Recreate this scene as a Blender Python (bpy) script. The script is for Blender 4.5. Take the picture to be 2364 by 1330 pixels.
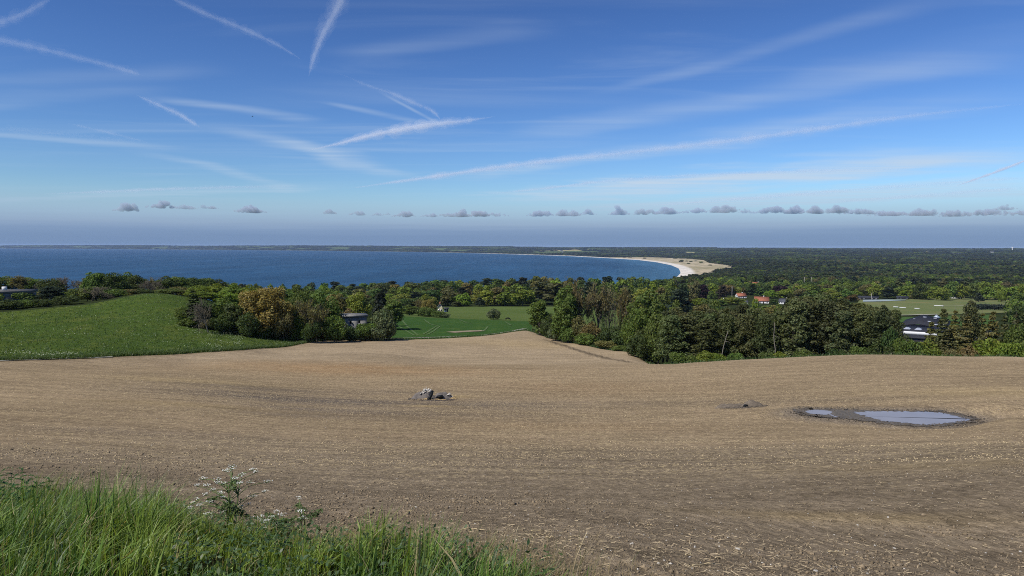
import bpy, bmesh, math, random
import numpy as np
from mathutils import Vector, Matrix

for _o in list(bpy.data.objects):
    bpy.data.objects.remove(_o, do_unlink=True)
scene = bpy.context.scene
COL = scene.collection

# ------------------------------------------------------------------ camera
CZ = 92.0                      # eye height above the sea
FPX, PW, PH = 1657.0, 2364.0, 1330.0
PITCH = math.atan(97.0 / FPX)
ROLL = 0.00254
_f = Vector((0, math.cos(PITCH), -math.sin(PITCH)))
_u0 = Vector((0, math.sin(PITCH), math.cos(PITCH)))
_r0 = Vector((1, 0, 0))
CR = _r0 * math.cos(ROLL) + _u0 * math.sin(ROLL)
CU = _u0 * math.cos(ROLL) - _r0 * math.sin(ROLL)
CF = _f
cam_data = bpy.data.cameras.new("camera")
cam_data.sensor_width = 36.0
cam_data.lens = FPX / PW * 36.0
cam_data.clip_start = 0.05
cam_data.clip_end = 500000.0
cam = bpy.data.objects.new("camera", cam_data)
COL.objects.link(cam)
cam.matrix_world = Matrix(((CR.x, CU.x, -CF.x, 0), (CR.y, CU.y, -CF.y, 0), (CR.z, CU.z, -CF.z, CZ), (0, 0, 0, 1)))
scene.camera = cam

# ------------------------------------------------------------------ sun, sky, exposure
SUN_EL = math.radians(50.0)
SUN_DIR = Vector((-0.76, -0.65, 0)).normalized()          # horizontal direction towards the sun
SUN_VEC = Vector((SUN_DIR.x * math.cos(SUN_EL), SUN_DIR.y * math.cos(SUN_EL), math.sin(SUN_EL)))
sun_l = bpy.data.lights.new("sun", 'SUN')
sun_l.energy = 4.4
sun_l.angle = math.radians(0.5)
sun_l.color = (1.0, 0.95, 0.87)
sun = bpy.data.objects.new("sun", sun_l)
COL.objects.link(sun)
sun.rotation_euler = SUN_VEC.to_track_quat('Z', 'Y').to_euler()
sun.location = (0, 0, 150)

world = bpy.data.worlds.new("World")
scene.world = world
world.use_nodes = True
SKY_STRENGTH = 0.10

def build_world():
    nt = world.node_tree
    nt.nodes.clear()
    N, L = nt.nodes.new, nt.links.new
    def math_(op, a, b=None, c=None, clamp=False):
        n = N('ShaderNodeMath'); n.operation = op; n.use_clamp = clamp
        for i, v in enumerate((a, b, c)):
            if v is None: continue
            if isinstance(v, (int, float)): n.inputs[i].default_value = v
            else: L(v, n.inputs[i])
        return n.outputs[0]
    def smooth(v, a, b):
        n = N('ShaderNodeMapRange'); n.interpolation_type = 'SMOOTHSTEP'
        L(v, n.inputs[0]); n.inputs[1].default_value = a; n.inputs[2].default_value = b
        n.inputs[3].default_value = 0; n.inputs[4].default_value = 1
        return n.outputs[0]
    def mix(f, a, b):
        n = N('ShaderNodeMix'); n.data_type = 'RGBA'
        if isinstance(f, (int, float)): n.inputs[0].default_value = f
        else: L(f, n.inputs[0])
        for s, v in ((6, a), (7, b)):
            if isinstance(v, tuple): n.inputs[s].default_value = (*v, 1)
            else: L(v, n.inputs[s])
        return n.outputs[2]
    sky = N('ShaderNodeTexSky')
    sky.sky_type = 'NISHITA'
    sky.sun_disc = False
    sky.sun_elevation = SUN_EL
    sky.sun_rotation = math.atan2(SUN_DIR.x, SUN_DIR.y)
    sky.altitude = 90
    sky.air_density = 1.0
    sky.dust_density = 0.35
    sky.ozone_density = 3.0
    # deepen the blue towards the zenith as on the clear day of the photograph
    gam = N('ShaderNodeGamma'); gam.inputs[1].default_value = SKY_GAMMA
    mul = N('ShaderNodeVectorMath'); mul.operation = 'MULTIPLY'
    L(sky.outputs[0], gam.inputs[0]); L(gam.outputs[0], mul.inputs[0])
    mul.inputs[1].default_value = SKY_TINT
    col = mul.outputs[0]
    tc = N('ShaderNodeTexCoord')
    sep = N('ShaderNodeSeparateXYZ'); L(tc.outputs['Generated'], sep.inputs[0])
    z = sep.outputs[2]
    zc = math_('MAXIMUM', z, 0.02)
    px_ = math_('DIVIDE', sep.outputs[0], zc)
    py_ = math_('DIVIDE', sep.outputs[1], zc)
    comb = N('ShaderNodeCombineXYZ'); L(px_, comb.inputs[0]); L(py_, comb.inputs[1])
    # high cirrus veil: streaks on a flat layer, drawn out along one wind direction
    def cirrus(rot, sx, sy, scale, lo, hi, seed, detail=6, dist=0.6):
        m = N('ShaderNodeMapping'); m.inputs['Rotation'].default_value = (0, 0, rot)
        m.inputs['Location'].default_value = (seed, seed * 0.7, 0)
        m.inputs['Scale'].default_value = (sx, sy, 1)
        L(comb.outputs[0], m.inputs[0])
        n = N('ShaderNodeTexNoise'); n.inputs['Scale'].default_value = scale
        n.inputs['Detail'].default_value = detail; n.inputs['Roughness'].default_value = 0.55
        n.inputs['Distortion'].default_value = dist
        L(m.outputs[0], n.inputs['Vector'])
        return smooth(n.outputs[0], lo, hi)
    c1 = cirrus(0.62, 0.22, 1.0, 0.75, 0.48, 0.78, 3.1)
    c2 = cirrus(-0.5, 0.3, 1.1, 1.3, 0.52, 0.85, 8.7, 7, 1.0)
    big = cirrus(0.2, 0.5, 0.5, 0.35, 0.40, 0.62, 1.3, 2, 0.2)
    veil = math_('MULTIPLY', math_('ADD', math_('MULTIPLY', c1, 0.55), math_('MULTIPLY', c2, 0.35)), math_('ADD', math_('MULTIPLY', big, 0.75), 0.25))
    veil = math_('MULTIPLY', veil, smooth(z, 0.02, 0.10))
    veil = math_('MULTIPLY', veil, CIRRUS, clamp=True)
    col = mix(veil, col, CIRRUS_COL)
    # broad faint bands of spread-out vapour lying on the same high layer
    fib = cirrus(0.55, 0.10, 1.3, 2.2, 0.25, 0.75, 5.2, 6, 0.3)
    wob = cirrus(0.0, 0.6, 0.6, 0.9, 0.0, 1.0, 2.2, 3, 0.0)
    for (a, b, w0, w1, k) in BANDS:
        (ax, ay), (bx, by) = a, b
        dx, dy = bx - ax, by - ay; Ln = math.hypot(dx, dy); dx, dy = dx / Ln, dy / Ln
        qx, qy = math_('SUBTRACT', px_, ax), math_('SUBTRACT', py_, ay)
        t = math_('ADD', math_('MULTIPLY', qx, dx), math_('MULTIPLY', qy, dy))
        u = math_('ADD', math_('MULTIPLY', qx, -dy), math_('MULTIPLY', qy, dx))
        tn = math_('DIVIDE', t, Ln)
        wd = math_('MAXIMUM', math_('ADD', math_('MULTIPLY', tn, w1 - w0), w0), 0.004)
        u = math_('ADD', u, math_('MULTIPLY', math_('SUBTRACT', wob, 0.5), 0.8 * (w0 + w1)))
        r = math_('DIVIDE', math_('ABSOLUTE', u), wd)
        f = math_('SUBTRACT', 1.0, smooth(r, 0.0, 1.0))
        f = math_('MULTIPLY', f, smooth(tn, 0.0, 0.25))
        f = math_('MULTIPLY', f, math_('SUBTRACT', 1.0, smooth(tn, 0.75, 1.0)))
        f = math_('MULTIPLY', f, math_('ADD', math_('MULTIPLY', fib, 0.6), 0.4))
        col = mix(math_('MULTIPLY', f, k), col, CIRRUS_COL)
    # low layers of grey stratus and haze along the horizon, all the way round
    ang = math_('ARCTAN2', sep.outputs[0], sep.outputs[1])
    cb = N('ShaderNodeCombineXYZ')
    L(math_('MULTIPLY', ang, 5.0), cb.inputs[0]); L(math_('MULTIPLY', z, 160.0), cb.inputs[1])
    nb = N('ShaderNodeTexNoise'); nb.inputs['Scale'].default_value = 1.0; nb.inputs['Detail'].default_value = 4
    L(cb.outputs[0], nb.inputs['Vector'])
    zz = math_('ADD', z, math_('MULTIPLY', math_('SUBTRACT', nb.outputs[0], 0.5), 0.012))
    ramp = N('ShaderNodeValToRGB')
    L(math_('DIVIDE', zz, 0.10), ramp.inputs[0])
    el = ramp.color_ramp.elements
    while len(el) > 1: el.remove(el[0])
    el[0].position = 0.0; el[0].color = (*BAND[0][1], 1)
    for p, c in BAND[1:]:
        e = el.new(p); e.color = (*c, 1)
    bandf = math_('SUBTRACT', 1.0, smooth(z, 0.022, 0.085))
    bandf = math_('MULTIPLY', bandf, 0.95)
    sc_ = N('ShaderNodeVectorMath'); sc_.operation = 'SCALE'
    L(ramp.outputs[0], sc_.inputs[0]); sc_.inputs[3].default_value = 1.0 / SKY_STRENGTH
    col = mix(bandf, col, sc_.outputs[0])
    bg = N('ShaderNodeBackground'); bg.inputs[1].default_value = SKY_STRENGTH
    L(col, bg.inputs[0])
    out = N('ShaderNodeOutputWorld'); L(bg.outputs[0], out.inputs[0])

SKY_GAMMA = 1.55
SKY_TINT = (0.308, 0.356, 0.436)
CIRRUS = 0.55
CIRRUS_COL = (5.6, 6.7, 8.0)
BAND = [(0.0, (0.172, 0.272, 0.465)), (0.12, (0.178, 0.278, 0.472)), (0.20, (0.208, 0.312, 0.505)), (0.29, (0.280, 0.390, 0.570)), (0.42, (0.318, 0.455, 0.65)),
        (0.55, (0.335, 0.49, 0.69)), (0.75, (0.32, 0.53, 0.76)), (1.0, (0.27, 0.50, 0.78))]
def _sky_xy(px, py):
    v = CF * FPX + CR * (px - PW / 2) - CU * (py - PH / 2)
    return v.x / v.z, v.y / v.z
def _bd(a, b, w0, w1, k):
    '''band between two sightings; widths in rows of the photograph'''
    def wid(p, w):
        x0, y0 = _sky_xy(*p); x1, y1 = _sky_xy(p[0], p[1] + w)
        A, B = _sky_xy(*a), _sky_xy(*b); L = math.hypot(B[0] - A[0], B[1] - A[1])
        nx, ny = -(B[1] - A[1]) / L, (B[0] - A[0]) / L
        return abs((x1 - x0) * nx + (y1 - y0) * ny)
    return (_sky_xy(*a), _sky_xy(*b), wid(a, w0), wid(b, w1), k)
BANDS = [_bd((1180, 330), (2600, 60), 30, 75, 0.26), (_bd((1330, 225), (2300, -40), 16, 42, 0.17)), _bd((1000, 420), (2600, 190), 14, 40, 0.34), _bd((1150, 470), (2600, 330), 20, 44, 0.8),
         _bd((1300, 490), (2700, 400), 12, 26, 0.8), _bd((1250, 440), (2500, 350), 8, 20, 0.75), _bd((1600, 480), (2700, 430), 7, 16, 0.8), _bd((440, 270), (960, 415), 26, 22, 0.38), _bd((300, 215), (760, 285), 14, 14, 0.32), _bd((300, 335), (720, 450), 16, 14, 0.30),
         _bd((-200, 296), (460, 345), 10, 10, 0.28), _bd((620, 300), (820, 400), 30, 20, 0.25), _bd((720, 230), (1000, 290), 8, 10, 0.26), _bd((860, 205), (1040, 300), 5, 7, 0.3), _bd((-200, 470), (900, 425), 8, 12, 0.35),
         _bd((760, 140), (1300, 50), 26, 34, 0.16), _bd((-250, 200), (560, 150), 26, 26, 0.15), _bd((-200, 250), (420, 190), 30, 24, 0.14)]
CLOUD_DENS = 0.0075
CONTRAIL_K = 0.34
HAZE_DENS = 2.3e-5
build_world()

scene.view_settings.view_transform = 'Standard'
scene.view_settings.look = 'None'
scene.view_settings.exposure = 0.0
scene.view_settings.gamma = 1.0
scene.view_settings.use_curve_mapping = False
scene.render.engine = 'CYCLES'
scene.cycles.use_denoising = False
scene.cycles.max_bounces = 6
scene.cycles.diffuse_bounces = 4
scene.cycles.glossy_bounces = 2
scene.cycles.transmission_bounces = 4
scene.cycles.transparent_max_bounces = 8
scene.cycles.volume_bounces = 2
scene.cycles.filter_width = 1.0

# ------------------------------------------------------------------ helpers
def tag(o, label=None, cat=None, group=None, kind=None):
    if label: o["label"] = label
    if cat: o["category"] = cat
    if group: o["group"] = group
    if kind: o["kind"] = kind
    return o

def np_mesh(name, V, Fs, smooth=False, attrs=None, mats=(), matidx=None):
    """V (n,3); Fs an (m,k) int array or a list of such arrays."""
    if isinstance(Fs, np.ndarray): Fs = [Fs]
    Fs = [f for f in Fs if len(f)]
    me = bpy.data.meshes.new(name)
    V = np.ascontiguousarray(V, dtype=np.float32)
    me.vertices.add(len(V)); me.vertices.foreach_set("co", V.ravel())
    loops = np.concatenate([f.ravel() for f in Fs]).astype(np.int32)
    starts, s = [], 0
    for f in Fs:
        m, k = f.shape
        starts.append(s + np.arange(m) * k); s += m * k
    starts = np.concatenate(starts).astype(np.int32)
    me.loops.add(len(loops)); me.loops.foreach_set("vertex_index", loops)
    me.polygons.add(len(starts)); me.polygons.foreach_set("loop_start", starts)
    if matidx is not None: me.polygons.foreach_set("material_index", np.asarray(matidx, dtype=np.int32))
    me.update(calc_edges=True)
    if smooth: me.polygons.foreach_set("use_smooth", np.ones(len(starts), dtype=bool))
    for an, av in (attrs or {}).items():
        av = np.asarray(av, dtype=np.float32)
        if av.ndim == 1:
            a = me.attributes.new(an, 'FLOAT', 'POINT'); a.data.foreach_set("value", av)
        else:
            if av.shape[1] == 3: av = np.concatenate([av, np.ones((len(av), 1), np.float32)], 1)
            a = me.color_attributes.new(an, 'FLOAT_COLOR', 'POINT'); a.data.foreach_set("color", np.ascontiguousarray(av).ravel())
    for m in mats: me.materials.append(m)
    return me

def obj(name, me, mat=None, parent=None, loc=None, rz=0.0, scale=None):
    o = bpy.data.objects.new(name, me)
    COL.objects.link(o)
    if mat is not None and me is not None and not me.materials: me.materials.append(mat)
    if parent is not None: o.parent = parent
    if loc is not None: o.location = loc
    if rz: o.rotation_euler = (0, 0, rz)
    if scale is not None: o.scale = scale
    return o

def empty(name, loc=(0, 0, 0), rz=0.0, scale=None):
    o = bpy.data.objects.new(name, None)
    o.empty_display_size = 0.2
    COL.objects.link(o)
    o.location = loc
    o.rotation_euler = (0, 0, rz)
    if scale is not None: o.scale = scale
    return o

class Geo:
    """collects verts/faces (tris and quads) for one mesh"""
    def __init__(self): self.V, self.T, self.Q, self.n = [], [], [], 0
    def add(self, V, T=None, Q=None):
        V = np.asarray(V, float).reshape(-1, 3)
        if T is not None and len(T): self.T.append(np.asarray(T, int).reshape(-1, 3) + self.n)
        if Q is not None and len(Q): self.Q.append(np.asarray(Q, int).reshape(-1, 4) + self.n)
        self.V.append(V); self.n += len(V)
    def box(self, x0, x1, y0, y1, z0, z1):
        V = [(x, y, z) for x in (x0, x1) for y in (y0, y1) for z in (z0, z1)]
        self.add(V, Q=[(0, 1, 3, 2), (4, 6, 7, 5), (0, 4, 5, 1), (2, 3, 7, 6), (0, 2, 6, 4), (1, 5, 7, 3)])
    def tube(self, pts, radii, sides=5, cap=True):
        P = np.asarray(pts, float); R = np.asarray(radii, float)
        n = len(P)
        T = np.gradient(P, axis=0); T /= np.linalg.norm(T, axis=1)[:, None] + 1e-9
        ref = np.array([0.0, 0, 1]) if abs(T[:, 2]).mean() < 0.8 else np.array([1.0, 0.2, 0])
        A = np.cross(T, ref); A /= np.linalg.norm(A, axis=1)[:, None] + 1e-9
        B = np.cross(T, A)
        th = np.arange(sides) * 2 * np.pi / sides
        V = P[:, None, :] + R[:, None, None] * (np.cos(th)[None, :, None] * A[:, None, :] + np.sin(th)[None, :, None] * B[:, None, :])
        Q = []
        for i in range(n - 1):
            for k in range(sides):
                k2 = (k + 1) % sides
                Q.append((i * sides + k, i * sides + k2, (i + 1) * sides + k2, (i + 1) * sides + k))
        V = V.reshape(-1, 3); T3 = []
        if cap:
            V = np.concatenate([V, P[:1], P[-1:]])
            c0, c1 = n * sides, n * sides + 1
            for k in range(sides):
                k2 = (k + 1) % sides
                T3 += [(c0, k2, k), (c1, (n - 1) * sides + k, (n - 1) * sides + k2)]
        self.add(V, T3, Q)
    def mesh(self, name, smooth=False, attrs=None):
        Fs = []
        if self.T: Fs.append(np.concatenate(self.T))
        if self.Q: Fs.append(np.concatenate(self.Q))
        return np_mesh(name, np.concatenate(self.V), Fs, smooth, attrs)

def hash2(ix, iy, seed):
    h = (ix.astype(np.int64) * 374761393 + iy.astype(np.int64) * 668265263 + seed * 1442695041) & 0x7fffffff
    h = ((h ^ (h >> 13)) * 1274126177) & 0x7fffffff
    h = (h ^ (h >> 16)) & 0xffff
    return h / 65535.0

def vnoise(x, y, seed=0):
    x = np.asarray(x, float); y = np.asarray(y, float)
    ix, iy = np.floor(x), np.floor(y)
    fx, fy = x - ix, y - iy
    fx = fx * fx * (3 - 2 * fx); fy = fy * fy * (3 - 2 * fy)
    a = hash2(ix, iy, seed); b = hash2(ix + 1, iy, seed)
    c = hash2(ix, iy + 1, seed); d = hash2(ix + 1, iy + 1, seed)
    return (a * (1 - fx) + b * fx) * (1 - fy) + (c * (1 - fx) + d * fx) * fy

def fbm(x, y, seed=0, oct=4):
    s, a, t = 0, 1.0, 0
    for i in range(oct):
        s = s + a * vnoise(x * 2 ** i, y * 2 ** i, seed + i * 17); t += a; a *= 0.5
    return s / t

def sstep(a, b, x):
    t = np.clip((np.asarray(x, float) - a) / (b - a), 0, 1)
    return t * t * (3 - 2 * t)

# pixel of the photograph -> direction in the world
def ray(px, py):
    px = np.asarray(px, float); py = np.asarray(py, float)
    v = [CF[i] * FPX + CR[i] * (px - PW / 2) - CU[i] * (py - PH / 2) for i in range(3)]
    h = np.hypot(v[0], v[1])
    return np.arctan2(v[0], v[1]), -v[2] / h            # azimuth, tan(depression)

def at_d(px, py, d):
    az, t = ray(px, py)
    return np.array([d * np.sin(az), d * np.cos(az), CZ - d * t])

def on_z(px, py, z):
    az, t = ray(px, py)
    return at_d(px, py, (CZ - z) / t)

# ------------------------------------------------------------------ terrain
# for some bearings (given by the photograph's column) distance -> drop below the eye (< 300) or row in the photograph (> 300)
def _near(a, b, c): return [(0.4, 1.6), (2, 1.66), (4, a), (8, b), (13, c)]
_seaL = [(500, 40), (700, 60), (850, 84), (930, 96), (1000, 96)]
COLS = {
 -1400: _near(1.75, 2.5, 3.4) + [(25, 6.0), (60, 11), (105, 15), (140, 17.5), (180, 17), (225, 17), (300, 18.5), (360, 19)] + _seaL,
 -300: _near(1.78, 2.55, 1145) + [(25, 1064), (40, 1003), (60, 948), (80, 908), (105, 869), (135, 838), (150, 818), (180, 775), (225, 725), (300, 692), (360, 672)] + _seaL,
 0: _near(1.8, 2.6, 1140) + [(25, 1060), (40, 1000), (60, 945), (80, 905), (105, 867), (135, 834), (150, 814), (180, 770), (225, 722), (300, 690), (360, 672)] + _seaL,
 200: _near(1.8, 2.7, 1136) + [(25, 1058), (40, 1000), (60, 943), (80, 903), (105, 866), (140, 828), (165, 788), (200, 737), (232, 705), (300, 20), (360, 23)] + _seaL,
 350: _near(1.82, 2.8, 1136) + [(25, 1058), (40, 1000), (60, 943), (80, 903), (105, 866), (147, 821), (175, 776), (205, 722), (235, 685), (262, 15.6), (300, 19), (360, 24)] + _seaL,
 450: _near(1.84, 2.85, 1136) + [(25, 1058), (40, 1000), (60, 943), (80, 903), (105, 866), (152, 818), (180, 774), (215, 716), (240, 694), (300, 20), (360, 25)] + _seaL,
 550: _near(1.86, 2.95, 1135) + [(25, 1058), (40, 1001), (60, 946), (80, 906), (105, 867), (130, 838), (160, 811), (190, 772), (215, 745), (250, 722), (320, 26)] + _seaL,
 674: _near(1.9, 3.0, 1137) + [(25, 1059), (40, 1003), (60, 951), (80, 911), (105, 869), (130, 838), (180, 799), (195, 783), (230, 757), (280, 736), (400, 34), (550, 46), (700, 58), (900, 85), (980, 96), (1100, 96)],
 777: _near(1.9, 3.05, 1139) + [(25, 1059), (40, 1003), (60, 953), (80, 912), (105, 869), (130, 839), (165, 810), (205, 784), (225, 775), (260, 757), (320, 735), (450, 38), (600, 48), (800, 55), (920, 75), (1010, 96), (1100, 96)],
 900: _near(1.9, 3.05, 1139) + [(25, 1059), (40, 1003), (60, 953), (80, 912), (105, 868), (130, 841), (165, 812), (207, 784), (217, 781), (270, 751), (320, 730), (420, 40), (560, 47), (650, 50), (800, 54), (930, 70), (1040, 96), (1200, 96)],
 1000: _near(1.9, 3.05, 1139) + [(25, 1059), (40, 1003), (60, 953), (80, 911), (105, 867), (128, 843), (140, 840), (150, 834), (165, 818), (210, 783), (222, 779), (270, 752), (325, 734), (420, 724), (560, 709), (650, 50), (800, 54), (930, 68), (1060, 96), (1200, 96)],
 1100: _near(1.9, 3.05, 1139) + [(25, 1059), (40, 1003), (60, 953), (80, 911), (105, 867), (128, 842.5), (140, 840.5), (152, 833), (170, 814), (218, 777), (230, 773), (270, 754), (325, 739), (345, 736), (450, 720), (560, 708), (650, 50), (800, 54), (950, 67), (1100, 96), (1250, 96)],
 1214: _near(1.9, 3.05, 1139) + [(25, 1059), (40, 1003), (60, 953), (80, 911), (105, 867), (128, 842.5), (140, 840.5), (152, 832), (175, 810), (240, 763), (250, 759.5), (320, 746), (345, 742), (450, 722), (560, 708), (650, 50), (800, 54), (1000, 66), (1160, 96), (1350, 96)],
 1263: _near(1.9, 3.05, 1139) + [(25, 1059), (40, 1003), (60, 953), (80, 911), (105, 867), (128, 842.5), (140, 840.5), (152, 832), (175, 810), (220, 779), (240, 774), (300, 755), (400, 731), (560, 708), (650, 50), (800, 55), (1020, 66), (1200, 96), (1400, 96)],
 1331: _near(1.9, 3.05, 1139) + [(25, 1059), (40, 1003), (60, 953), (80, 911), (105, 867), (128, 842.5), (140, 840.5), (150, 834), (172, 811), (196, 794), (215, 789), (300, 760), (420, 728), (560, 708), (700, 52), (900, 59), (1150, 75), (1300, 96), (1500, 96)],
 1448: _near(1.9, 3.05, 1139) + [(25, 1059), (40, 1003), (60, 953), (80, 911), (105, 867), (128, 842.5), (139, 840), (150, 829), (171, 812), (190, 28), (230, 32), (300, 38), (450, 47), (700, 54), (1000, 62), (1300, 80), (1480, 96), (1700, 96)],
 1538: _near(1.9, 3.05, 1139) + [(25, 1059), (40, 1003), (60, 953), (80, 911), (105, 867), (128, 843.5), (139, 841), (152, 25.5), (175, 29), (220, 34), (300, 41), (450, 49), (700, 56), (1000, 65), (1500, 80), (1950, 92), (2200, 94)],
 1620: _near(1.9, 3.05, 1139) + [(25, 1059), (40, 1003), (60, 953), (80, 910), (105, 865), (125, 842), (139, 836), (151, 24.5), (170, 28.5), (200, 33), (300, 43), (450, 51), (700, 57), (1000, 65), (1500, 76), (2200, 87), (2600, 88)],
 1785: _near(1.9, 3.05, 1137) + [(25, 1059), (40, 1003), (50, 977), (62, 944), (80, 902), (105, 859), (125, 836), (139, 827), (151, 24), (170, 28), (200, 33), (300, 43), (450, 51), (700, 57), (1000, 64), (1500, 73), (2400, 86), (2800, 86)],
 2034: _near(1.9, 3.0, 1135) + [(25, 1056), (40, 1004), (54, 977), (61, 944), (78, 900), (105, 854), (125, 829), (139, 818.5), (150, 22.6), (170, 27), (200, 33), (300, 43), (415, 50), (600, 55), (800, 57.5), (950, 60), (1500, 71), (2400, 86), (2800, 86)],
 2223: _near(1.88, 2.95, 1132) + [(25, 1053), (40, 1005), (54, 979), (61, 944), (78, 901), (105, 857), (125, 833), (139, 823), (150, 21.8), (170, 26.5), (200, 32.5), (300, 43), (415, 50), (600, 55), (800, 57.5), (950, 60), (1500, 71), (2400, 86), (2800, 86)],
 2364: _near(1.86, 2.9, 1130) + [(25, 1052), (40, 1004), (60, 948), (78, 903), (105, 859), (125, 835), (139, 825), (150, 21), (170, 26), (200, 32), (300, 43), (415, 50), (600, 55), (800, 57.5), (950, 60), (1500, 71), (2400, 86), (2800, 86)],
 3700: _near(1.75, 2.6, 3.6) + [(25, 6.4), (60, 12), (105, 16), (139, 19), (150, 21), (170, 26), (200, 32), (300, 43), (415, 50), (600, 55), (800, 57.5), (1500, 71), (2400, 86), (2800, 86)],
}

def pchip(x, y, xi):
    x = np.asarray(x, float); y = np.asarray(y, float)
    h = np.diff(x); dl = np.diff(y) / h
    m = np.zeros(len(x))
    for k in range(1, len(x) - 1):
        if dl[k - 1] * dl[k] > 0:
            w1, w2 = 2 * h[k] + h[k - 1], h[k] + 2 * h[k - 1]
            m[k] = (w1 + w2) / (w1 / dl[k - 1] + w2 / dl[k])
    m[0], m[-1] = dl[0], dl[-1]
    i = np.clip(np.searchsorted(x, xi) - 1, 0, len(x) - 2)
    t = np.clip((xi - x[i]) / h[i], 0, 1)
    return ((1 + 2 * t) * (1 - t) ** 2 * y[i] + t * (1 - t) ** 2 * h[i] * m[i] + t * t * (3 - 2 * t) * y[i + 1] + t * t * (t - 1) * h[i] * m[i + 1])

LD0, LD1, NLD, NAZ = math.log(0.4), math.log(3000.0), 900, 700
_ld = np.linspace(LD0, LD1, NLD)
_caz, _cz, _cend = [], [], []
for cpx in sorted(COLS):
    az0, _ = ray(cpx, 800)
    ds, zs = [], []
    for d, v in COLS[cpx]:
        if v > 300:
            _, t = ray(cpx, v); zs.append(CZ - d * t)
        else: zs.append(CZ - v)
        ds.append(d)
    _caz.append(float(az0)); _cz.append(pchip(np.log(ds), zs, _ld)); _cend.append(ds[-1])
_caz = np.array(_caz); _cz = np.array(_cz)
_azg = np.linspace(_caz[0], _caz[-1], NAZ)
TAB = np.zeros((NAZ, NLD))
for j in range(NLD): TAB[:, j] = pchip(_caz, _cz[:, j], _azg)
# take the kinks out of the table
for _ in range(3):
    TAB[1:-1] = (TAB[:-2] + 2 * TAB[1:-1] + TAB[2:]) / 4
    TAB[:, 1:-1] = (TAB[:, :-2] + 6 * TAB[:, 1:-1] + TAB[:, 2:]) / 8
_cend = np.array(_cend, float)

# coast: the bay's shoreline traced at sea level
SHORE_PX = [(-250, 572.6), (0, 573.6), (250, 575.0), (480, 576.8), (700, 578.6), (900, 581), (1000, 582.6), (1100, 584.8), (1200, 587.6), (1305, 590.8),
            (1402, 596), (1470, 600), (1516, 605.5), (1550, 612.5), (1567, 620), (1572, 630), (1561, 641)]
SHORE = [on_z(px, py, 0.0)[:2] for px, py in SHORE_PX]
_nearshore = [(1500, 1750), (1400, 1420), (1263, 1180), (1100, 1080), (900, 1020), (700, 960), (400, 910), (0, 900), (-600, 900), (-2500, 900), (-9000, 1000)]
SHORE2 = []
for px, d in _nearshore:
    a, _ = ray(px, 700); SHORE2.append(np.array([d * math.sin(a), d * math.cos(a)]))
SEA = np.array([np.array([-60000., 26000.])] + list(SHORE) + SHORE2 + [np.array([-60000., 1000.])])

def inpoly(P, x, y):
    r = np.zeros(np.shape(x), bool)
    n = len(P)
    for i in range(n):
        x0, y0 = P[i]; x1, y1 = P[(i + 1) % n]
        if y0 == y1: continue
        c = ((y0 > y) != (y1 > y)) & (x < (x1 - x0) * (y - y0) / (y1 - y0) + x0)
        r ^= c
    return r

def polydist(P, x, y, closed=True):
    best = np.full(np.shape(x), 1e12)
    n = len(P)
    for i in range(n if closed else n - 1):
        x0, y0 = P[i]; x1, y1 = P[(i + 1) % n]
        dx, dy = x1 - x0, y1 - y0
        t = np.clip(((x - x0) * dx + (y - y0) * dy) / (dx * dx + dy * dy + 1e-9), 0, 1)
        best = np.minimum(best, np.hypot(x - x0 - t * dx, y - y0 - t * dy))
    return best

def inland(x, y):
    """signed distance to the shore, positive on land"""
    return np.where(inpoly(SEA, x, y), -1.0, 1.0) * polydist(SEA, x, y)

def base_elev(x, y):
    x = np.asarray(x, float); y = np.asarray(y, float)
    d = np.maximum(np.hypot(x, y), 0.4); az = np.arctan2(x, y)
    fa = np.clip((az - _azg[0]) / (_azg[-1] - _azg[0]), 0, 1) * (NAZ - 1.001)
    fd = np.clip((np.log(d) - LD0) / (LD1 - LD0), 0, 1) * (NLD - 1.001)
    ia, id_ = fa.astype(int), fd.astype(int)
    ta, td = fa - ia, fd - id_
    z = (TAB[ia, id_] * (1 - ta) + TAB[ia + 1, id_] * ta) * (1 - td) + (TAB[ia, id_ + 1] * (1 - ta) + TAB[ia + 1, id_ + 1] * ta) * td
    far = d > 700
    if np.any(far):
        xf, yf, df = x[far], y[far], d[far]
        s = inland(xf, yf)
        end = np.interp(az[far], _caz, _cend)
        w = sstep(0.80, 1.0, df / end)
        hill = (44 + 22 * sstep(12000, 16000, df)) * sstep(5200, 11500, df) * sstep(250, 2600, s) * (0.62 + 0.62 * fbm(xf / 1700 + 40, yf / 2600 + 7, 5, 3))
        hill = hill - np.where(s > 0, 230 * sstep(17500 + 8500 * (xf < 0), 30500, df), 0)
        ef = np.clip(s * 0.02, -4, 4.5) + hill + np.where(s > 60, 2.5 * fbm(xf / 260, yf / 260, 3, 2), 0)
        z = z.copy(); z[far] = z[far] * (1 - w) + ef * w
    return z

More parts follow.
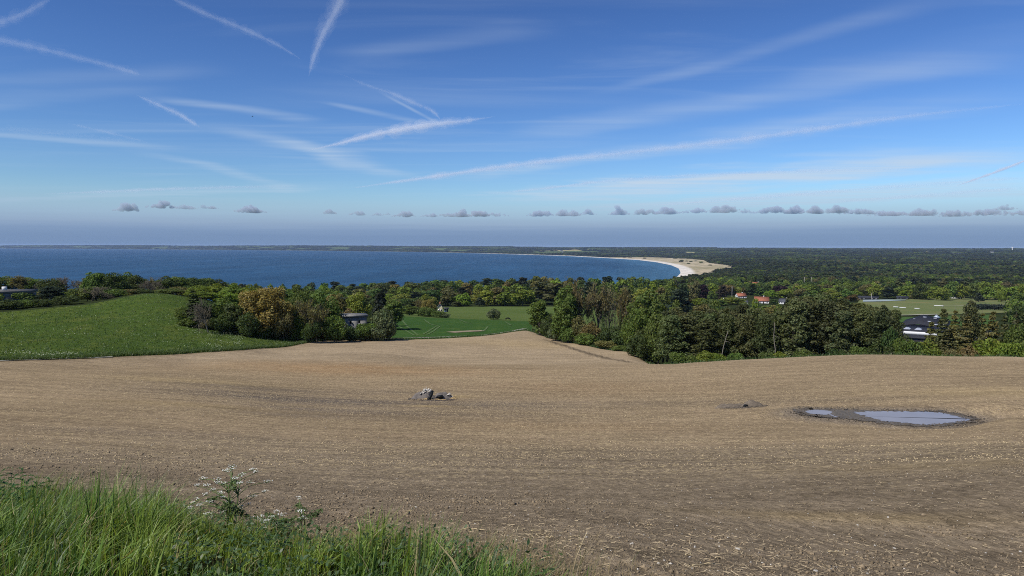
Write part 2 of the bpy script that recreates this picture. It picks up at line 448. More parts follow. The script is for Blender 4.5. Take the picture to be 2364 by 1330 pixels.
# puddles, mud and the two washed-out holes in the field
_Z7 = lambda L: [(1600 + 0.2961 * a, 880 + 0.2961 * b) for a, b in L]
POOL_MAIN = _Z7([(1262, 246), (1300, 240), (1400, 236), (1520, 235), (1650, 236), (1780, 238), (1900, 243), (1960, 252), (2010, 262), (2080, 281), (2120, 290), (2152, 300), (2110, 308), (2050, 316),
                 (1980, 325), (1900, 336), (1800, 339), (1700, 331), (1600, 320), (1500, 311), (1420, 292), (1360, 278), (1310, 263)])
POOL_SMALL = _Z7([(876, 237), (905, 227), (950, 223), (1010, 225), (1060, 231), (1082, 240), (1070, 252), (1030, 262), (990, 258), (930, 255), (895, 247)])
POOL_SLIVER = _Z7([(1055, 256), (1085, 262), (1128, 279), (1110, 280), (1075, 269)])
MUD = _Z7([(818, 240), (835, 218), (900, 208), (1000, 212), (1150, 216), (1350, 222), (1600, 225), (1850, 229), (1960, 234), (2050, 250), (2140, 270), (2222, 290), (2205, 312), (2120, 330), (2000, 343), (1850, 352), (1700, 346),
           (1500, 331), (1380, 312), (1250, 300), (1100, 288), (980, 276), (880, 262), (830, 252)])
ZL = None
_a, _t = ray(2075, 962)
_ds = np.linspace(45, 70, 400)
_e = base_elev(_ds * np.sin(_a), _ds * np.cos(_a))
_k = int(np.argmin(np.abs(_e - (CZ - _ds * _t))))
ZL = float(_e[_k]) - 0.05
def plan(L, z): return np.array([on_z(px, py, z)[:2] for px, py in L])
MUD_P, MAIN_P, SMALL_P, SLIV_P = (plan(L, ZL) for L in (MUD, POOL_MAIN, POOL_SMALL, POOL_SLIVER))

def _hit0(px, py, f):
    a, t = ray(px, py)
    d = np.exp(np.linspace(math.log(2.0), math.log(16000), 5000))
    e = f(d * math.sin(a), d * math.cos(a))
    ok = e >= CZ - d * t
    k = int(np.argmax(ok)) if ok.any() else int(np.searchsorted(d, 8000))
    return np.array([d[k] * math.sin(a), d[k] * math.cos(a), e[k]])
PIT = _hit0(997, 922, base_elev)
PIT2 = _hit0(1716, 940, base_elev)
GULLY = np.array([_hit0(px, py, base_elev)[:2] for px, py in [(1255, 783), (1300, 797), (1320, 804), (1345, 812), (1375, 821), (1410, 829), (1450, 836)]])

def elev(x, y):
    x = np.asarray(x, float); y = np.asarray(y, float)
    shp = x.shape
    x = np.atleast_1d(x); y = np.atleast_1d(y)
    z = base_elev(x, y)
    d = np.hypot(x, y)
    m = (d > 35) & (d < 90)
    if np.any(m):
        xm, ym, zm = x[m], y[m], z[m].copy()
        dm = np.where(inpoly(MUD_P, xm, ym), 0.0, polydist(MUD_P, xm, ym))
        w = 1 - sstep(0.0, 4.5, dm)
        zm = zm * (1 - w) + (ZL - 0.05) * w
        z[m] = zm
    z = z + 0.05 * (fbm(x / 3.1, y / 3.1, 11, 2) - 0.5) * sstep(3, 12, d) * (d < 700)
    return z.reshape(shp)

def hit(px, py):
    return _hit0(px, py, elev)

def ground_at(px, d):
    a, _ = ray(px, 750)
    x, y = d * math.sin(a), d * math.cos(a)
    return np.array([x, y, float(elev(np.array([x]), np.array([y]))[0])])
# ------------------------------------------------------------------ materials
class M:
    """small node-graph helper around a Principled material"""
    def __init__(self, name, rough=0.9, spec=0.2):
        self.m = bpy.data.materials.new(name); self.m.use_nodes = True
        self.nt = self.m.node_tree
        self.b = self.nt.nodes['Principled BSDF']
        self.out = self.nt.nodes['Material Output']
        self.b.inputs['Roughness'].default_value = rough
        self.b.inputs['Specular IOR Level'].default_value = spec
    def N(self, t, **kw):
        n = self.nt.nodes.new(t)
        for k, v in kw.items(): setattr(n, k, v)
        return n
    def L(self, a, b): self.nt.links.new(a, b)
    def set(self, sock, v):
        if isinstance(v, (int, float)): sock.default_value = v
        elif isinstance(v, tuple): sock.default_value = (*v, 1) if len(v) == 3 and sock.type == 'RGBA' else v
        else: self.L(v, sock)
    def pos(self, scale=(1, 1, 1), rot=0.0, loc=(0, 0, 0)):
        g = self.N('ShaderNodeNewGeometry')
        m = self.N('ShaderNodeMapping')
        # rotate first, then stretch
        r = self.N('ShaderNodeMapping'); r.inputs['Rotation'].default_value = (0, 0, rot)
        self.L(g.outputs['Position'], r.inputs[0]); self.L(r.outputs[0], m.inputs[0])
        m.inputs['Scale'].default_value = scale; m.inputs['Location'].default_value = loc
        return m.outputs[0]
    def objco(self, scale=(1, 1, 1)):
        t = self.N('ShaderNodeTexCoord'); m = self.N('ShaderNodeMapping'); self.L(t.outputs['Object'], m.inputs[0])
        m.inputs['Scale'].default_value = scale
        return m.outputs[0]
    def noise(self, vec, scale, detail=4, rough=0.55, dist=0.0, out=0):
        n = self.N('ShaderNodeTexNoise'); self.L(vec, n.inputs['Vector'])
        n.inputs['Scale'].default_value = scale; n.inputs['Detail'].default_value = detail
        n.inputs['Roughness'].default_value = rough; n.inputs['Distortion'].default_value = dist
        return n.outputs[out]
    def ss(self, v, a, b, lo=0.0, hi=1.0):
        n = self.N('ShaderNodeMapRange', interpolation_type='SMOOTHSTEP'); self.L(v, n.inputs[0])
        for i, q in ((1, a), (2, b), (3, lo), (4, hi)): n.inputs[i].default_value = q
        return n.outputs[0]
    def math(self, op, a, b=0.0, clamp=False):
        n = self.N('ShaderNodeMath', operation=op, use_clamp=clamp); self.set(n.inputs[0], a); self.set(n.inputs[1], b)
        return n.outputs[0]
    def mix(self, f, a, b, blend='MIX'):
        n = self.N('ShaderNodeMix', data_type='RGBA', blend_type=blend)
        self.set(n.inputs[0], f); self.set(n.inputs[6], a); self.set(n.inputs[7], b)
        return n.outputs[2]
    def attr(self, name, t='GEOMETRY'):
        n = self.N('ShaderNodeAttribute', attribute_name=name, attribute_type=t); return n
    def scale(self, c, f):
        n = self.N('ShaderNodeVectorMath', operation='SCALE'); self.set(n.inputs[0], c); self.set(n.inputs[3], f); return n.outputs[0]
    def color(self, c): self.set(self.b.inputs['Base Color'], c); return self
    def bump(self, h, strength=0.5, dist=0.05):
        n = self.N('ShaderNodeBump'); n.inputs['Strength'].default_value = strength; n.inputs['Distance'].default_value = dist
        self.L(h, n.inputs['Height']); self.L(n.outputs[0], self.b.inputs['Normal']); return self

def simple(name, col, rough=0.85, var=0.25, scale=3.0, bump=0.0, spec=0.2, metal=0.0):
    m = M(name, rough, spec)
    v = m.noise(m.objco(), scale, 5, 0.6)
    f = m.ss(v, 0.25, 0.75, 1 - var, 1 + var)
    m.color(m.scale(col, f))
    m.b.inputs['Metallic'].default_value = metal
    if bump: m.bump(v, bump, 0.05)
    return m.m

ROWROT = 0.20
def mat_field():
    m = M('soil', 1.0, 0.0)
    soil = m.attr('soil').outputs['Color']
    straw = m.attr('straw').outputs['Fac']
    P = m.pos(); R = m.pos(rot=ROWROT)
    # drill rows about half a metre apart, uneven and broken up
    Rs = m.pos((0.05, 1.0, 1.0), ROWROT)
    row = m.noise(Rs, 1.7, 3, 0.6, 0.15)
    row2 = m.noise(m.pos((0.03, 0.42, 1.0), ROWROT), 1.0, 3, 0.6, 0.3)
    big = m.noise(P, 0.045, 4, 0.6, 0.4)
    med = m.noise(m.pos((0.35, 1.2, 1), ROWROT), 0.5, 4, 0.6)
    fine = m.noise(m.pos((1.0, 0.36, 1.0)), 9.0, 6, 0.7)
    grit = m.noise(m.pos((1.0, 0.42, 1.0)), 34.0, 3, 0.6)
    c = m.scale(soil, m.ss(big, 0.3, 0.7, 0.90, 1.10))
    c = m.scale(c, m.ss(med, 0.3, 0.7, 0.88, 1.12))
    c = m.scale(c, m.ss(row, 0.35, 0.65, 0.94, 1.06))
    c = m.scale(c, m.ss(row2, 0.35, 0.65, 0.95, 1.05))
    lump = m.noise(m.pos((1.0, 0.32, 1)), 2.6, 5, 0.75)
    c = m.scale(c, m.ss(lump, 0.32, 0.68, 0.80, 1.20))
    c = m.scale(c, m.ss(fine, 0.3, 0.7, 0.66, 1.32))
    c = m.scale(c, m.ss(grit, 0.3, 0.7, 0.78, 1.20))
    # chopped straw lying along the rows, thicker in the lines the machine left
    line = m.noise(m.pos((0.012, 0.85, 1.0), ROWROT), 1.0, 4, 0.7, 0.25)
    fl = m.noise(m.pos((4.2, 1.5, 6), ROWROT + 0.1), 2.4, 2, 0.5)
    fl2 = m.noise(m.pos((2.2, 0.75, 4), ROWROT - 0.2), 1.7, 3, 0.65)
    f = m.math('MULTIPLY', m.ss(fl, 0.55, 0.66), m.ss(line, 0.46, 0.58))
    f2 = m.math('MULTIPLY', m.ss(fl2, 0.54, 0.70), 0.62)
    f = m.math('MULTIPLY', m.math('MAXIMUM', f, f2), straw, True)
    c = m.mix(f, c, (0.56, 0.435, 0.235))
    st = m.noise(P, 5.3, 1, 0.4)
    c = m.mix(m.math('MULTIPLY', m.ss(st, 0.80, 0.84), 0.7), c, (0.55, 0.50, 0.44))
    m.color(c)
    h = m.math('ADD', m.math('MULTIPLY', fine, 1.0), m.math('MULTIPLY', row, 0.8))
    h = m.math('ADD', h, m.math('MULTIPLY', grit, 0.35))
    m.bump(h, 0.85, 0.07)
    return m.m

def mat_grassland(name, c1, c2, c3, dry=0.0, streak=0.0, fs=3.0):
    m = M(name, 1.0, 0.0)
    P = m.pos()
    big = m.noise(P, 0.022, 4, 0.55, 0.3)
    med = m.noise(m.pos((1, 0.5, 1)), 0.22, 5, 0.65)
    fine = m.noise(P, fs, 5, 0.75)
    c = m.mix(m.ss(big, 0.35, 0.65), c1, c2)
    c = m.mix(m.math('MULTIPLY', m.ss(med, 0.45, 0.72), 0.7), c, c3)
    c = m.scale(c, m.ss(fine, 0.25, 0.75, 0.55, 1.45))
    if dry:
        dr = m.noise(m.pos((0.25, 1.0, 1)), 0.06, 4, 0.6)
        c = m.mix(m.math('MULTIPLY', m.ss(dr, 0.5, 0.7), dry), c, (0.26, 0.20, 0.09))
    m.color(c)
    m.bump(m.math('ADD', fine, m.math('MULTIPLY', med, 2.0)), 1.0, 0.25)
    return m.m

def mat_ground():
    """woodland floor near by, mosaic of woods, heath and fields farther off; dunes and beach near the shore"""
    m = M('country', 1.0, 0.0)
    col = m.attr('cover').outputs['Color']
    P = m.pos()
    n1 = m.noise(P, 0.03, 5, 0.65); n2 = m.noise(P, 0.5, 4, 0.7)
    c = m.scale(col, m.ss(n1, 0.3, 0.7, 0.75, 1.25))
    c = m.scale(c, m.ss(n2, 0.3, 0.7, 0.75, 1.25))
    m.color(c)
    m.bump(n2, 0.6, 0.4)
    return m.m

def mat_sea():
    m = M('sea_water', 0.45, 0.16)
    P1 = m.pos((0.018, 0.05, 1), 0.25); P2 = m.pos((0.10, 0.25, 1), 0.25); P3 = m.pos((0.0016, 0.0011, 1), -0.3)
    a = m.noise(P1, 1.0, 5, 0.6); b = m.noise(P2, 1.0, 4, 0.65); big = m.noise(P3, 1.0, 4, 0.55, 0.4)
    sh = m.attr('shoal').outputs['Fac']
    deep = m.mix(m.ss(big, 0.35, 0.65), SEA_A, SEA_B)
    c = m.mix(sh, deep, (0.045, 0.125, 0.200))
    rip = m.noise(m.pos((0.045, 0.0045, 1), 0.12), 1.0, 5, 0.7); rip2 = m.noise(m.pos((0.006, 0.0006, 1), 0.12), 1.0, 4, 0.6)
    c = m.scale(c, m.ss(a, 0.3, 0.7, 0.85, 1.15))
    c = m.scale(c, m.ss(rip, 0.3, 0.7, 0.84, 1.17))
    c = m.scale(c, m.ss(rip2, 0.3, 0.7, 0.85, 1.15))
    m.color(c)
    m.b.inputs['IOR'].default_value = 1.33
    m.bump(m.math('ADD', m.math('MULTIPLY', a, 1.0), m.math('MULTIPLY', b, 0.4)), 1.0, 6.0)
    return m.m
SEA_A, SEA_B = (0.015, 0.060, 0.120), (0.021, 0.072, 0.140)

def mat_puddle():
    m = M('puddle_water', 0.06, 0.36)
    P = m.pos()
    n = m.noise(P, 0.6, 3, 0.5)
    m.color(m.mix(m.ss(n, 0.3, 0.7), (0.25, 0.225, 0.20), (0.285, 0.26, 0.235)))
    m.b.inputs['IOR'].default_value = 1.33
    w = m.noise(m.pos((1, 2.5, 1), 0.3), 3.0, 3, 0.5)
    m.bump(w, 0.12, 0.01)
    return m.m

def mat_mud():
    m = M('wet_mud', 0.6, 0.3)
    P = m.pos()
    n = m.noise(P, 1.6, 6, 0.7); g = m.noise(P, 14, 4, 0.7)
    c = m.mix(m.ss(n, 0.35, 0.65), (0.100, 0.085, 0.062), (0.150, 0.124, 0.088))
    c = m.scale(c, m.ss(g, 0.3, 0.7, 0.7, 1.3))
    m.color(c); m.bump(m.math('ADD', n, m.math('MULTIPLY', g, 0.5)), 0.8, 0.08)
    return m.m

def mat_foliage(name, source='object', transl=0.36):
    """leaves: the tree's own tint, each leaf a little different"""
    m = M(name, 0.6, 0.25)
    if source == 'object':
        oi = m.N('ShaderNodeObjectInfo'); tint = oi.outputs['Color']
    elif source == 'instancer':
        tint = m.attr('tint', 'INSTANCER').outputs['Color']
    else:
        tint = m.attr('tint').outputs['Color']
    v = m.attr('leafvar').outputs['Color']
    c = m.mix(1.0, tint, v, 'MULTIPLY')
    m.color(c)
    tr = m.N('ShaderNodeBsdfTranslucent')
    yc = m.mix(1.0, c, (1.25, 1.15, 0.55), 'MULTIPLY')
    m.L(yc, tr.inputs['Color'])
    mx = m.N('ShaderNodeMixShader'); mx.inputs[0].default_value = transl
    m.L(m.b.outputs[0], mx.inputs[1]); m.L(tr.outputs[0], mx.inputs[2]); m.L(mx.outputs[0], m.out.inputs['Surface'])
    return m.m

def mat_bark(name, c1, c2):
    m = M(name, 0.95, 0.1)
    n = m.noise(m.objco((4, 4, 0.8)), 3.0, 5, 0.65)
    m.color(m.mix(m.ss(n, 0.35, 0.65), c1, c2)); m.bump(n, 0.6, 0.05)
    return m.m

MAT_FIELD = mat_field()
MAT_MEADOW = mat_grassland('meadow_grass', (0.066, 0.106, 0.023), (0.100, 0.134, 0.028), (0.130, 0.152, 0.034))
MAT_CROP = mat_grassland('young_crop', (0.042, 0.092, 0.024), (0.050, 0.104, 0.027), (0.075, 0.122, 0.030))
MAT_PASTURE = mat_grassland('pasture_grass', (0.085, 0.125, 0.034), (0.105, 0.145, 0.042), (0.125, 0.150, 0.050))
MAT_VERGE = mat_grassland('verge_turf', (0.030, 0.040, 0.014), (0.05, 0.055, 0.02), (0.11, 0.095, 0.05), fs=20.0)
MAT_GROUND = mat_ground()
MAT_SEA = mat_sea()
MAT_PUDDLE = mat_puddle()
MAT_MUD = mat_mud()
MAT_LEAF = mat_foliage('leaves')
MAT_LEAF_I = mat_foliage('far_leaves', 'instancer')
MAT_LEAF_V = mat_foliage('grass_blades', 'vertex', 0.38)
MAT_LEAF_V.node_tree.nodes['Principled BSDF'].inputs['Roughness'].default_value = 0.45
MAT_LEAF_V.node_tree.nodes['Principled BSDF'].inputs['Specular IOR Level'].default_value = 0.4
MAT_BARK = mat_bark('grey_brown_bark', (0.075, 0.062, 0.045), (0.14, 0.12, 0.09))
MAT_BARK_PALE = mat_bark('pale_bark', (0.15, 0.13, 0.10), (0.22, 0.20, 0.16))
MAT_TWIG = mat_bark('twigs', (0.115, 0.098, 0.068), (0.19, 0.165, 0.12))

# ------------------------------------------------------------------ ground sheets
def pxaz(px): return float(ray(px, 790)[0])
def by_px(table, azs):
    """piecewise-linear value by photograph column"""
    xs = [pxaz(p) for p, _ in table]
    return np.interp(azs, xs, [v for _, v in table])
AZ = np.concatenate([np.radians(np.linspace(-100, -39.5, 16)), np.radians(np.linspace(-39, 39, 800)), np.radians(np.linspace(39.5, 100, 16))])
NA = len(AZ)
PXC = np.tan(AZ.clip(-1.4, 1.4)) * FPX + PW / 2          # about the column each bearing has in the photograph
D0 = by_px([(-1400, 14), (-300, 12.5), (0, 10.6), (200, 9.6), (350, 8.6), (500, 7.0), (700, 5.7), (900, 5.1), (1100, 4.5), (1300, 3.85), (1450, 3.35), (1700, 2.9), (2364, 2.3), (3700, 2.0)], AZ)
D1 = by_px([(-1400, 140), (-300, 137), (0, 135), (200, 140), (400, 150), (560, 162), (674, 180), (777, 205), (900, 207), (1000, 211), (1105, 219), (1190, 236), (1214, 240), (1232, 236), (1263, 220), (1331, 196), (1448, 171), (1500, 155), (1538, 141), (1620, 140), (2364, 140), (3700, 140)], AZ)
_mead = by_px([(-1400, 225), (0, 226), (200, 234), (350, 256), (450, 256), (550, 235), (674, 216), (777, 222), (902, 222)], AZ)
_crop = by_px([(902, 330), (932, 321), (1038, 328), (1162, 342), (1228, 347)], AZ)
is_mead = PXC < 902; is_crop = (PXC >= 902) & (PXC < 1228); is_past = (PXC >= 930) & (PXC < 1440)
D2 = np.where(is_mead, _mead, np.where(is_crop, _crop, by_px([(1228, 262), (1263, 250), (1331, 235), (1448, 230), (1538, 165), (3700, 165)], AZ)))
D3 = np.where(is_past, 560.0, D2 + 60.0)
DFAR = 29000.0

def band(d_in, d_out, n, mode='log'):
    t = np.linspace(0, 1, n)[None, :]
    a, b = d_in[:, None], d_out[:, None]
    if mode == 'log': return a * (b / a) ** t
    return 1.0 / ((1 - t) / a + t / b)

_kind = is_mead.astype(int) + 2 * is_crop + 4 * is_past
SEAMS = set((np.where(np.diff(_kind) != 0)[0] + 1).tolist())
def sheet(name, parts, mat, attrf=None, z_off=0.0):
    """parts: list of (boolean mask of bearings, D (NA,n) distances)"""
    Vs, Fs, n0 = [], [], 0
    for cols, D in parts:
        idx = np.where(cols)[0]
        cuts = [k for k in range(1, len(idx)) if idx[k] - idx[k - 1] > 1 or idx[k] in SEAMS]
        for r in np.split(idx, cuts):
            r = np.concatenate([r, [r[-1] + 1]]) if r[-1] + 1 < NA else r
            if len(r) < 2: continue
            n = D.shape[1]
            dd = D[r].copy()
            if r[-1] in SEAMS: dd[-1] = dd[-2]      # the closing column keeps the strip's own extent
            X = dd * np.sin(AZ[r])[:, None]; Y = dd * np.cos(AZ[r])[:, None]
            i = np.arange(len(r) - 1)[:, None] * n + np.arange(n - 1)[None, :]
            F = np.stack([i, i + n, i + n + 1, i + 1], -1).reshape(-1, 4) + n0
            Vs.append(np.stack([X.ravel(), Y.ravel()], 1)); Fs.append(F); n0 += X.size
    XY = np.concatenate(Vs)
    Z = elev(XY[:, 0], XY[:, 1]) + z_off
    V = np.column_stack([XY, Z])
    me = np_mesh(name, V, np.concatenate(Fs)[:, ::-1], True, attrf(V) if attrf else None)
    o = obj(name, me, mat)
    tag(o, kind='structure')
    return o

ALL = np.ones(NA, bool)
sheet('verge', [(ALL, band(np.full(NA, 0.4), D0, 26))], MAT_VERGE)

def blob(V, px, py, rx, ry, c=None):
    """soft patch on the field round the place seen at (px,py), rx/ry in metres"""
    p = hit(px, py)
    u, v = (V[:, 0] - p[0]), (V[:, 1] - p[1])
    ca, sa = math.cos(ROWROT), math.sin(ROWROT)
    uu, vv = (u * ca - v * sa) / rx, (u * sa + v * ca) / ry
    r = uu ** 2 + vv ** 2 + 0.9 * (fbm(V[:, 0] / (rx * 0.4), V[:, 1] / (ry * 0.5), 31, 3) - 0.5)
    return np.exp(-np.clip(r, 0, 30))

def field_attrs(V):
    x, y = V[:, 0], V[:, 1]
    d = np.hypot(x, y)
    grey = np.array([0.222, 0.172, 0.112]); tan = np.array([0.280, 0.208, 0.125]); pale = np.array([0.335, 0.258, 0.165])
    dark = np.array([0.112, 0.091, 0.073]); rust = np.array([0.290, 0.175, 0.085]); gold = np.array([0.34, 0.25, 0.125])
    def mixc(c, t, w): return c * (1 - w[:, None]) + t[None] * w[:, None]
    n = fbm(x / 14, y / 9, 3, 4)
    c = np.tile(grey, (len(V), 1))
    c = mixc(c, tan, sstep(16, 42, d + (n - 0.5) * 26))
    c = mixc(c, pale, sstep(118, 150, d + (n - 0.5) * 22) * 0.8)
    c = mixc(c, rust, 0.75 * blob(V, 790, 852, 22, 11))
    c = mixc(c, rust, 0.22 * blob(V, 1350, 895, 14, 8) + 0.2 * blob(V, 1300, 985, 9, 4))
    for q in ((720, 925, 17, 5, 1.0), (560, 893, 12, 3.5, .85), (820, 950, 12, 3.2, .7), (640, 955, 9, 2, .5), (1180, 935, 8, 4.5, .55), (930, 905, 6, 2.6, .5), (1900, 925, 9, 2.5, .35),
              (1550, 930, 10, 3.5, .3), (330, 1000, 9, 2.6, .35)):
        c = mixc(c, dark * 1.12, q[4] * blob(V, *q[:4]))
    for q in ((450, 880, 12, 3.5, .5), (440, 935, 8, 2.5, .5), (1040, 915, 2.6, 1.6, .9), (985, 938, 2.8, .9, .9), (985, 905, 3, .8, .4), (2270, 905, 9, 5, .45), (2180, 1075, 4, 2, .35), (1950, 1195, 1.8, .5, .5), (1150, 790, 22, 10, .35), (1250, 800, 14, 9, .3)):
        c = mixc(c, gold, q[4] * blob(V, *q[:4]))
    # ground that the water has soaked or washed
    dm = np.where(inpoly(MUD_P, x, y), 0.0, polydist(MUD_P, x, y))
    c = mixc(c, np.array([0.165, 0.138, 0.105]), 0.85 * (1 - sstep(0.2, 3.2, dm + 2 * (n - 0.5))))
    dg = polydist(GULLY, x, y, False)
    wg = (1 - sstep(0.15, 1.5, dg + 1.6 * (fbm(x / 1.3, y / 1.3, 9, 2) - 0.45))) * sstep(-6, 12, np.hypot(x - GULLY[0, 0], y - GULLY[0, 1]))
    c = mixc(c, np.array([0.075, 0.058, 0.042]), np.clip(wg * 0.9, 0, 1))
    r1 = np.hypot((x - PIT[0]) / 2.3, (y - PIT[1] - 0.3) / 2.0)
    c = mixc(c, np.array([0.110, 0.094, 0.078]), (1 - sstep(0.7, 1.1, r1)) * 0.8)
    r2 = np.hypot((x - PIT2[0]) / 2.2, (y - PIT2[1]) / 1.2)
    c = mixc(c, np.array([0.13, 0.105, 0.078]), (1 - sstep(0.7, 1.3, r2)) * 0.85)
    straw = sstep(10, 25, d) * (1 - 0.45 * sstep(90, 150, d)) * (0.45 + 0.9 * fbm(x / 9, y / 5, 21, 3))
    straw = straw * sstep(0.3, 2.5, dm) * np.where(r1 < 1.1, 0.0, 1.0) + 0.12
    edge = np.interp(np.arctan2(x, y), AZ, D1) - d
    c = mixc(c, np.array([0.17, 0.125, 0.075]), 0.7 * (1 - sstep(0.5, 2.5, edge)))
    return {'soil': c, 'straw': np.clip(straw, 0, 1)}

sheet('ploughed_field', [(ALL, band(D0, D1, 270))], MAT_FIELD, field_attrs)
sheet('meadow', [(is_mead, band(D1, D2, 56))], MAT_MEADOW)
sheet('crop_field', [(is_crop, band(D1, D2, 40))], MAT_CROP)
sheet('pasture', [(is_past, band(D2, D3, 40))], MAT_PASTURE)

DUNE_PX = [(1330, 593.5), (1500, 594.5), (1600, 598.5), (1625, 601.5), (1638, 608), (1690, 614.5), (1692, 618.5), (1650, 626), (1622, 633), (1600, 640), (1561, 643), (1572, 630), (1567, 620), (1550, 612), (1516, 605), (1402, 596)]
DUNE_P = plan(DUNE_PX, 4.0)
def country_attrs(V):
    x, y = V[:, 0], V[:, 1]
    d = np.hypot(x, y)
    floor = np.array([0.030, 0.040, 0.015]); wood = np.array([0.026, 0.036, 0.020])
    c = np.tile(floor, (len(V), 1))
    def mixc(c, t, w): return c * (1 - w[:, None]) + np.asarray(t)[None] * w[:, None]
    c = mixc(c, wood, sstep(900, 1500, d))
    s = np.full(len(V), 1e6); far = d > 700
    s[far] = inland(x[far], y[far])
    # far hills: a patchwork of fields between woods
    f = fbm(x / 420 + 9, y / 900 + 3, 77, 3)
    hills = sstep(5200, 8000, d) * (s > 500)
    c = mixc(c, (0.10, 0.14, 0.05), hills * sstep(0.56, 0.60, f) * 0.8)
    g = fbm(x / 500 + 31, y / 1500 + 8, 91, 2)
    c = mixc(c, (0.42, 0.36, 0.17), hills * sstep(0.80, 0.83, g) * 0.8)
    # dune heath and white sand
    m = (d > 1500) & (d < 16000)
    dn = np.zeros(len(V))
    dn[m] = np.where(inpoly(DUNE_P, x[m], y[m]), 1.0, 0.0)
    n = fbm(x / 60, y / 90, 13, 4)
    heath = np.array([0.44, 0.37, 0.245])[None] * (0.75 + 0.5 * n[:, None])
    gr = sstep(0.46, 0.58, fbm(x / 90 + 3, y / 200, 17, 4))
    heath = heath * (1 - 0.55 * gr[:, None]) + np.array([0.22, 0.20, 0.10])[None] * 0.55 * gr[:, None]
    c = c * (1 - dn[:, None]) + heath * dn[:, None]
    near = sstep(1700, 2100, d)
    wsand = 45 + 0.002 * d
    c = mixc(c, (0.66, 0.61, 0.52), near * (1 - 0.8 * sstep(7000, 11000, d)) * (1 - sstep(0.75, 1.15, s / wsand)) * (s < 400))
    return {'cover': c}

sheet('ground', [(~(is_mead | is_crop), band(D1, D2, 16)), (~is_past, band(D2, D3, 12)), (ALL, np.concatenate([band(D3, np.full(NA, 3000.0), 190, 'inv'), band(np.full(NA, 3000.0), np.full(NA, DFAR), 120)[:, 1:]], 1))], MAT_GROUND, country_attrs)

# sea: one sheet at level 0, rings about the viewer so the horizon stays smooth
def build_sea():
    az = np.radians(np.linspace(-100, 25, 260))
    t = np.linspace(0, 1, 90)
    dd = 1 / ((1 - t) / 800.0 + t / 28500.0)
    X = dd[None, :] * np.sin(az)[:, None]; Y = dd[None, :] * np.cos(az)[:, None]
    n = len(dd)
    i = np.arange(len(az) - 1)[:, None] * n + np.arange(n - 1)[None, :]
    F = np.stack([i + 1, i + n + 1, i + n, i], -1).reshape(-1, 4)
    V = np.column_stack([X.ravel(), Y.ravel(), np.zeros(X.size)])
    s = -inland(V[:, 0], V[:, 1])
    sho = (1 - sstep(10, 300, s + 160 * (fbm(V[:, 0] / 200, V[:, 1] / 300, 4, 3) - 0.5)))
    o = obj('sea', np_mesh('sea', V, F, True, {'shoal': sho}), MAT_SEA)
    tag(o, kind='structure')
build_sea()

def flat_poly(name, P, z, mat, wob=0.0, sub=4, seed=1):
    """closed outline as a flat sheet, its edge broken up a little"""
    rng = np.random.default_rng(seed)
    P = np.asarray(P); n = len(P)
    pts = []
    for i in range(n):
        p0, p1, p2, p3 = P[i - 1], P[i], P[(i + 1) % n], P[(i + 2) % n]
        for k in range(sub):
            t = k / sub
            pts.append(0.5 * ((2 * p1) + (-p0 + p2) * t + (2 * p0 - 5 * p1 + 4 * p2 - p3) * t * t + (-p0 + 3 * p1 - 3 * p2 + p3) * t ** 3))
    pts = np.array(pts) + rng.normal(0, wob, (len(pts), 2))
    bm = bmesh.new()
    vs = [bm.verts.new((p[0], p[1], z)) for p in pts]
    f = bm.faces.new(vs)
    if f.normal.z < 0: f.normal_flip()
    bm.normal_update()
    if bm.faces[:][0].normal.z < 0:
        bmesh.ops.reverse_faces(bm, faces=bm.faces[:])
    bmesh.ops.triangulate(bm, faces=bm.faces[:])
    me = bpy.data.meshes.new(name); bm.to_mesh(me); bm.free()
    o = obj(name, me, mat); tag(o, kind='structure')
    return o
flat_poly('mud', MUD_P, ZL - 0.012, MAT_MUD, 0.20, 7, 3)
flat_poly('puddle', MAIN_P, ZL, MAT_PUDDLE, 0.10, 10, 4)
flat_poly('puddle', SMALL_P, ZL, MAT_PUDDLE, 0.03, 6, 5)
flat_poly('puddle', SLIV_P, ZL, MAT_PUDDLE, 0.02, 4, 6)

# pale farm track between the field and the crop, and the bare patch in the crop
MAT_TRACK = simple('track_chalk', (0.46, 0.43, 0.36), 0.95, 0.25, 0.6)
MAT_BARE = simple('bare_patch', (0.27, 0.22, 0.14), 0.95, 0.3, 0.3)
def ribbon(name, pxs, w, mat, off=0.09, sub=6):
    P = np.array([hit(a, b)[:2] for a, b in pxs])
    t = np.linspace(0, len(P) - 1, (len(P) - 1) * sub + 1)
    X, Y = np.interp(t, np.arange(len(P)), P[:, 0]), np.interp(t, np.arange(len(P)), P[:, 1])
    T = np.gradient(np.column_stack([X, Y]), axis=0); T /= np.linalg.norm(T, axis=1)[:, None]
    Nn = np.column_stack([-T[:, 1], T[:, 0]])
    ww = w * (0.8 + 0.4 * fbm(t, t * 0, 5, 2))[:, None]
    K = 4
    rows = [np.column_stack([X, Y]) + Nn * ww * (k / (K - 1) - 0.5) for k in range(K)]
    XY = np.stack(rows, 1).reshape(-1, 2)
    Z = elev(XY[:, 0], XY[:, 1]) + off
    n = len(t)
    i = np.arange(n - 1)[:, None] * K + np.arange(K - 1)[None, :]
    F = np.stack([i, i + K, i + K + 1, i + 1], -1).reshape(-1, 4)
    me = np_mesh(name, np.column_stack([XY, Z]), F, True)
    me.validate()
    o = obj(name, me, mat); tag(o, kind='structure')
    return o
ribbon('path', [(885, 782.5), (930, 781), (1000, 779), (1078, 776)], 1.6, MAT_TRACK)
ribbon('path', [(1110, 774), (1150, 769.5), (1185, 764.5), (1212, 759.5)], 1.6, MAT_TRACK)
ribbon('path', [(-60, 836.5), (40, 832.5), (140, 829.3), (260, 825.5)], 0.7, MAT_TRACK, 0.12)
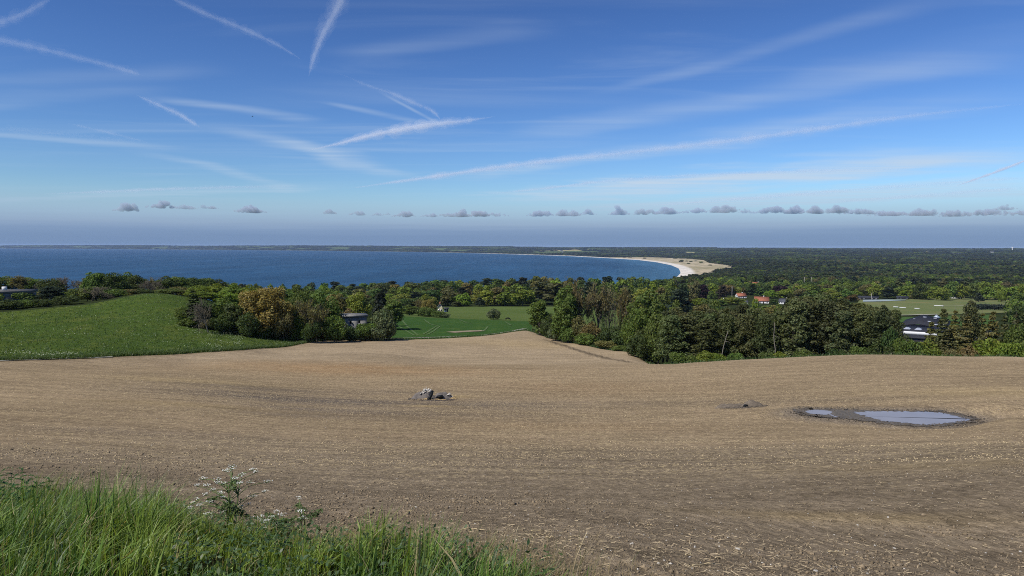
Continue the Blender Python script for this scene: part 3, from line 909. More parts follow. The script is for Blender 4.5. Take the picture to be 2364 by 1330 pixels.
MAT_WHEEL = simple('wheel_track_grass', (0.080, 0.125, 0.036), 1.0, 0.3, 0.3)
Z3 = lambda L: [(880 + 0.2256 * a, 560 + 0.2256 * b) for a, b in L]
for L in ([(205, 765), (225, 810), (275, 870), (375, 948)], [(165, 850), (230, 890), (345, 955)], [(440, 790), (505, 838), (600, 860)], [(600, 860), (540, 905), (470, 945)], [(560, 862), (500, 900), (430, 940)], [(800, 790), (870, 822), (925, 830)], [(1090, 860), (1070, 890), (1040, 905)], [(1270, 812), (1330, 850)]):
    ribbon('wheel_track', Z3(L), 0.7, MAT_WHEEL, 0.10)
ribbon('bare_ground', [(1040, 768), (1070, 765.5), (1115, 763.8)], 5.0, MAT_BARE)
# ------------------------------------------------------------------ trees
def leaf_cards(C, Nrm, size, rng, elong=1.4, var=0.28, hue=0.12):
    """one small folded quad per leaf clump"""
    n = len(C)
    Nrm = Nrm / (np.linalg.norm(Nrm, axis=1)[:, None] + 1e-9)
    r = rng.normal(size=(n, 3))
    A = np.cross(Nrm, r); A /= np.linalg.norm(A, axis=1)[:, None] + 1e-9
    B = np.cross(Nrm, A)
    s = (size * rng.uniform(0.6, 1.35, n))[:, None]
    a, b = A * s * elong * 0.5, B * s * 0.5
    k = Nrm * s * 0.18
    V = np.stack([C - a, C - b + k, C + a, C + b + k], 1).reshape(-1, 3)
    F = np.arange(n * 4).reshape(-1, 4)
    v = rng.uniform(1 - var, 1 + var, n)
    h = rng.uniform(-hue, hue, n)
    col = np.stack([v * (1 + h), v, v * (1 - 0.6 * h)], 1)
    return V, F, np.repeat(col, 4, 0)

def in_ball(n, rng, p=0.45):
    d = rng.normal(size=(n, 3)); d /= np.linalg.norm(d, axis=1)[:, None]
    return d, rng.uniform(0, 1, n) ** p

def limb_path(a, b, rng, k=5, sag=0.1, wob=0.06):
    a, b = np.asarray(a, float), np.asarray(b, float)
    t = np.linspace(0, 1, k)[:, None]
    L = np.linalg.norm(b - a)
    P = a + (b - a) * t
    P += rng.normal(0, wob * L, (k, 3)) * (np.sin(t * np.pi))
    P[:, 2] += np.sin(t[:, 0] * np.pi) * sag * L
    return P

def make_trunk(name, H, r, tops, rng, base=0.15, split=0.4, sides=6):
    """tapering stem to near the top plus limbs out to the given points"""
    g = Geo()
    top = np.array([rng.normal(0, 0.04) * H, rng.normal(0, 0.04) * H, H * 0.86])
    P = limb_path((0, 0, -1.2), top, rng, 9, 0.0, 0.02)
    g.tube(P, np.linspace(r * 1.2, r * 0.15, 9), sides)
    for q in tops:
        z = max(H * base, min(q[2] * rng.uniform(0.45, 0.75), H * 0.8))
        i = np.interp(z, P[:, 2], np.arange(9))
        a = np.array([np.interp(i, np.arange(9), P[:, c]) for c in range(3)])
        rr = r * (1 - 0.85 * z / H) * 0.55
        g.tube(limb_path(a, q, rng, 5, 0.08, 0.05), np.linspace(rr, rr * 0.25, 5), 4)
    return g.mesh(name, True)

def broadleaf(name, seed, H=12.0, R=4.5, th=1.5, ncl=38, nleaf=4600, size=0.42, flat=0.85, egg=0.15, rc=(0.24, 0.40), limbs=7, gap=0.0, droop=0.0, elong=1.4):
    rng = np.random.default_rng(seed)
    c0, rz = (th + H) / 2, (H - th) / 2
    d, rr = in_ball(ncl, rng)
    rr = 0.30 + 0.52 * rr
    C = d * rr[:, None]
    C[:, 2] += rng.normal(0, 0.05, ncl)
    w = 1 - egg * C[:, 2]
    ctr = np.stack([C[:, 0] * R * w, C[:, 1] * R * w, c0 + C[:, 2] * rz], 1)
    crad = rng.uniform(*rc, ncl) * R
    per = np.maximum(8, (nleaf * crad ** 2 / (crad ** 2).sum()).astype(int))
    pts, nr = [], []
    for i in range(ncl):
        k = per[i]
        dd = rng.normal(size=(k, 3)); dd[:, 2] += 0.35
        dd /= np.linalg.norm(dd, axis=1)[:, None]
        u = rng.uniform(0.45, 1.05, k) ** 0.6
        p = ctr[i] + dd * (crad[i] * u)[:, None] * np.array([1, 1, flat])
        if droop:
            p[:, 2] -= droop * rng.uniform(0, 1, k) ** 2 * crad[i] * 1.6
        pts.append(p); nr.append(dd * 0.9 + rng.normal(0, 0.55, (k, 3)))
    pts, nr = np.concatenate(pts), np.concatenate(nr)
    pts[:, 2] = np.maximum(pts[:, 2], 0.08 * rng.uniform(0.2, 3, len(pts)))
    V, F, col = leaf_cards(pts, nr, size, rng, elong)
    crown = np_mesh(name + '_crown', V, F, False, {'leafvar': col})
    idx = rng.choice(ncl, min(limbs, ncl), replace=False)
    trunk = make_trunk(name + '_trunk', H, 0.028 * H, ctr[idx], rng, max(0.1, th / H * 0.8))
    return dict(crown=crown, trunk=trunk, H=float(V[:, 2].max()), R=float(np.percentile(np.hypot(V[:, 0], V[:, 1]), 97)))

def pine(name, seed, H=15.0, R=3.6, th=0.34, tiers=34, nleaf=9000, size=0.27):
    rng = np.random.default_rng(seed)
    pts, nr, tips = [], [], []
    for i in range(tiers):
        z = H * (th + (0.97 - th) * (i + rng.uniform(0, 0.8)) / tiers)
        prof = R * (1.0 - 0.72 * ((z / H - th) / (1 - th)) ** 1.8) * rng.uniform(0.55, 1.1)
        for j in range(rng.integers(2, 5)):
            a = rng.uniform(0, 2 * np.pi); rr = prof * rng.uniform(0.25, 0.85)
            c = np.array([math.cos(a) * rr, math.sin(a) * rr, z + 0.10 * rr + rng.normal(0, 0.3)])
            cr = rng.uniform(0.20, 0.34) * R
            k = int(nleaf / (tiers * 3))
            dd = rng.normal(size=(k, 3)); dd[:, 2] += 0.4; dd /= np.linalg.norm(dd, axis=1)[:, None]
            p = c + dd * (cr * rng.uniform(0.4, 1.05, k) ** 0.6)[:, None] * np.array([1, 1, 0.75])
            pts.append(p); nr.append(dd + rng.normal(0, 0.6, (k, 3)))
            if rng.uniform() < 0.35: tips.append(c)
    pts, nr = np.concatenate(pts), np.concatenate(nr)
    V, F, col = leaf_cards(pts, nr, size, rng, 1.8, 0.35, 0.10)
    crown = np_mesh(name + '_crown', V, F, False, {'leafvar': col})
    for a in range(5):    # dead snags below the crown
        th_ = rng.uniform(0, 6.28); z = H * rng.uniform(0.15, th)
        tips.append(np.array([math.cos(th_) * R * 0.4, math.sin(th_) * R * 0.4, z * 1.05]))
    trunk = make_trunk(name + '_trunk', H * 1.1, 0.016 * H, tips, rng, 0.14)
    return dict(crown=crown, trunk=trunk, H=float(V[:, 2].max()), R=float(np.percentile(np.hypot(V[:, 0], V[:, 1]), 97)))

def conifer(name, seed, H=14.0, R=3.2, base=0.08, nwh=20, nleaf=4800, size=0.42, droop=0.25, sparse=1.0):
    rng = np.random.default_rng(seed)
    g = Geo()
    P = limb_path((0, 0, -1.0), (rng.normal(0, .2), rng.normal(0, .2), H), rng, 8, 0, 0.01)
    g.tube(P, np.linspace(0.016 * H, 0.02, 8), 6)
    pts, nr = [], []
    for i in range(nwh):
        f = (i + rng.uniform(-0.2, 0.5)) / nwh
        z = H * (base + (0.97 - base) * f)
        L0 = R * (1 - f) ** 0.85 + 0.25
        nb = rng.integers(5, 8)
        a0 = rng.uniform(0, 6.28)
        for j in range(nb):
            if rng.uniform() > sparse: continue
            a = a0 + j * 6.283 / nb + rng.normal(0, 0.2); L = L0 * rng.uniform(0.65, 1.12)
            k = max(4, int(nleaf / nwh / 6 * (0.35 + 1.3 * (1 - f))))
            t = rng.uniform(0.12, 1.0, k) ** 0.8
            sp = (0.10 + 0.16 * (1 - t)) * L + 0.12
            lat = rng.normal(0, 1, k) * sp
            x = np.cos(a) * t * L - np.sin(a) * lat; y = np.sin(a) * t * L + np.cos(a) * lat
            zz = z - droop * L * t ** 1.6 + 0.12 * L * t ** 4 - np.abs(rng.normal(0, 0.16, k))
            pts.append(np.stack([x, y, zz], 1))
            nr.append(np.stack([np.cos(a) * 0.5 + rng.normal(0, .5, k), np.sin(a) * 0.5 + rng.normal(0, .5, k), 0.9 + rng.normal(0, .4, k)], 1))
            g.tube([(0, 0, z), (math.cos(a) * L * .5, math.sin(a) * L * .5, z - droop * L * .33), (math.cos(a) * L * .9, math.sin(a) * L * .9, z - droop * L * .8)], [0.05, 0.035, 0.015], 3, False)
    pts, nr = np.concatenate(pts), np.concatenate(nr)
    V, F, col = leaf_cards(pts, nr, size, rng, 1.7, 0.32, 0.10)
    crown = np_mesh(name + '_crown', V, F, False, {'leafvar': col})
    return dict(crown=crown, trunk=g.mesh(name + '_trunk', True), H=float(V[:, 2].max()), R=float(np.percentile(np.hypot(V[:, 0], V[:, 1]), 97)))

def twig_tree(name, seed, H=10.0, R=4.0, depth=5, nleaf=0, size=0.25, up=0.55, tw=0.028, th=0.18):
    """leafless or just budding tree: a branching skeleton down to the twigs"""
    rng = np.random.default_rng(seed)
    g, gt = Geo(), Geo()
    tips = []
    def grow(p, d, L, r, k):
        n = 4
        P = [p]; q = np.array(p, float); dd = np.array(d, float)
        for i in range(n - 1):
            dd = dd + rng.normal(0, 0.13, 3); dd[2] += 0.05 * up; dd /= np.linalg.norm(dd)
            q = q + dd * L / (n - 1); P.append(q.copy())
        tgt = g if k <= 1 else gt
        tgt.tube(P, np.linspace(r, max(r * 0.6, tw * 0.6), n), 5 if k <= 1 else 3, False)
        if k >= depth - 1: tips.extend(P[1:])
        if k >= depth: return
        m = rng.integers(3, 5) if k else rng.integers(5, 8)
        for j in range(m):
            a = rng.uniform(0.35, 0.85); b = rng.uniform(0, 6.283)
            s = np.cross(dd, rng.normal(size=3)); s /= np.linalg.norm(s)
            nd = dd * math.cos(a) + s * math.sin(a); nd[2] += 0.15 * up; nd /= np.linalg.norm(nd)
            st = P[rng.integers(1, n)] if j else P[-1]
            grow(st, nd, L * rng.uniform(0.58, 0.82), max(r * 0.55, tw), k + 1)
    grow((0, 0, -0.6), (rng.normal(0, .06), rng.normal(0, .06), 1), H * (th + 0.12), 0.022 * H, 0)
    mt = g.mesh(name + '_trunk', True); mw = gt.mesh(name + '_twigs', False)
    allv = np.concatenate(gt.V)
    out = dict(trunk=mt, twigs=mw, H=float(np.percentile(allv[:, 2], 99.5)), R=float(np.percentile(np.hypot(allv[:, 0], allv[:, 1]), 96)))
    if nleaf:
        T = np.array(tips); i = rng.integers(0, len(T), nleaf)
        pts = T[i] + rng.normal(0, 0.28, (nleaf, 3))
        V, F, col = leaf_cards(pts, rng.normal(size=(nleaf, 3)) + np.array([0, 0, 0.5]), size, rng, 1.5, 0.3, 0.15)
        out['crown'] = np_mesh(name + '_crown', V, F, False, {'leafvar': col})
    return out

PROTO = {}
for i in range(5): PROTO['round%d' % i] = broadleaf('broadleaf', 10 + i, 12, 4.6 + 0.5 * (i % 3), 0.1 + 0.5 * (i % 2), 46 + 5 * i, 6000, 0.40, egg=0.1 * i, rc=(0.24, 0.38))
for i in range(3): PROTO['upright%d' % i] = broadleaf('upright_tree', 30 + i, 14, 3.2, 0.2, 52, 5600, 0.38, egg=-0.05 + 0.15 * i, rc=(0.28, 0.46), limbs=9)
for i in range(3): PROTO['bush%d' % i] = broadleaf('shrub', 40 + i, 5, 3.2, 0.15, 30, 3200, 0.30, rc=(0.26, 0.42), limbs=5)
PROTO['willow0'] = broadleaf('willow', 50, 12, 5.4, 0.0, 110, 15000, 0.22, rc=(0.15, 0.26), flat=1.15, droop=0.5, elong=2.2, limbs=10)
for i in range(4): PROTO['pine%d' % i] = pine('pine', 60 + i, 15, 3.4 + 0.3 * i, 0.16 + 0.05 * i)
for i in range(3): PROTO['conifer%d' % i] = conifer('conifer', 70 + i, 14, 3.4 - 0.3 * i, 0.06, 18 + 2 * i, sparse=0.85)
for i in range(3): PROTO['bare%d' % i] = twig_tree('bare_tree', 80 + i, 9, 4, 5, 0)
for i in range(3): PROTO['budding%d' % i] = twig_tree('budding_tree', 90 + i, 11, 4, 5, 2600, 0.26, 0.8)
# coarser crowns for trees several hundred metres off
for i in range(5): PROTO['far%d' % i] = broadleaf('far_tree', 110 + i, 12, 5.0 + 0.4 * (i % 3), 0.0, 30, 1500, 0.80, egg=0.08 * i, rc=(0.26, 0.44), limbs=4)
for i in range(3): PROTO['farpine%d' % i] = pine('far_pine', 120 + i, 13, 3.6, 0.16, 14, 1000, 0.80)
PROTO['farconifer0'] = conifer('far_conifer', 130, 13, 3.4, 0.02, 11, 900, 0.85)

G_BRIGHT, G_MID, G_DARK = (0.150, 0.200, 0.030), (0.100, 0.146, 0.032), (0.058, 0.088, 0.024)
G_GREY, G_OLIVE, G_PINE = (0.115, 0.140, 0.066), (0.145, 0.132, 0.048), (0.080, 0.092, 0.036)
G_GOLD, G_RUST, G_PURPLE = (0.245, 0.208, 0.058), (0.175, 0.145, 0.062), (0.024, 0.011, 0.017)
G_LIME, G_BLUE = (0.175, 0.205, 0.034), (0.040, 0.055, 0.038)
TRNG = np.random.default_rng(5)

def put_tree(px, d, top, wpx, proto, col, name, label, group=None, cat='tree', bark=None, sink=0.0, jit=0.08):
    """a tree standing at distance d in the direction of column px, as tall as row top shows it and wpx wide"""
    p = ground_at(px, d)
    pr = PROTO[proto]
    _, t = ray(px, top)
    h = max(1.2, (CZ - d * t) - p[2] + sink)
    w = wpx / FPX * d * math.cos(pxaz(px)) if wpx else None
    sz = h / pr['H']
    sx = (w / 2 / pr['R']) if w else sz * TRNG.uniform(0.85, 1.15)
    root = empty(name, (p[0], p[1], p[2] - sink), TRNG.uniform(0, 6.283), (sx, sx, sz))
    tag(root, label, cat, group)
    o = obj('trunk', pr['trunk'], bark or MAT_BARK, root)
    if 'twigs' in pr: obj('twigs', pr['twigs'], MAT_TWIG, root)
    if 'crown' in pr:
        c = obj('crown', pr['crown'], MAT_LEAF, root)
        j = 1 + TRNG.uniform(-jit, jit, 3) + TRNG.uniform(-jit, jit)
        c.color = (*(np.array(col) * np.array([1.20, 1.17, 1.10]) * j), 1)
    return root

# things that look alike get told apart by row, by landmark and, last, by their order from the left
ALIKE = []
def alike(root, px, base, marks):
    ALIKE.append((root, px, base + ' ' + next(w for lim, w in marks if px < lim)))
def settle_labels():
    by = {}
    for r, px, l in ALIKE: by.setdefault(l, []).append((px, r))
    words = 'first second third fourth fifth sixth seventh eighth ninth tenth eleventh twelfth'.split()
    for l, L in by.items():
        L.sort(key=lambda t: t[0])
        for i, (px, r) in enumerate(L):
            r['label'] = l if len(L) == 1 else f'{l}, {words[min(i, 11)]} from left'
def lerp_top(tops, px):
    return float(np.interp(px, [a for a, _ in tops], [b for _, b in tops]))

# --- shrubbery and trees on the mound, round the bunker (left middle ground)
LB = 'trees and bushes round the grey bunker'
put_tree(447, 193, 669, 56, 'conifer0', G_DARK, 'dark_conifer', 'dark conifer at the meadow end of the thicket with the golden willow', LB)
put_tree(424, 196, 706, 40, 'bush0', G_MID, 'bush', 'dark green bush at the outer end of the thicket below the green mound', LB, 'bush')
put_tree(480, 186, 688, 74, 'bare0', G_OLIVE, 'bare_tree', 'bare pale-stemmed tree in front of the thicket below the green mound', LB, bark=MAT_BARK_PALE)
put_tree(470, 197, 690, 60, 'bush1', G_DARK, 'bush', 'dark rounded bush behind the bare pale-stemmed tree', LB, 'bush')
put_tree(520, 200, 684, 64, 'round0', G_MID, 'broadleaf_tree', 'yellowish green tree between the bare tree and the golden willow', LB)
put_tree(545, 192, 700, 66, 'bush2', G_DARK, 'bush', 'dark green bush left of the golden willow, at its foot', LB, 'bush')
put_tree(515, 189, 722, 50, 'bush0', G_DARK, 'bush', 'low dark bush at the meadow edge beside the bare tree', LB, 'bush')
put_tree(575, 188, 718, 54, 'bush1', G_DARK, 'bush', 'low dark bush at the meadow edge under the golden willow', LB, 'bush')
put_tree(612, 194, 660, 124, 'willow0', G_GOLD, 'willow_tree', 'big golden-brown willow in the thicket below the mound')
put_tree(655, 190, 722, 50, 'bush2', G_OLIVE, 'bush', 'olive bush at the right foot of the golden willow', LB, 'bush')
put_tree(694, 204, 672, 84, 'round1', G_MID, 'broadleaf_tree', 'leafy green tree right of the golden willow', LB)
put_tree(685, 194, 733, 40, 'bush0', G_BRIGHT, 'bush', 'small bright green bush between the golden willow and the budding tree', LB, 'bush')
put_tree(737, 212, 664, 92, 'round2', G_MID, 'broadleaf_tree', 'broad deep green tree behind the budding tree', LB)
put_tree(732, 192, 693, 84, 'budding0', G_OLIVE, 'budding_tree', 'brown budding tree with bare branches left of the grey bunker', LB)
put_tree(772, 194, 726, 60, 'bush1', G_MID, 'bush', 'spreading green bush against the left end of the grey bunker', LB, 'bush')
put_tree(720, 189, 742, 46, 'bush2', G_DARK, 'bush', 'low bush under the brown budding tree', LB, 'bush')
put_tree(775, 246, 676, 60, 'round3', G_OLIVE, 'broadleaf_tree', 'olive-green tree behind the left end of the grey bunker', LB)
put_tree(826, 280, 672, 60, 'round4', G_LIME, 'broadleaf_tree', 'bright yellow-green tree standing above the grey bunker', LB)
put_tree(808, 228, 712, 62, 'bush0', G_RUST, 'bush', 'brownish bush growing on top of the grey bunker', LB, 'bush')
put_tree(880, 262, 672, 40, 'farpine0', G_BLUE, 'pine_tree', 'dark blue-green pine behind the round grey-green bush', LB)
put_tree(884, 203, 709, 58, 'bush1', G_GREY, 'bush', 'round grey-green bush at the right end of the thicket by the track', LB, 'bush')
put_tree(846, 201, 746, 62, 'bush2', G_MID, 'bush', 'low green bush in front of the grey bunker', LB, 'bush')
put_tree(812, 199, 752, 50, 'bush0', G_DARK, 'bush', 'low dark bush under the front wall of the grey bunker', LB, 'bush')
put_tree(872, 200, 742, 44, 'bush0', G_GREY, 'bush', 'small grey-green bush touching the round bush by the track', LB, 'bush')
put_tree(905, 250, 690, 52, 'upright0', G_MID, 'broadleaf_tree', 'upright green tree behind the round grey-green bush by the track', LB)

_rl = np.random.default_rng(61)
for px in range(436, 905, 19):
    c, w = ((G_DARK, 'dark'), (G_MID, 'green'), (G_DARK, 'dark'), (G_OLIVE, 'olive'))[_rl.integers(4)]
    d = float(np.interp(px, [430, 520, 630, 780, 905], [188, 189, 190, 200, 205])) + _rl.uniform(0, 4)
    top = float(np.interp(px, [430, 520, 630, 780, 905], [733, 740, 748, 754, 756])) + _rl.uniform(-9, 6)
    alike(put_tree(px, d, top, _rl.uniform(30, 46), 'bush%d' % _rl.integers(3), c, 'bush', 'x', LB, 'bush'), px, w + ' undergrowth bush of the thicket', [(560, 'by the bare tree'), (670, 'below the willow'), (790, 'left of the bunker'), (9999, 'below the bunker')])

# --- scrub behind the mound, along the left edge
SL = 'scrub behind the green mound'
SCRUB_MARKS = [(100, 'above the left bunker'), (215, 'left of the mound'), (345, 'above the mound'), (9999, 'right of the mound')]
tops = [(-150, 640), (0, 637), (55, 633), (110, 642), (200, 640), (215, 628), (270, 626), (335, 631), (345, 642), (370, 636), (420, 638), (460, 642), (500, 640), (535, 652)]
kinds = [('bare0', G_OLIVE, 'bare_shrub', 'leafless grey-brown thorn tree in the scrub behind the green mound'),
         ('round1', G_DARK, 'scrub_tree', 'dark green rounded tree in the scrub behind the green mound'),
         ('budding1', G_OLIVE, 'budding_shrub', 'olive half-bare tree in the scrub behind the green mound'),
         ('round3', G_MID, 'scrub_tree', 'mid-green rounded tree in the scrub behind the green mound')]
seq = [(-110, 0, 300), (-60, 3, 310), (-20, 1, 330), (12, 3, 345), (40, 2, 330), (70, 3, 345), (98, 0, 335), (118, 1, 310), (135, 2, 345), (165, 0, 320), (190, 2, 335), (222, 3, 300), (240, 1, 330), (265, 1, 300),
       (295, 3, 320), (320, 1, 310), (345, 0, 300), (365, 2, 330), (385, 1, 320), (408, 3, 330), (432, 1, 345), (455, 1, 320), (478, 3, 345), (505, 1, 350), (530, 3, 360)]
for px, k, d in seq:
    pr, c, nm, lb = kinds[k]
    alt = {'round1': ['round0', 'round1', 'round2', 'round4'], 'round3': ['round3', 'round1', 'round0'], 'bare0': ['bare0', 'bare1', 'bare2'], 'budding1': ['budding1', 'budding0', 'budding2']}[pr]
    put_tree(px, d, lerp_top(tops, px) + TRNG.uniform(-2, 5), TRNG.uniform(48, 74), alt[int(TRNG.integers(len(alt)))], c, nm, lb, SL)
    alike(bpy.data.objects[COL.objects[-1].parent.name], px, lb.replace(' in the scrub behind the green mound', ' in the scrub'), SCRUB_MARKS)
put_tree(120, 252, 660, 62, 'pine1', G_BLUE, 'dark_pine', 'dusky dark conifer standing in front of the scrub beside the left bunker', SL)
put_tree(92, 240, 690, 60, 'bush1', G_DARK, 'bush', 'dark bush at the meadow edge right of the left bunker', SL, 'bush')
put_tree(155, 243, 682, 64, 'bush2', G_DARK, 'bush', 'broad dark bush where the meadow climbs to the green mound', SL, 'bush')
put_tree(215, 262, 662, 80, 'bare1', G_OLIVE, 'bare_shrub', 'wide leafless grey shrub behind the left slope of the green mound', SL, 'shrub')
put_tree(18, 236, 690, 66, 'bush0', G_DARK, 'bush', 'dark bush under the left bunker at the edge of the picture', SL, 'bush')
put_tree(56, 239, 692, 50, 'bush2', G_MID, 'bush', 'mid-green bush below the right end of the left bunker', SL, 'bush')
put_tree(-40, 238, 690, 60, 'bush1', G_DARK, 'bush', 'dark bush beyond the edge of the left bunker', SL, 'bush')
for px, top, wd in ((290, 672, 46), (330, 668, 50), (375, 669, 46), (250, 680, 40)):
    alike(put_tree(px, 288, top, wd, 'bush%d' % (px % 3), G_BRIGHT, 'bush', 'x', SL, 'bush'), px, 'light green hedge bush', [(9999, 'just behind the crest of the green mound')])
_rs = np.random.default_rng(6)
for px in range(-70, 425, 21):
    c, w = ((G_DARK, 'dark green'), (G_OLIVE, 'brownish'), (G_MID, 'mid-green'))[_rs.integers(3)]
    top = lerp_top([(-80, 676), (60, 672), (130, 668), (200, 664), (300, 664), (430, 664)], px) + _rs.uniform(-6, 8)
    alike(put_tree(px, 278 + _rs.uniform(-12, 14), top, _rs.uniform(44, 64), 'bush%d' % _rs.integers(3), c, 'bush', 'x', SL, 'bush'), px, w + ' bush low in the scrub', SCRUB_MARKS)
# brighter beeches behind the thicket
BB = 'bright beeches behind the thicket'
for px, top, d, wd in ((440, 664, 300, 56), (462, 658, 285, 60), (500, 654, 300, 66), (540, 655, 290, 64), (575, 656, 310, 60), (470, 672, 262, 60), (520, 670, 262, 60), (565, 672, 268, 54), (655, 660, 320, 60), (690, 656, 340, 60)):
    alike(put_tree(px, d, top, wd, 'round%d' % (px % 5), G_BRIGHT if px < 600 else G_MID, 'beech_tree', 'x', BB), px, 'bright green beech' if px < 600 else 'green beech', [(480, 'behind the bare pale-stemmed tree'), (600, 'behind the golden willow'), (9999, 'right of the golden willow')])

# --- the wood between the fields and the sea
WB = 'wood between the fields and the sea'
tops = [(540, 651), (570, 653), (600, 653), (640, 655), (700, 651), (760, 650), (830, 652), (900, 648), (1000, 645), (1100, 642), (1180, 638), (1260, 637), (1300, 640), (1380, 636), (1460, 637), (1520, 641), (1560, 645), (1620, 648)]
wk = [('far0', G_MID, 'mid-green broadleaf tree in the wood before the sea'), ('far1', G_BRIGHT, 'light green broadleaf tree in the wood before the sea'),
      ('far2', G_DARK, 'dark green broadleaf tree in the wood before the sea'), ('farpine0', G_BLUE, 'blackish pine in the wood before the sea'), ('far4', G_OLIVE, 'olive-brown tree in the wood before the sea')]
wrng = np.random.default_rng(21)
WOOD_MARKS = [(640, 'behind the golden willow'), (770, 'right of the golden willow'), (900, 'above the grey bunker'), (1040, 'above the cottage'), (1230, 'above the pasture'), (1340, 'above the upright trees'), (1450, 'above the budding trees'), (9999, 'below the beach')]
def wood_row(px0, px1, step, d, drop, w, probs, rowname, jit=4):
    px = px0
    while px < px1:
        k = int(wrng.choice(5, p=probs)); pr, c, lb = wk[k]
        pr = 'far%d' % wrng.integers(5) if not pr.startswith('farp') else 'farpine%d' % wrng.integers(3)
        r = put_tree(px + wrng.uniform(-4, 4), d * wrng.uniform(0.94, 1.06), lerp_top(tops, px) + drop + wrng.uniform(-jit, jit), w * wrng.uniform(0.8, 1.25), pr, c, 'pine_tree' if k == 3 else 'broadleaf_tree', lb, WB, jit=0.14)
        alike(r, px, lb.replace(' in the wood before the sea', '') + ' in the ' + rowname, WOOD_MARKS)
        px += step * wrng.uniform(0.75, 1.25)
wood_row(560, 1620, 30, 820, 1, 34, [.28, .14, .25, .23, .10], 'skyline row', 2.5)
wood_row(560, 1600, 33, 730, 7, 38, [.32, .22, .20, .14, .12], 'second row', 4)
wood_row(640, 1560, 36, 650, 16, 42, [.32, .22, .20, .12, .14], 'middle row', 5)
wood_row(760, 1230, 36, 600, 26, 46, [.30, .26, .20, .10, .14], 'fourth row', 6)
wood_row(780, 1010, 34, 520, 38, 46, [.36, .22, .20, .10, .12], 'front row', 6)
wood_row(1440, 1600, 38, 560, 26, 52, [.30, .26, .20, .10, .14], 'fourth row', 6)
EDG = 'trees along the far side of the pasture'
for px, d, top, wd, pr, c, lb in (
    (1060, 575, 678, 42, 'far0', G_MID, 'mid-green tree at the far edge of the pasture behind the dark pine'),
    (1108, 560, 686, 24, 'farpine1', G_BLUE, 'dark pine at the edge of the pasture, left of the round bush'),
    (1055, 560, 696, 26, 'farpine2', G_PINE, 'low dark pine at the pasture edge beside the white hut'),
    (1125, 575, 668, 44, 'far3', G_LIME, 'yellow-green tree at the far edge of the pasture, above the round bush'),
    (1165, 572, 672, 44, 'far1', G_BRIGHT, 'light green tree left of the big rounded one at the pasture edge'),
    (1205, 570, 659, 58, 'far4', G_BRIGHT, 'big rounded bright green tree at the far edge of the pasture'),
    (1150, 640, 660, 30, 'farpine0', G_BLUE, 'blackish pine rising behind the bright trees of the pasture edge'),
    (1255, 600, 650, 80, 'farpine1', G_PINE, 'dark pine clump right of the big rounded bright tree'),
    (1285, 585, 652, 70, 'farpine2', G_PINE, 'dark grey-green pine clump above the right end of the pasture'),
    (1180, 575, 690, 36, 'far2', G_MID, 'low bushy tree at the foot of the bright pasture-edge trees'),
    (1240, 578, 690, 40, 'far0', G_DARK, 'dark bushy tree at the pasture edge below the pine clump'),
    (1320, 578, 690, 40, 'far2', G_DARK, 'dark bushy tree at the pasture edge seen through the budding trees'),
    (1380, 578, 688, 46, 'far1', G_OLIVE, 'olive bushy tree at the pasture edge seen through the budding trees'),
    (1420, 570, 680, 50, 'far3', G_MID, 'green tree at the right end of the pasture edge')):
    put_tree(px, d, top, wd, pr, c, 'pine_tree' if 'pine' in pr else 'broadleaf_tree', lb, EDG)
HG = 'hedge trees between crop and cottage'
for px, d, top, wd, pr, c, lb in (
    (945, 342, 703, 40, 'round0', G_MID, 'green rounded tree at the left end of the hedge above the crop'),
    (920, 345, 712, 34, 'bush0', G_DARK, 'dark bush at the corner of the crop behind the round grey-green bush'),
    (990, 352, 690, 36, 'willow0', G_GOLD, 'small golden-brown willow in front of the cottage'),
    (985, 338, 708, 46, 'bush1', G_MID, 'green bush under the small golden willow by the crop'),
    (1012, 334, 718, 34, 'bush2', G_MID, 'green bush at the crop corner below the cottage'),
    (1028, 333, 722, 26, 'bush0', G_GREY, 'small whitish-green bush at the end of the hedge by the crop'),
    (965, 340, 712, 36, 'bush2', G_DARK, 'dark bush in the middle of the hedge above the crop'),
    (968, 420, 692, 40, 'budding2', G_OLIVE, 'bare twiggy tree left of the small golden willow')):
    put_tree(px, d, top, wd, pr, c, 'willow_tree' if 'willow' in pr else ('bush' if 'bush' in pr else 'tree'), lb, HG, 'bush' if 'bush' in pr else 'tree')
put_tree(1140, 349, 711, 33, 'bush1', G_GREY, 'bush', 'single round grey-green bush in the pasture near the dark horse', None, 'bush')

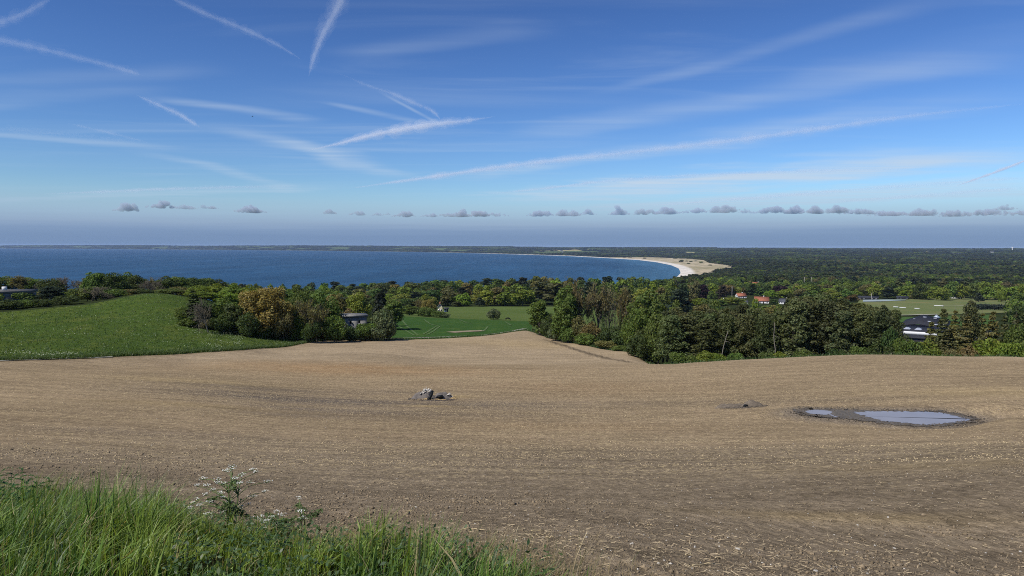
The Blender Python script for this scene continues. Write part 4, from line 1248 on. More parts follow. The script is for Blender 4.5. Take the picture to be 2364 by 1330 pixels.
# --- belt along the right edge of the far field
BR = 'belt of trees beside the far field'
for px, d, top, wd, pr, c, lb in (
    (1248, 226, 692, 52, 'upright0', G_MID, 'upright green tree at the near end of the belt by the pasture'),
    (1268, 216, 722, 40, 'bush0', G_DARK, 'dark bush at the foot of the first upright tree of the belt'),
    (1305, 210, 658, 54, 'upright1', G_MID, 'tall leafy green tree left of the brown budding trees'),
    (1300, 202, 700, 56, 'upright2', G_MID, 'dense green tree low in the belt beside the white-flowered bush'),
    (1283, 208, 748, 40, 'bush1', G_GREY, 'pale flowering bush at the edge of the far field'),
    (1312, 200, 752, 46, 'bush2', G_MID, 'glossy green bush at the edge of the far field'),
    (1345, 214, 650, 74, 'budding0', G_RUST, 'tall brown budding tree in the belt, left of two'),
    (1378, 218, 658, 64, 'budding1', G_RUST, 'tall brown budding tree in the belt, right of two'),
    (1402, 230, 664, 50, 'bare2', G_OLIVE, 'bare forked tree between the brown budding trees'),
    (1436, 210, 670, 60, 'budding2', G_OLIVE, 'olive budding tree before the dense green one'),
    (1338, 199, 728, 50, 'bush0', G_OLIVE, 'olive bush under the brown budding trees'),
    (1365, 196, 742, 52, 'bush1', G_OLIVE, 'tawny bush in the middle of the belt by the far field'),
    (1392, 200, 716, 14, 'conifer0', G_DARK, 'slim dark conifer seen against the pasture, left of two'),
    (1432, 198, 712, 14, 'conifer1', G_DARK, 'slim dark conifer seen against the pasture, right of two'),
    (1405, 190, 752, 52, 'bush2', G_DARK, 'dark bush below the slim conifers'),
    (1438, 184, 748, 54, 'bush0', G_DARK, 'dark bush at the end of the muddy gully'),
    (1352, 193, 768, 56, 'bush1', G_MID, 'low bramble bush at the edge of the far field'),
    (1400, 184, 786, 60, 'bush2', G_OLIVE, 'low brambly bush along the muddy gully'),
    (1432, 176, 796, 44, 'bush0', G_MID, 'lowest bramble bush along the muddy gully')):
    put_tree(px, d, top, wd, pr, c, 'bush' if 'bush' in pr else ('conifer' if 'conifer' in pr else 'broadleaf_tree'), lb, BR, 'bush' if 'bush' in pr else 'tree')
DG = 'dense green trees where the belt meets the pines'
for px, d, top, wd, pr, c, lb in (
    (1490, 180, 668, 86, 'upright1', G_MID, 'tall dense green tree left of the dark pine stand'),
    (1468, 170, 708, 70, 'round2', G_MID, 'dense leafy tree in front of the tall one at the pine stand'),
    (1505, 164, 742, 74, 'round0', G_DARK, 'dark leafy tree low at the left end of the pine stand'),
    (1478, 160, 770, 60, 'bush1', G_DARK, 'dark bush at the tip of the far field below the pine stand'),
    (1520, 160, 720, 60, 'round3', G_MID, 'leafy tree between the tall green one and the first pines')):
    put_tree(px, d, top, wd, pr, c, 'broadleaf_tree' if 'bush' not in pr else 'bush', lb, DG, 'tree' if 'bush' not in pr else 'bush')

# --- the dark pine stand behind the crest on the right
PS = 'dark pines behind the crest of the field'
ptops = [(1520, 712), (1560, 700), (1590, 712), (1625, 716), (1680, 706), (1720, 702), (1765, 716), (1790, 712), (1830, 676), (1870, 672), (1915, 674), (1950, 694), (1990, 698), (2020, 700), (2060, 716), (2080, 728)]
prng = np.random.default_rng(77)
for row, (dd, off, step) in enumerate(((184, 0, 36), (170, 6, 34), (158, 16, 38))):
    px = 1530 + row * 11
    while px < 2068 - row * 12:
        top = lerp_top(ptops, px) + off + prng.uniform(-5, 8)
        r = put_tree(px, dd + prng.uniform(-4, 4), top, prng.uniform(56, 84), 'pine%d' % prng.integers(4), np.array(G_PINE) * prng.uniform(0.8, 1.35), 'pine_tree',
                 'x', PS)
        alike(r, px, 'dark pine, ' + ('back', 'middle', 'front')[row] + ' row of the stand,', [(1660, 'left of the leaning pale trunk'), (1787, 'between the two pale trunks'), (1920, 'right of the straight pale trunk'), (9999, 'nearest the hall')])
        px += step * prng.uniform(0.75, 1.25)
for px, top in ((1560, 690), (1650, 692), (1745, 688), (1800, 700)):
    alike(put_tree(px, 205, top, 60, 'round%d' % (px % 5), G_MID if px != 1745 else G_BRIGHT, 'broadleaf_tree', 'x', PS), px, 'leafy green tree', [(9999, 'showing between the tops of the pine stand')])
for px, top, c in ((1565, 812, G_MID), (1630, 808, G_BRIGHT), (1655, 816, G_BRIGHT), (1700, 815, G_MID), (1600, 820, G_MID), (1772, 812, G_MID), (1800, 810, G_BRIGHT), (1855, 806, G_MID), (1930, 804, G_DARK), (1985, 798, G_MID)):
    alike(put_tree(px, 148, top, 44, 'bush%d' % (px % 3), c, 'bush', 'x', 'elder bushes under the pines', 'bush'), px, 'low elder bush under the pines,', [(1660, 'left of the leaning pale trunk'), (1787, 'between the pale trunks'), (9999, 'right of the straight pale trunk')])
# leaning pale snag and straight pale stem in the stand
for px, d, y0, y1, lean, lb in ((1660, 150, 815, 765, 1.9, 'leaning pale bare trunk at the edge of the pine stand'), (1787, 150, 826, 745, 0.1, 'straight pale bare trunk at the edge of the pine stand')):
    p = ground_at(px, d); q = at_d(px, y1, d)
    g = Geo(); h = q[2] - p[2]
    rr = np.random.default_rng(px)
    g.tube(limb_path((0, 0, -0.5), (lean, 0.2, h), rr, 8, 0.0, 0.02), np.linspace(0.13, 0.06, 8), 7)
    root = empty('dead_tree', tuple(p)); tag(root, lb, 'tree')
    obj('trunk', g.mesh('snag', True), MAT_BARK_PALE, root)
    g = Geo(); g.tube(limb_path((lean * .7, 0.15, h * .7), (lean * .7 + 1.3, .3, h * .62), rr, 5, .1), np.linspace(.06, .03, 5), 5)
    obj('branch', g.mesh('snag_branch', True), MAT_BARK_PALE, root)

# --- right-hand end: conifers and shrubs before the hall
RC = 'trees at the right end of the field crest'
for px, d, top, wd, pr, c, lb in (
    (2042, 176, 702, 46, 'pine1', G_PINE, 'open dark pine at the right end of the stand, beside the hall'),
    (2055, 156, 752, 50, 'bush1', G_DARK, 'dark shrub below the open pine beside the hall'),
    (2030, 150, 780, 60, 'bush0', G_DARK, 'dark shrub at the field crest below the hall, left of three'),
    (2105, 150, 784, 62, 'bush2', G_MID, 'mid-green shrub at the field crest in front of the hall'),
    (2080, 153, 776, 40, 'bush1', G_MID, 'small shrub at the field crest in front of the hall'),
    (2148, 151, 782, 64, 'bush0', G_BRIGHT, 'bright green shrub at the field crest right of the hall'),
    (2178, 166, 712, 52, 'conifer1', G_PINE, 'pointed conifer right of the black-roofed hall'),
    (2150, 172, 742, 50, 'conifer0', G_OLIVE, 'brownish larch in front of the black-roofed hall'),
    (2205, 174, 716, 54, 'conifer2', G_OLIVE, 'olive larch next to the pointed conifer'),
    (2238, 168, 700, 58, 'pine2', G_PINE, 'tall bushy pine right of the playing field'),
    (2232, 160, 728, 60, 'conifer0', G_OLIVE, 'olive-brown conifer below the tall bushy pine'),
    (2190, 154, 760, 60, 'conifer1', G_PINE, 'dark bushy conifer low at the field crest'),
    (2268, 178, 722, 50, 'conifer2', G_OLIVE, 'thin olive larch at the right of the tall pine'),
    (2292, 172, 718, 48, 'conifer1', G_OLIVE, 'slim larch in the gap before the right-hand hedge'),
    (2320, 178, 728, 46, 'conifer0', G_PINE, 'dark narrow conifer near the edge of the picture'),
    (2345, 174, 726, 48, 'conifer2', G_PINE, 'dark pointed conifer at the edge of the picture'),
    (2378, 178, 716, 54, 'pine0', G_PINE, 'dark pine cut by the edge of the picture'),
    (2352, 160, 744, 60, 'round1', G_MID, 'green leafy tree at the right edge of the picture'),
    (2285, 152, 778, 74, 'bush1', G_BRIGHT, 'large light green shrub at the crest near the picture edge'),
    (2335, 150, 788, 60, 'bush2', G_BRIGHT, 'light green shrub at the crest at the picture edge'),
    (2240, 148, 800, 60, 'bush0', G_RUST, 'low reddish-brown thorn bush at the field crest'),
    (2205, 148, 806, 50, 'bush2', G_RUST, 'low brown bramble at the field crest under the dark conifer'),
    (2375, 152, 770, 70, 'bush0', G_MID, 'mid-green shrub beyond the light green ones at the picture edge'),
    (2440, 160, 740, 90, 'round2', G_MID, 'leafy tree just past the edge of the picture')):
    put_tree(px, d, top, wd, pr, c, 'bush' if 'bush' in pr else ('conifer' if 'conifer' in pr else ('pine_tree' if 'pine' in pr else 'broadleaf_tree')), lb, RC, 'bush' if 'bush' in pr else 'tree')
# ------------------------------------------------------------------ village trees on the right, then the great wood behind
VT = 'trees among the village houses'
vtop = [(1560, 650), (1600, 648), (1640, 652), (1700, 650), (1760, 656), (1850, 650), (1950, 652), (2050, 650), (2150, 648), (2250, 650), (2364, 648), (2450, 648)]
vrng = np.random.default_rng(9)
vk = [('far0', G_MID, 'mid-green broadleaf tree among the village gardens'), ('far1', G_BRIGHT, 'light green broadleaf tree among the village gardens'),
      ('far2', G_DARK, 'dark broadleaf tree among the village gardens'), ('farpine0', G_PINE, 'dark pine among the village gardens'), ('far4', G_OLIVE, 'olive-green tree among the village gardens')]
HOUSES_PX = []
def keep_clear(px, d, top, w, lanes):
    """leave the sight lines to the houses and the playing field open"""
    for a, b, y, dd in lanes:
        if a - w * 0.35 < px < b + w * 0.35 and d < dd and top < y: return False
    return True
LANES = [(1622, 1660, 656, 1500), (1695, 1722, 686, 960), (1738, 1776, 699, 900), (1798, 1826, 700, 860), (1660, 1680, 701, 900), (1734, 1756, 658, 1400), (1714, 1732, 700, 860),
         (1985, 2260, 745, 900), (2060, 2364, 690, 930), (2240, 2364, 718, 640), (2020, 2150, 800, 640), (1835, 1885, 712, 760)]
VIL_MARKS = [(1690, 'near the flagpole'), (1790, 'near the red roofs'), (1900, 'near the purple beech'), (2060, 'above the black sheds'), (2210, 'above the playing field'), (9999, 'at the right edge')]
for dd, drop, step, w, rown in ((1080, 2, 26, 30, 'row six'), (980, 8, 28, 32, 'row five'), (900, 15, 30, 34, 'row four'), (830, 24, 33, 36, 'row three'), (700, 38, 36, 42, 'row two'), (600, 52, 40, 46, 'row one')):
    px = 1575.0 + vrng.uniform(0, 20)
    while px < 2420:
        k = int(vrng.choice(5, p=[.34, .22, .2, .12, .12])); pr, c, lb = vk[k]
        pr = 'far%d' % vrng.integers(5) if not pr.startswith('farp') else 'farpine%d' % vrng.integers(3)
        d = dd * vrng.uniform(0.95, 1.05); top = lerp_top(vtop, px) + drop + vrng.uniform(-5, 5); ww = w * vrng.uniform(0.8, 1.3)
        if keep_clear(px, d, top, ww, LANES):
            r = put_tree(px, d, top, ww, pr, c, 'pine_tree' if k == 3 else 'broadleaf_tree', lb, VT, jit=0.14)
            alike(r, px, lb.replace(' among the village gardens', '') + f' in village {rown}', VIL_MARKS)
        px += step * vrng.uniform(0.75, 1.25)
for px, d, top, wd, pr, c, lb in (
    (1624, 830, 656, 34, 'far0', G_PURPLE, 'dark purple-leaved beech above the white gabled house'),
    (1800, 930, 658, 38, 'far1', G_PURPLE, 'round blackish-purple beech behind the grey-roofed house'),
    (1667, 820, 658, 26, 'farpine1', (0.05, 0.042, 0.034), 'brownish half-bare tree beside the white flagpole'),
    (1645, 840, 652, 26, 'far3', G_BRIGHT, 'light green tree between the two dark ones, below the manor'),
    (1690, 760, 684, 60, 'far4', G_LIME, 'yellow-green tree right of the white gable'),
    (1655, 730, 692, 50, 'far2', G_MID, 'green tree in front of the white gable, left side'),
    (1730, 740, 702, 54, 'far1', G_MID, 'green tree below the big red-tiled roof'),
    (1785, 770, 690, 24, 'far0', G_DARK, 'dark rounded tree between the red roof and the grey roof'),
    (1775, 720, 706, 40, 'far3', G_BRIGHT, 'bright tree in front of the red-tiled house, right side'),
    (2012, 940, 664, 28, 'far1', G_LIME, 'yellow-green tree at the top of the playing field by the pale pole'),
    (2048, 935, 662, 28, 'farpine2', G_BLUE, 'dark blue-green pine at the top of the playing field'),
    (1990, 945, 668, 30, 'farpine0', G_PINE, 'dark pine beside the shed at the corner of the playing field'),
    (2085, 950, 668, 30, 'far4', G_BRIGHT, 'light green tree behind the long shed'),
    (2110, 940, 674, 24, 'far2', G_OLIVE, 'olive tree right of the long shed at the playing field'),
    (2140, 935, 668, 28, 'far0', G_BRIGHT, 'bright rounded tree at the top of the playing field, left of two'),
    (2172, 932, 663, 38, 'far3', G_BRIGHT, 'bright rounded tree at the top of the playing field, right of two'),
    (2258, 925, 676, 20, 'farpine1', G_BLUE, 'small dark conifer between the grey and the red gabled houses'),
    (2310, 940, 664, 22, 'far2', G_BRIGHT, 'light green tree behind the red-roofed bungalow'),
    (2345, 940, 670, 30, 'far4', G_MID, 'mid-green tree right of the red-roofed bungalow'),
    (2240, 560, 692, 30, 'farpine0', G_PINE, 'pine at the near corner of the playing field'),
    (2345, 600, 688, 44, 'far1', G_MID, 'leafy tree at the right end of the dark clipped hedge'),
    (2364, 560, 694, 60, 'far3', G_DARK, 'dark leafy tree at the picture edge beside the clipped hedge')):
    put_tree(px, d, top, wd, pr, c, 'pine_tree' if 'pine' in pr else 'broadleaf_tree', lb, VT)

def crown_object(key):
    me = PROTO[key]['crown']
    for o in COL.objects:
        if o.data is me: return o
    return obj('crown', me, MAT_LEAF, put_tree(2600, 700, 660, 40, key, G_MID, 'broadleaf_tree', 'tree beyond the right edge of the picture', VT))

def build_forest():
    rng = np.random.default_rng(3)
    pts, size, tint, kind = [], [], [], []
    def scatter(d0, d1, a0, a1, spacing, w, h, jit=0.3):
        area = 0.5 * (a1 - a0) * (d1 * d1 - d0 * d0)
        n = int(area / spacing ** 2)
        d = np.sqrt(rng.uniform(d0 * d0, d1 * d1, n)); a = rng.uniform(a0, a1, n)
        x, y = d * np.sin(a), d * np.cos(a)
        s = inland(x, y)
        ok = (s > 70 + 0.004 * d) & (~inpoly(DUNE_P, x, y) | (rng.uniform(0, 1, n) < 0.015))
        ok &= ~((fbm(x / 420 + 9, y / 900 + 3, 77, 3) > 0.585) & (d > 5600))
        ok &= ~((d < 980) & inpoly(PLAY_P, x, y))
        # clearings
        ok &= fbm(x / 150 + 5, y / 210 + 2, 55, 3) < 0.66
        # scrubby pines thin out towards the dunes
        dd = polydist(DUNE_P, x, y)
        ok &= rng.uniform(0, 1, n) < sstep(-30, 160, dd) + 0.25
        x, y, d, a, dd = x[ok], y[ok], d[ok], a[ok], dd[ok]
        n = len(x)
        z = elev(x, y)
        hh = h * rng.uniform(1 - jit, 1 + jit, n) * (0.45 + 0.55 * sstep(0, 350, dd)) * (0.75 + 0.5 * fbm(x / 90, y / 120, 8, 2))
        ww = w * rng.uniform(0.75, 1.3, n)
        pn = fbm(x / 260 + 1, y / 420 + 8, 44, 3) + 0.10 * sstep(1300, 2400, d) - 0.10 * sstep(1500, 800, d)
        con = rng.uniform(0, 1, n) < sstep(0.44, 0.58, pn) * 0.85 + 0.08
        G = np.array([G_MID, G_BRIGHT, G_DARK, G_OLIVE]); C = np.array([G_PINE, G_BLUE, G_DARK])
        t = np.where(con[:, None], C[rng.integers(0, 3, n)], G[rng.choice(4, n, p=[.42, .2, .26, .12])])
        t = t * rng.uniform(0.7, 1.35, n)[:, None] * (0.55 + 0.95 * fbm(x / 130 + 4, y / 240 + 9, 19, 3))[:, None]
        k = np.where(con, rng.integers(5, 8, n), rng.integers(0, 5, n))
        pts.append(np.stack([x, y, z], 1)); size.append(np.stack([ww, ww, hh], 1)); tint.append(t); kind.append(k)
    A = lambda p: pxaz(p)
    scatter(1000, 1700, A(1500), A(2900), 10.0, 12.0, 12.5, 0.4)
    scatter(1700, 2800, A(1540), A(2900), 12.5, 15.0, 13.0, 0.4)
    scatter(2800, 4500, A(1480), A(2900), 17.0, 20.0, 14.0, 0.4)
    scatter(4500, 8000, A(1000), A(2900), 30.0, 34.0, 12.0)
    scatter(8000, 15000, A(350), A(2900), 62.0, 70.0, 13.0)
    scatter(13000, 26000, A(-120), A(1250), 110.0, 120.0, 13.0)
    P, S, T, K = (np.concatenate(v) for v in (pts, size, tint, kind))
    keys = ['far0', 'far1', 'far2', 'far3', 'far4', 'farpine0', 'farpine1', 'farpine2']
    S = S / np.array([[PROTO[k]['R'] * 2, PROTO[k]['R'] * 2, PROTO[k]['H']] for k in keys])[K]
    me = bpy.data.meshes.new('forest')
    me.vertices.add(len(P)); me.vertices.foreach_set('co', P.astype(np.float32).ravel())
    a = me.attributes.new('size', 'FLOAT_VECTOR', 'POINT'); a.data.foreach_set('vector', S.astype(np.float32).ravel())
    a = me.attributes.new('tint', 'FLOAT_COLOR', 'POINT'); a.data.foreach_set('color', np.column_stack([T, np.ones(len(T))]).astype(np.float32).ravel())
    a = me.attributes.new('pick', 'INT', 'POINT'); a.data.foreach_set('value', K.astype(np.int32))
    a = me.attributes.new('turn', 'FLOAT', 'POINT'); a.data.foreach_set('value', rng.uniform(0, 6.28, len(P)).astype(np.float32))
    o = obj('forest', me)
    ng = bpy.data.node_groups.new('forest_scatter', 'GeometryNodeTree')
    ng.interface.new_socket('Geometry', in_out='INPUT', socket_type='NodeSocketGeometry')
    ng.interface.new_socket('Geometry', in_out='OUTPUT', socket_type='NodeSocketGeometry')
    N, L = ng.nodes.new, ng.links.new
    gi, go = N('NodeGroupInput'), N('NodeGroupOutput')
    def named(n, t):
        q = N('GeometryNodeInputNamedAttribute'); q.data_type = t; q.inputs[0].default_value = n; return q.outputs[0]
    iop = N('GeometryNodeInstanceOnPoints')
    join = N('GeometryNodeJoinGeometry')
    for k in reversed(keys):
        oi = N('GeometryNodeObjectInfo'); oi.inputs[0].default_value = crown_object(k); oi.transform_space = 'ORIGINAL'
        sm = N('GeometryNodeSetMaterial'); sm.inputs['Material'].default_value = MAT_LEAF_I
        gt = N('GeometryNodeGeometryToInstance')
        L(oi.outputs['Geometry'], sm.inputs[0]); L(sm.outputs[0], gt.inputs[0]); L(gt.outputs[0], join.inputs[0])
    L(gi.outputs[0], iop.inputs['Points']); L(join.outputs[0], iop.inputs['Instance'])
    iop.inputs['Pick Instance'].default_value = True
    L(named('pick', 'INT'), iop.inputs['Instance Index'])
    cx = N('ShaderNodeCombineXYZ'); L(named('turn', 'FLOAT'), cx.inputs[2])
    L(cx.outputs[0], iop.inputs['Rotation'])
    L(named('size', 'FLOAT_VECTOR'), iop.inputs['Scale'])
    L(iop.outputs[0], go.inputs[0])
    md = o.modifiers.new('scatter', 'NODES'); md.node_group = ng
    tag(o, 'wide mixed forest filling the low plain behind the village', 'forest', kind='stuff')
    print('forest trees', len(P))

# ------------------------------------------------------------------ playing field and lawns
MAT_LAWN = mat_grassland('playing_field_turf', (0.125, 0.160, 0.060), (0.150, 0.175, 0.070), (0.19, 0.18, 0.085), dry=0.5)
MAT_COURT = simple('court_surface', (0.30, 0.36, 0.36), 0.9, 0.1, 0.05)
def patch(name, lower, upper, mat, nx=24, ny=10, off=0.35):
    xs = np.linspace(0, 1, nx); V = []
    def line(L, t):
        q = t * (len(L) - 1); i = min(int(q), len(L) - 2); f = q - i
        return L[i][0] * (1 - f) + L[i + 1][0] * f, L[i][1] * (1 - f) + L[i + 1][1] * f
    for t in xs:
        a, b = np.array(hit(*line(lower, t)))[:2], np.array(hit(*line(upper, t)))[:2]
        for v in np.linspace(0, 1, ny): V.append(a * (1 - v) + b * v)
    V = np.array(V)
    Z = elev(V[:, 0], V[:, 1]) + off
    i = np.arange(nx - 1)[:, None] * ny + np.arange(ny - 1)[None, :]
    F = np.stack([i, i + ny, i + ny + 1, i + 1], -1).reshape(-1, 4)
    o = obj(name, np_mesh(name, np.column_stack([V, Z]), F, True), mat); tag(o, kind='structure')
    return V.reshape(nx, ny, 2)
_pf = patch('playing_field', [(1960, 728), (2100, 730), (2300, 724), (2420, 716)], [(1985, 693), (2080, 691.5), (2200, 689), (2420, 690)], MAT_LAWN)
PLAY_P = np.concatenate([_pf[:, 0], _pf[::-1, -1]])
patch('lawn', [(1990, 760), (2110, 760), (2300, 752)], [(1985, 731), (2100, 733), (2300, 727)], mat_grassland('school_lawn', (0.055, 0.11, 0.03), (0.065, 0.12, 0.035), (0.09, 0.13, 0.045)))
patch('court', [(1992, 698), (2040, 697), (2090, 694.6)], [(1992, 693.6), (2040, 693), (2092, 693.4)], MAT_COURT, 12, 3, 0.7)
patch('lawn', [(1838, 712), (1884, 712)], [(1838, 704), (1884, 703)], MAT_MEADOW, 8, 4)
ribbon('path', [(2045, 730), (2100, 729.5), (2165, 727.5)], 3.0, MAT_TRACK, 0.8)
ribbon('field_line', [(2160, 707.3), (2200, 708), (2235, 707)], 1.6, MAT_TRACK, 0.6)
build_forest()

# ------------------------------------------------------------------ buildings
WHITE = simple('white_render', (0.70, 0.69, 0.66), 0.85, 0.06, 1.0)
CREAM = simple('cream_render', (0.62, 0.54, 0.36), 0.85, 0.08, 1.0)
DARKWOOD = simple('black_stained_wood', (0.022, 0.022, 0.024), 0.8, 0.2, 2.0)
TILE_RED = simple('orange_red_tiles', (0.34, 0.125, 0.07), 0.85, 0.22, 1.5, 0.3)
TILE_DARK = simple('dark_slate', (0.045, 0.048, 0.058), 0.75, 0.2, 1.5, 0.2)
TILE_GREY = simple('grey_slate', (0.085, 0.088, 0.10), 0.75, 0.2, 1.5, 0.2)
BRICK = simple('red_brick', (0.26, 0.105, 0.07), 0.9, 0.2, 4.0)
GLASS = simple('window_glass', (0.02, 0.025, 0.03), 0.08, 0.05, 1.0, 0.0, 0.5)
CONCRETE = simple('weathered_concrete', (0.20, 0.195, 0.18), 0.95, 0.45, 0.9, 0.5)
CONC_DARK = simple('stained_concrete', (0.14, 0.135, 0.125), 0.95, 0.35, 0.9, 0.5)
FELT = simple('black_roofing_felt', (0.028, 0.028, 0.034), 0.8, 0.15, 0.3)
ACRYL = simple('skylight_acrylic', (0.42, 0.44, 0.48), 0.35, 0.1, 1.0, 0, 0.5)
ZINC = simple('zinc_roof', (0.45, 0.50, 0.56), 0.45, 0.12, 1.0, 0, 0.5, 0.3)
PALEWOOD = simple('weathered_pole_wood', (0.48, 0.44, 0.36), 0.9, 0.15, 3.0)

def gbox(name, parent, mat, *b):
    g = Geo(); g.box(*b); return obj(name, g.mesh(name), mat, parent)

def house(px, py, wpx, wall, roof, rz, name, label, asp=0.6, hw=2.6, pitch=0.85, chim=True, cat='house', group=None, d=None, gable=False, nwin=4, porch=None):
    """gabled house; its long side (or its gable) turned to the viewer"""
    p = hit(px, py) if d is None else ground_at(px, d)
    dist = math.hypot(p[0], p[1])
    w = wpx / FPX * dist * math.cos(pxaz(px))
    Lx, Wy = (w, w * asp) if not gable else (w * asp, w)
    if gable: Lx, Wy = w / asp, w
    hr = Wy / 2 * pitch
    face = math.atan2(-p[0], p[1]) + rz + (math.pi / 2 if gable else 0)
    root = empty(name, (p[0], p[1], p[2]), face)
    tag(root, label, cat, group)
    g = Geo()
    a, b = Lx / 2, Wy / 2
    V = [(-a, -b, -3), (a, -b, -3), (a, b, -3), (-a, b, -3), (-a, -b, hw), (a, -b, hw), (a, b, hw), (-a, b, hw), (-a, 0, hw + hr), (a, 0, hw + hr)]
    g.add(V, T=[(4, 7, 8), (5, 9, 6)], Q=[(0, 1, 5, 4), (2, 3, 7, 6)])
    g.add([V[i] for i in (0, 3, 7, 4)], Q=[(3, 2, 1, 0)]); g.add([V[i] for i in (1, 2, 6, 5)], Q=[(0, 1, 2, 3)])
    obj('wall', g.mesh('house_wall'), wall, root)
    g = Geo(); ov, th = 0.45, 0.22
    for s in (-1, 1):
        y0, z0 = s * (b + ov), hw - ov * pitch
        q = [(-a - ov, y0, z0 + .03), (a + ov, y0, z0 + .03), (a + ov, 0, hw + hr + .03), (-a - ov, 0, hw + hr + .03)]
        q2 = [(x, y, z + th) for x, y, z in q]
        o4 = [(0, 1, 2, 3), (7, 6, 5, 4), (0, 4, 5, 1), (1, 5, 6, 2), (2, 6, 7, 3), (3, 7, 4, 0)]
        g.add(q + q2, Q=o4 if s > 0 else [t[::-1] for t in o4])
    r = obj('roof', g.mesh('house_roof'), roof, root)
    if chim: gbox('chimney', r, BRICK if wall is not WHITE else WHITE, a * 0.25, a * 0.25 + 0.8, -0.4, 0.4, hw + hr - 0.6, hw + hr + 1.3)
    def win(x0, x1, y, z0, z1, side):
        if side == 'f': f = gbox('window', root, WHITE, x0, x1, y - 0.06, y + 0.04, z0, z1); gbox('pane', f, GLASS, x0 + .12, x1 - .12, y - 0.08, y - 0.05, z0 + .12, z1 - .12)
        else:
            s = -1 if y < 0 else 1
            f = gbox('window', root, WHITE, y - 0.05, y + 0.05, x0, x1, z0, z1); gbox('pane', f, GLASS, y + s * 0.04, y + s * 0.07, x0 + .12, x1 - .12, z0 + .12, z1 - .12)
    for k in range(nwin):
        x = -a + (k + 0.5) * Lx / nwin
        if k == nwin // 2: gbox('door', root, DARKWOOD, x - .5, x + .5, -b - .05, -b + .03, 0.05, 2.1)
        else: win(x - 0.65, x + 0.65, -b, 0.9, 2.1, 'f')
    for s in (-1, 1):
        for y in (-b * .5, b * .5): win(y - .5, y + .5, s * a, 0.9, 2.1, 'g')
        win(-.55, .55, s * a, hw + .3, hw + .3 + min(1.3, hr * .5), 'g')
    return root

house(1758, 700, 31, WHITE, TILE_RED, 0.05, 'village_house', 'house with big orange-red tiled roof and dormer in the village', hw=2.6, pitch=0.95)
house(1710, 688, 21, WHITE, TILE_RED, 0.5, 'village_house', 'orange-roofed house above and left of the big red-tiled one', asp=0.7)
house(1747, 660, 20, WHITE, TILE_RED, 0.3, 'village_house', 'far orange-roofed house high among the trees behind the village')
house(1812, 702, 25, WHITE, TILE_GREY, -0.55, 'village_house', 'white house with dark grey roof beside the purple beech', asp=0.6)
house(1670, 702, 9, WHITE, TILE_DARK, 0.0, 'village_house', 'small house showing a white gable between trees', gable=True, asp=0.7, hw=3.2, nwin=2)
house(1722, 702, 8, WHITE, TILE_GREY, 0.2, 'small_shed', 'tiny white shed left of the big red-tiled house', chim=False, cat='shed', nwin=2)
house(1641, 657, 26, WHITE, TILE_DARK, 0.05, 'manor_house', 'long white manor with black roof near the beach wood', asp=0.4, hw=3.6, nwin=6)
house(1642.5, 658, 8, WHITE, TILE_DARK, 0.0, 'manor_wing', 'white gabled front wing of the black-roofed manor', gable=True, asp=0.8, hw=4.0, chim=False, cat='house', nwin=2)
house(2004, 692.5, 42, DARKWOOD, TILE_DARK, 0.0, 'black_shed', 'long black shed at the upper left corner of the playing field', asp=0.35, hw=2.8, pitch=0.4, chim=False, cat='shed', nwin=5)
house(2083, 691.5, 24, DARKWOOD, TILE_DARK, 0.0, 'black_shed', 'small black shed with pale openings at the top of the playing field', asp=0.5, hw=2.6, pitch=0.4, chim=False, cat='shed', nwin=4)
house(2128, 691, 6, CREAM, TILE_GREY, 0.0, 'garden_hut', 'tiny cream hut at the top edge of the playing field', gable=True, asp=0.8, chim=False, cat='hut', nwin=1)
house(2196, 689, 34, WHITE, TILE_DARK, -0.7, 'bungalow', 'dark-roofed bungalow with white gable right of the two bright trees', asp=0.45, hw=2.5, pitch=0.55, chim=False, nwin=4)
house(2290, 687.5, 34, WHITE, TILE_RED, -0.35, 'bungalow', 'red-roofed bungalow near the right edge of the picture', asp=0.4, hw=2.4, pitch=0.5, chim=False, nwin=5)
house(2246, 684, 14, WHITE, TILE_GREY, 0.3, 'bungalow', 'pale bungalow half hidden between the dark and red roofs', asp=0.5, hw=2.2, pitch=0.3, chim=False, nwin=3)
house(1016, 718, 11, CREAM, TILE_GREY, 0.0, 'cottage', 'cream gabled cottage behind the small golden willow', gable=True, asp=0.75, hw=3.4, pitch=1.1, nwin=2, d=450)
house(1030, 716, 9, WHITE, TILE_DARK, 0.2, 'white_hut', 'small white hut with dark roof right of the cream cottage', asp=0.6, hw=2.2, pitch=0.6, chim=False, cat='hut', nwin=2, d=455)
far_farms = [(2165, 588, 9), (2205, 587, 10), (2215, 586.5, 7), (2342, 593, 6), (1900, 585, 6), (1965, 584, 6), (2040, 582.5, 6), (2135, 581.5, 5), (1296, 580, 6), (1168, 579, 9), (1785, 585, 6), (1300, 582.5, 5), (2050, 590, 5), (2290, 583, 7)]
for px, py, w in far_farms:
    hh = house(px, py, w, WHITE, TILE_GREY, 0.2, 'far_farmhouse', 'x', asp=0.4, hw=6, chim=False, group='white farmhouses near the horizon', nwin=1)
    alike(hh, px, 'tiny white farmhouse near the horizon', [(1400, 'beyond the bay'), (2000, 'above the village'), (9999, 'towards the right edge')])
# distant white water tower
p = at_d(2337, 579, 11000); p[2] = float(elev(p[:1], p[1:2])[0])
g = Geo(); g.tube([(0, 0, -5), (0, 0, 34)], [6, 5], 12); root = empty('water_tower', tuple(p)); tag(root, 'slim white tower on the horizon at the far right', 'tower')
obj('shaft', g.mesh('tower_shaft', True), WHITE, root)
g = Geo(); g.tube([(0, 0, 34), (0, 0, 38), (0, 0, 46), (0, 0, 49)], [5, 10, 10, 4], 14); obj('tank', g.mesh('tower_tank', True), WHITE, root)

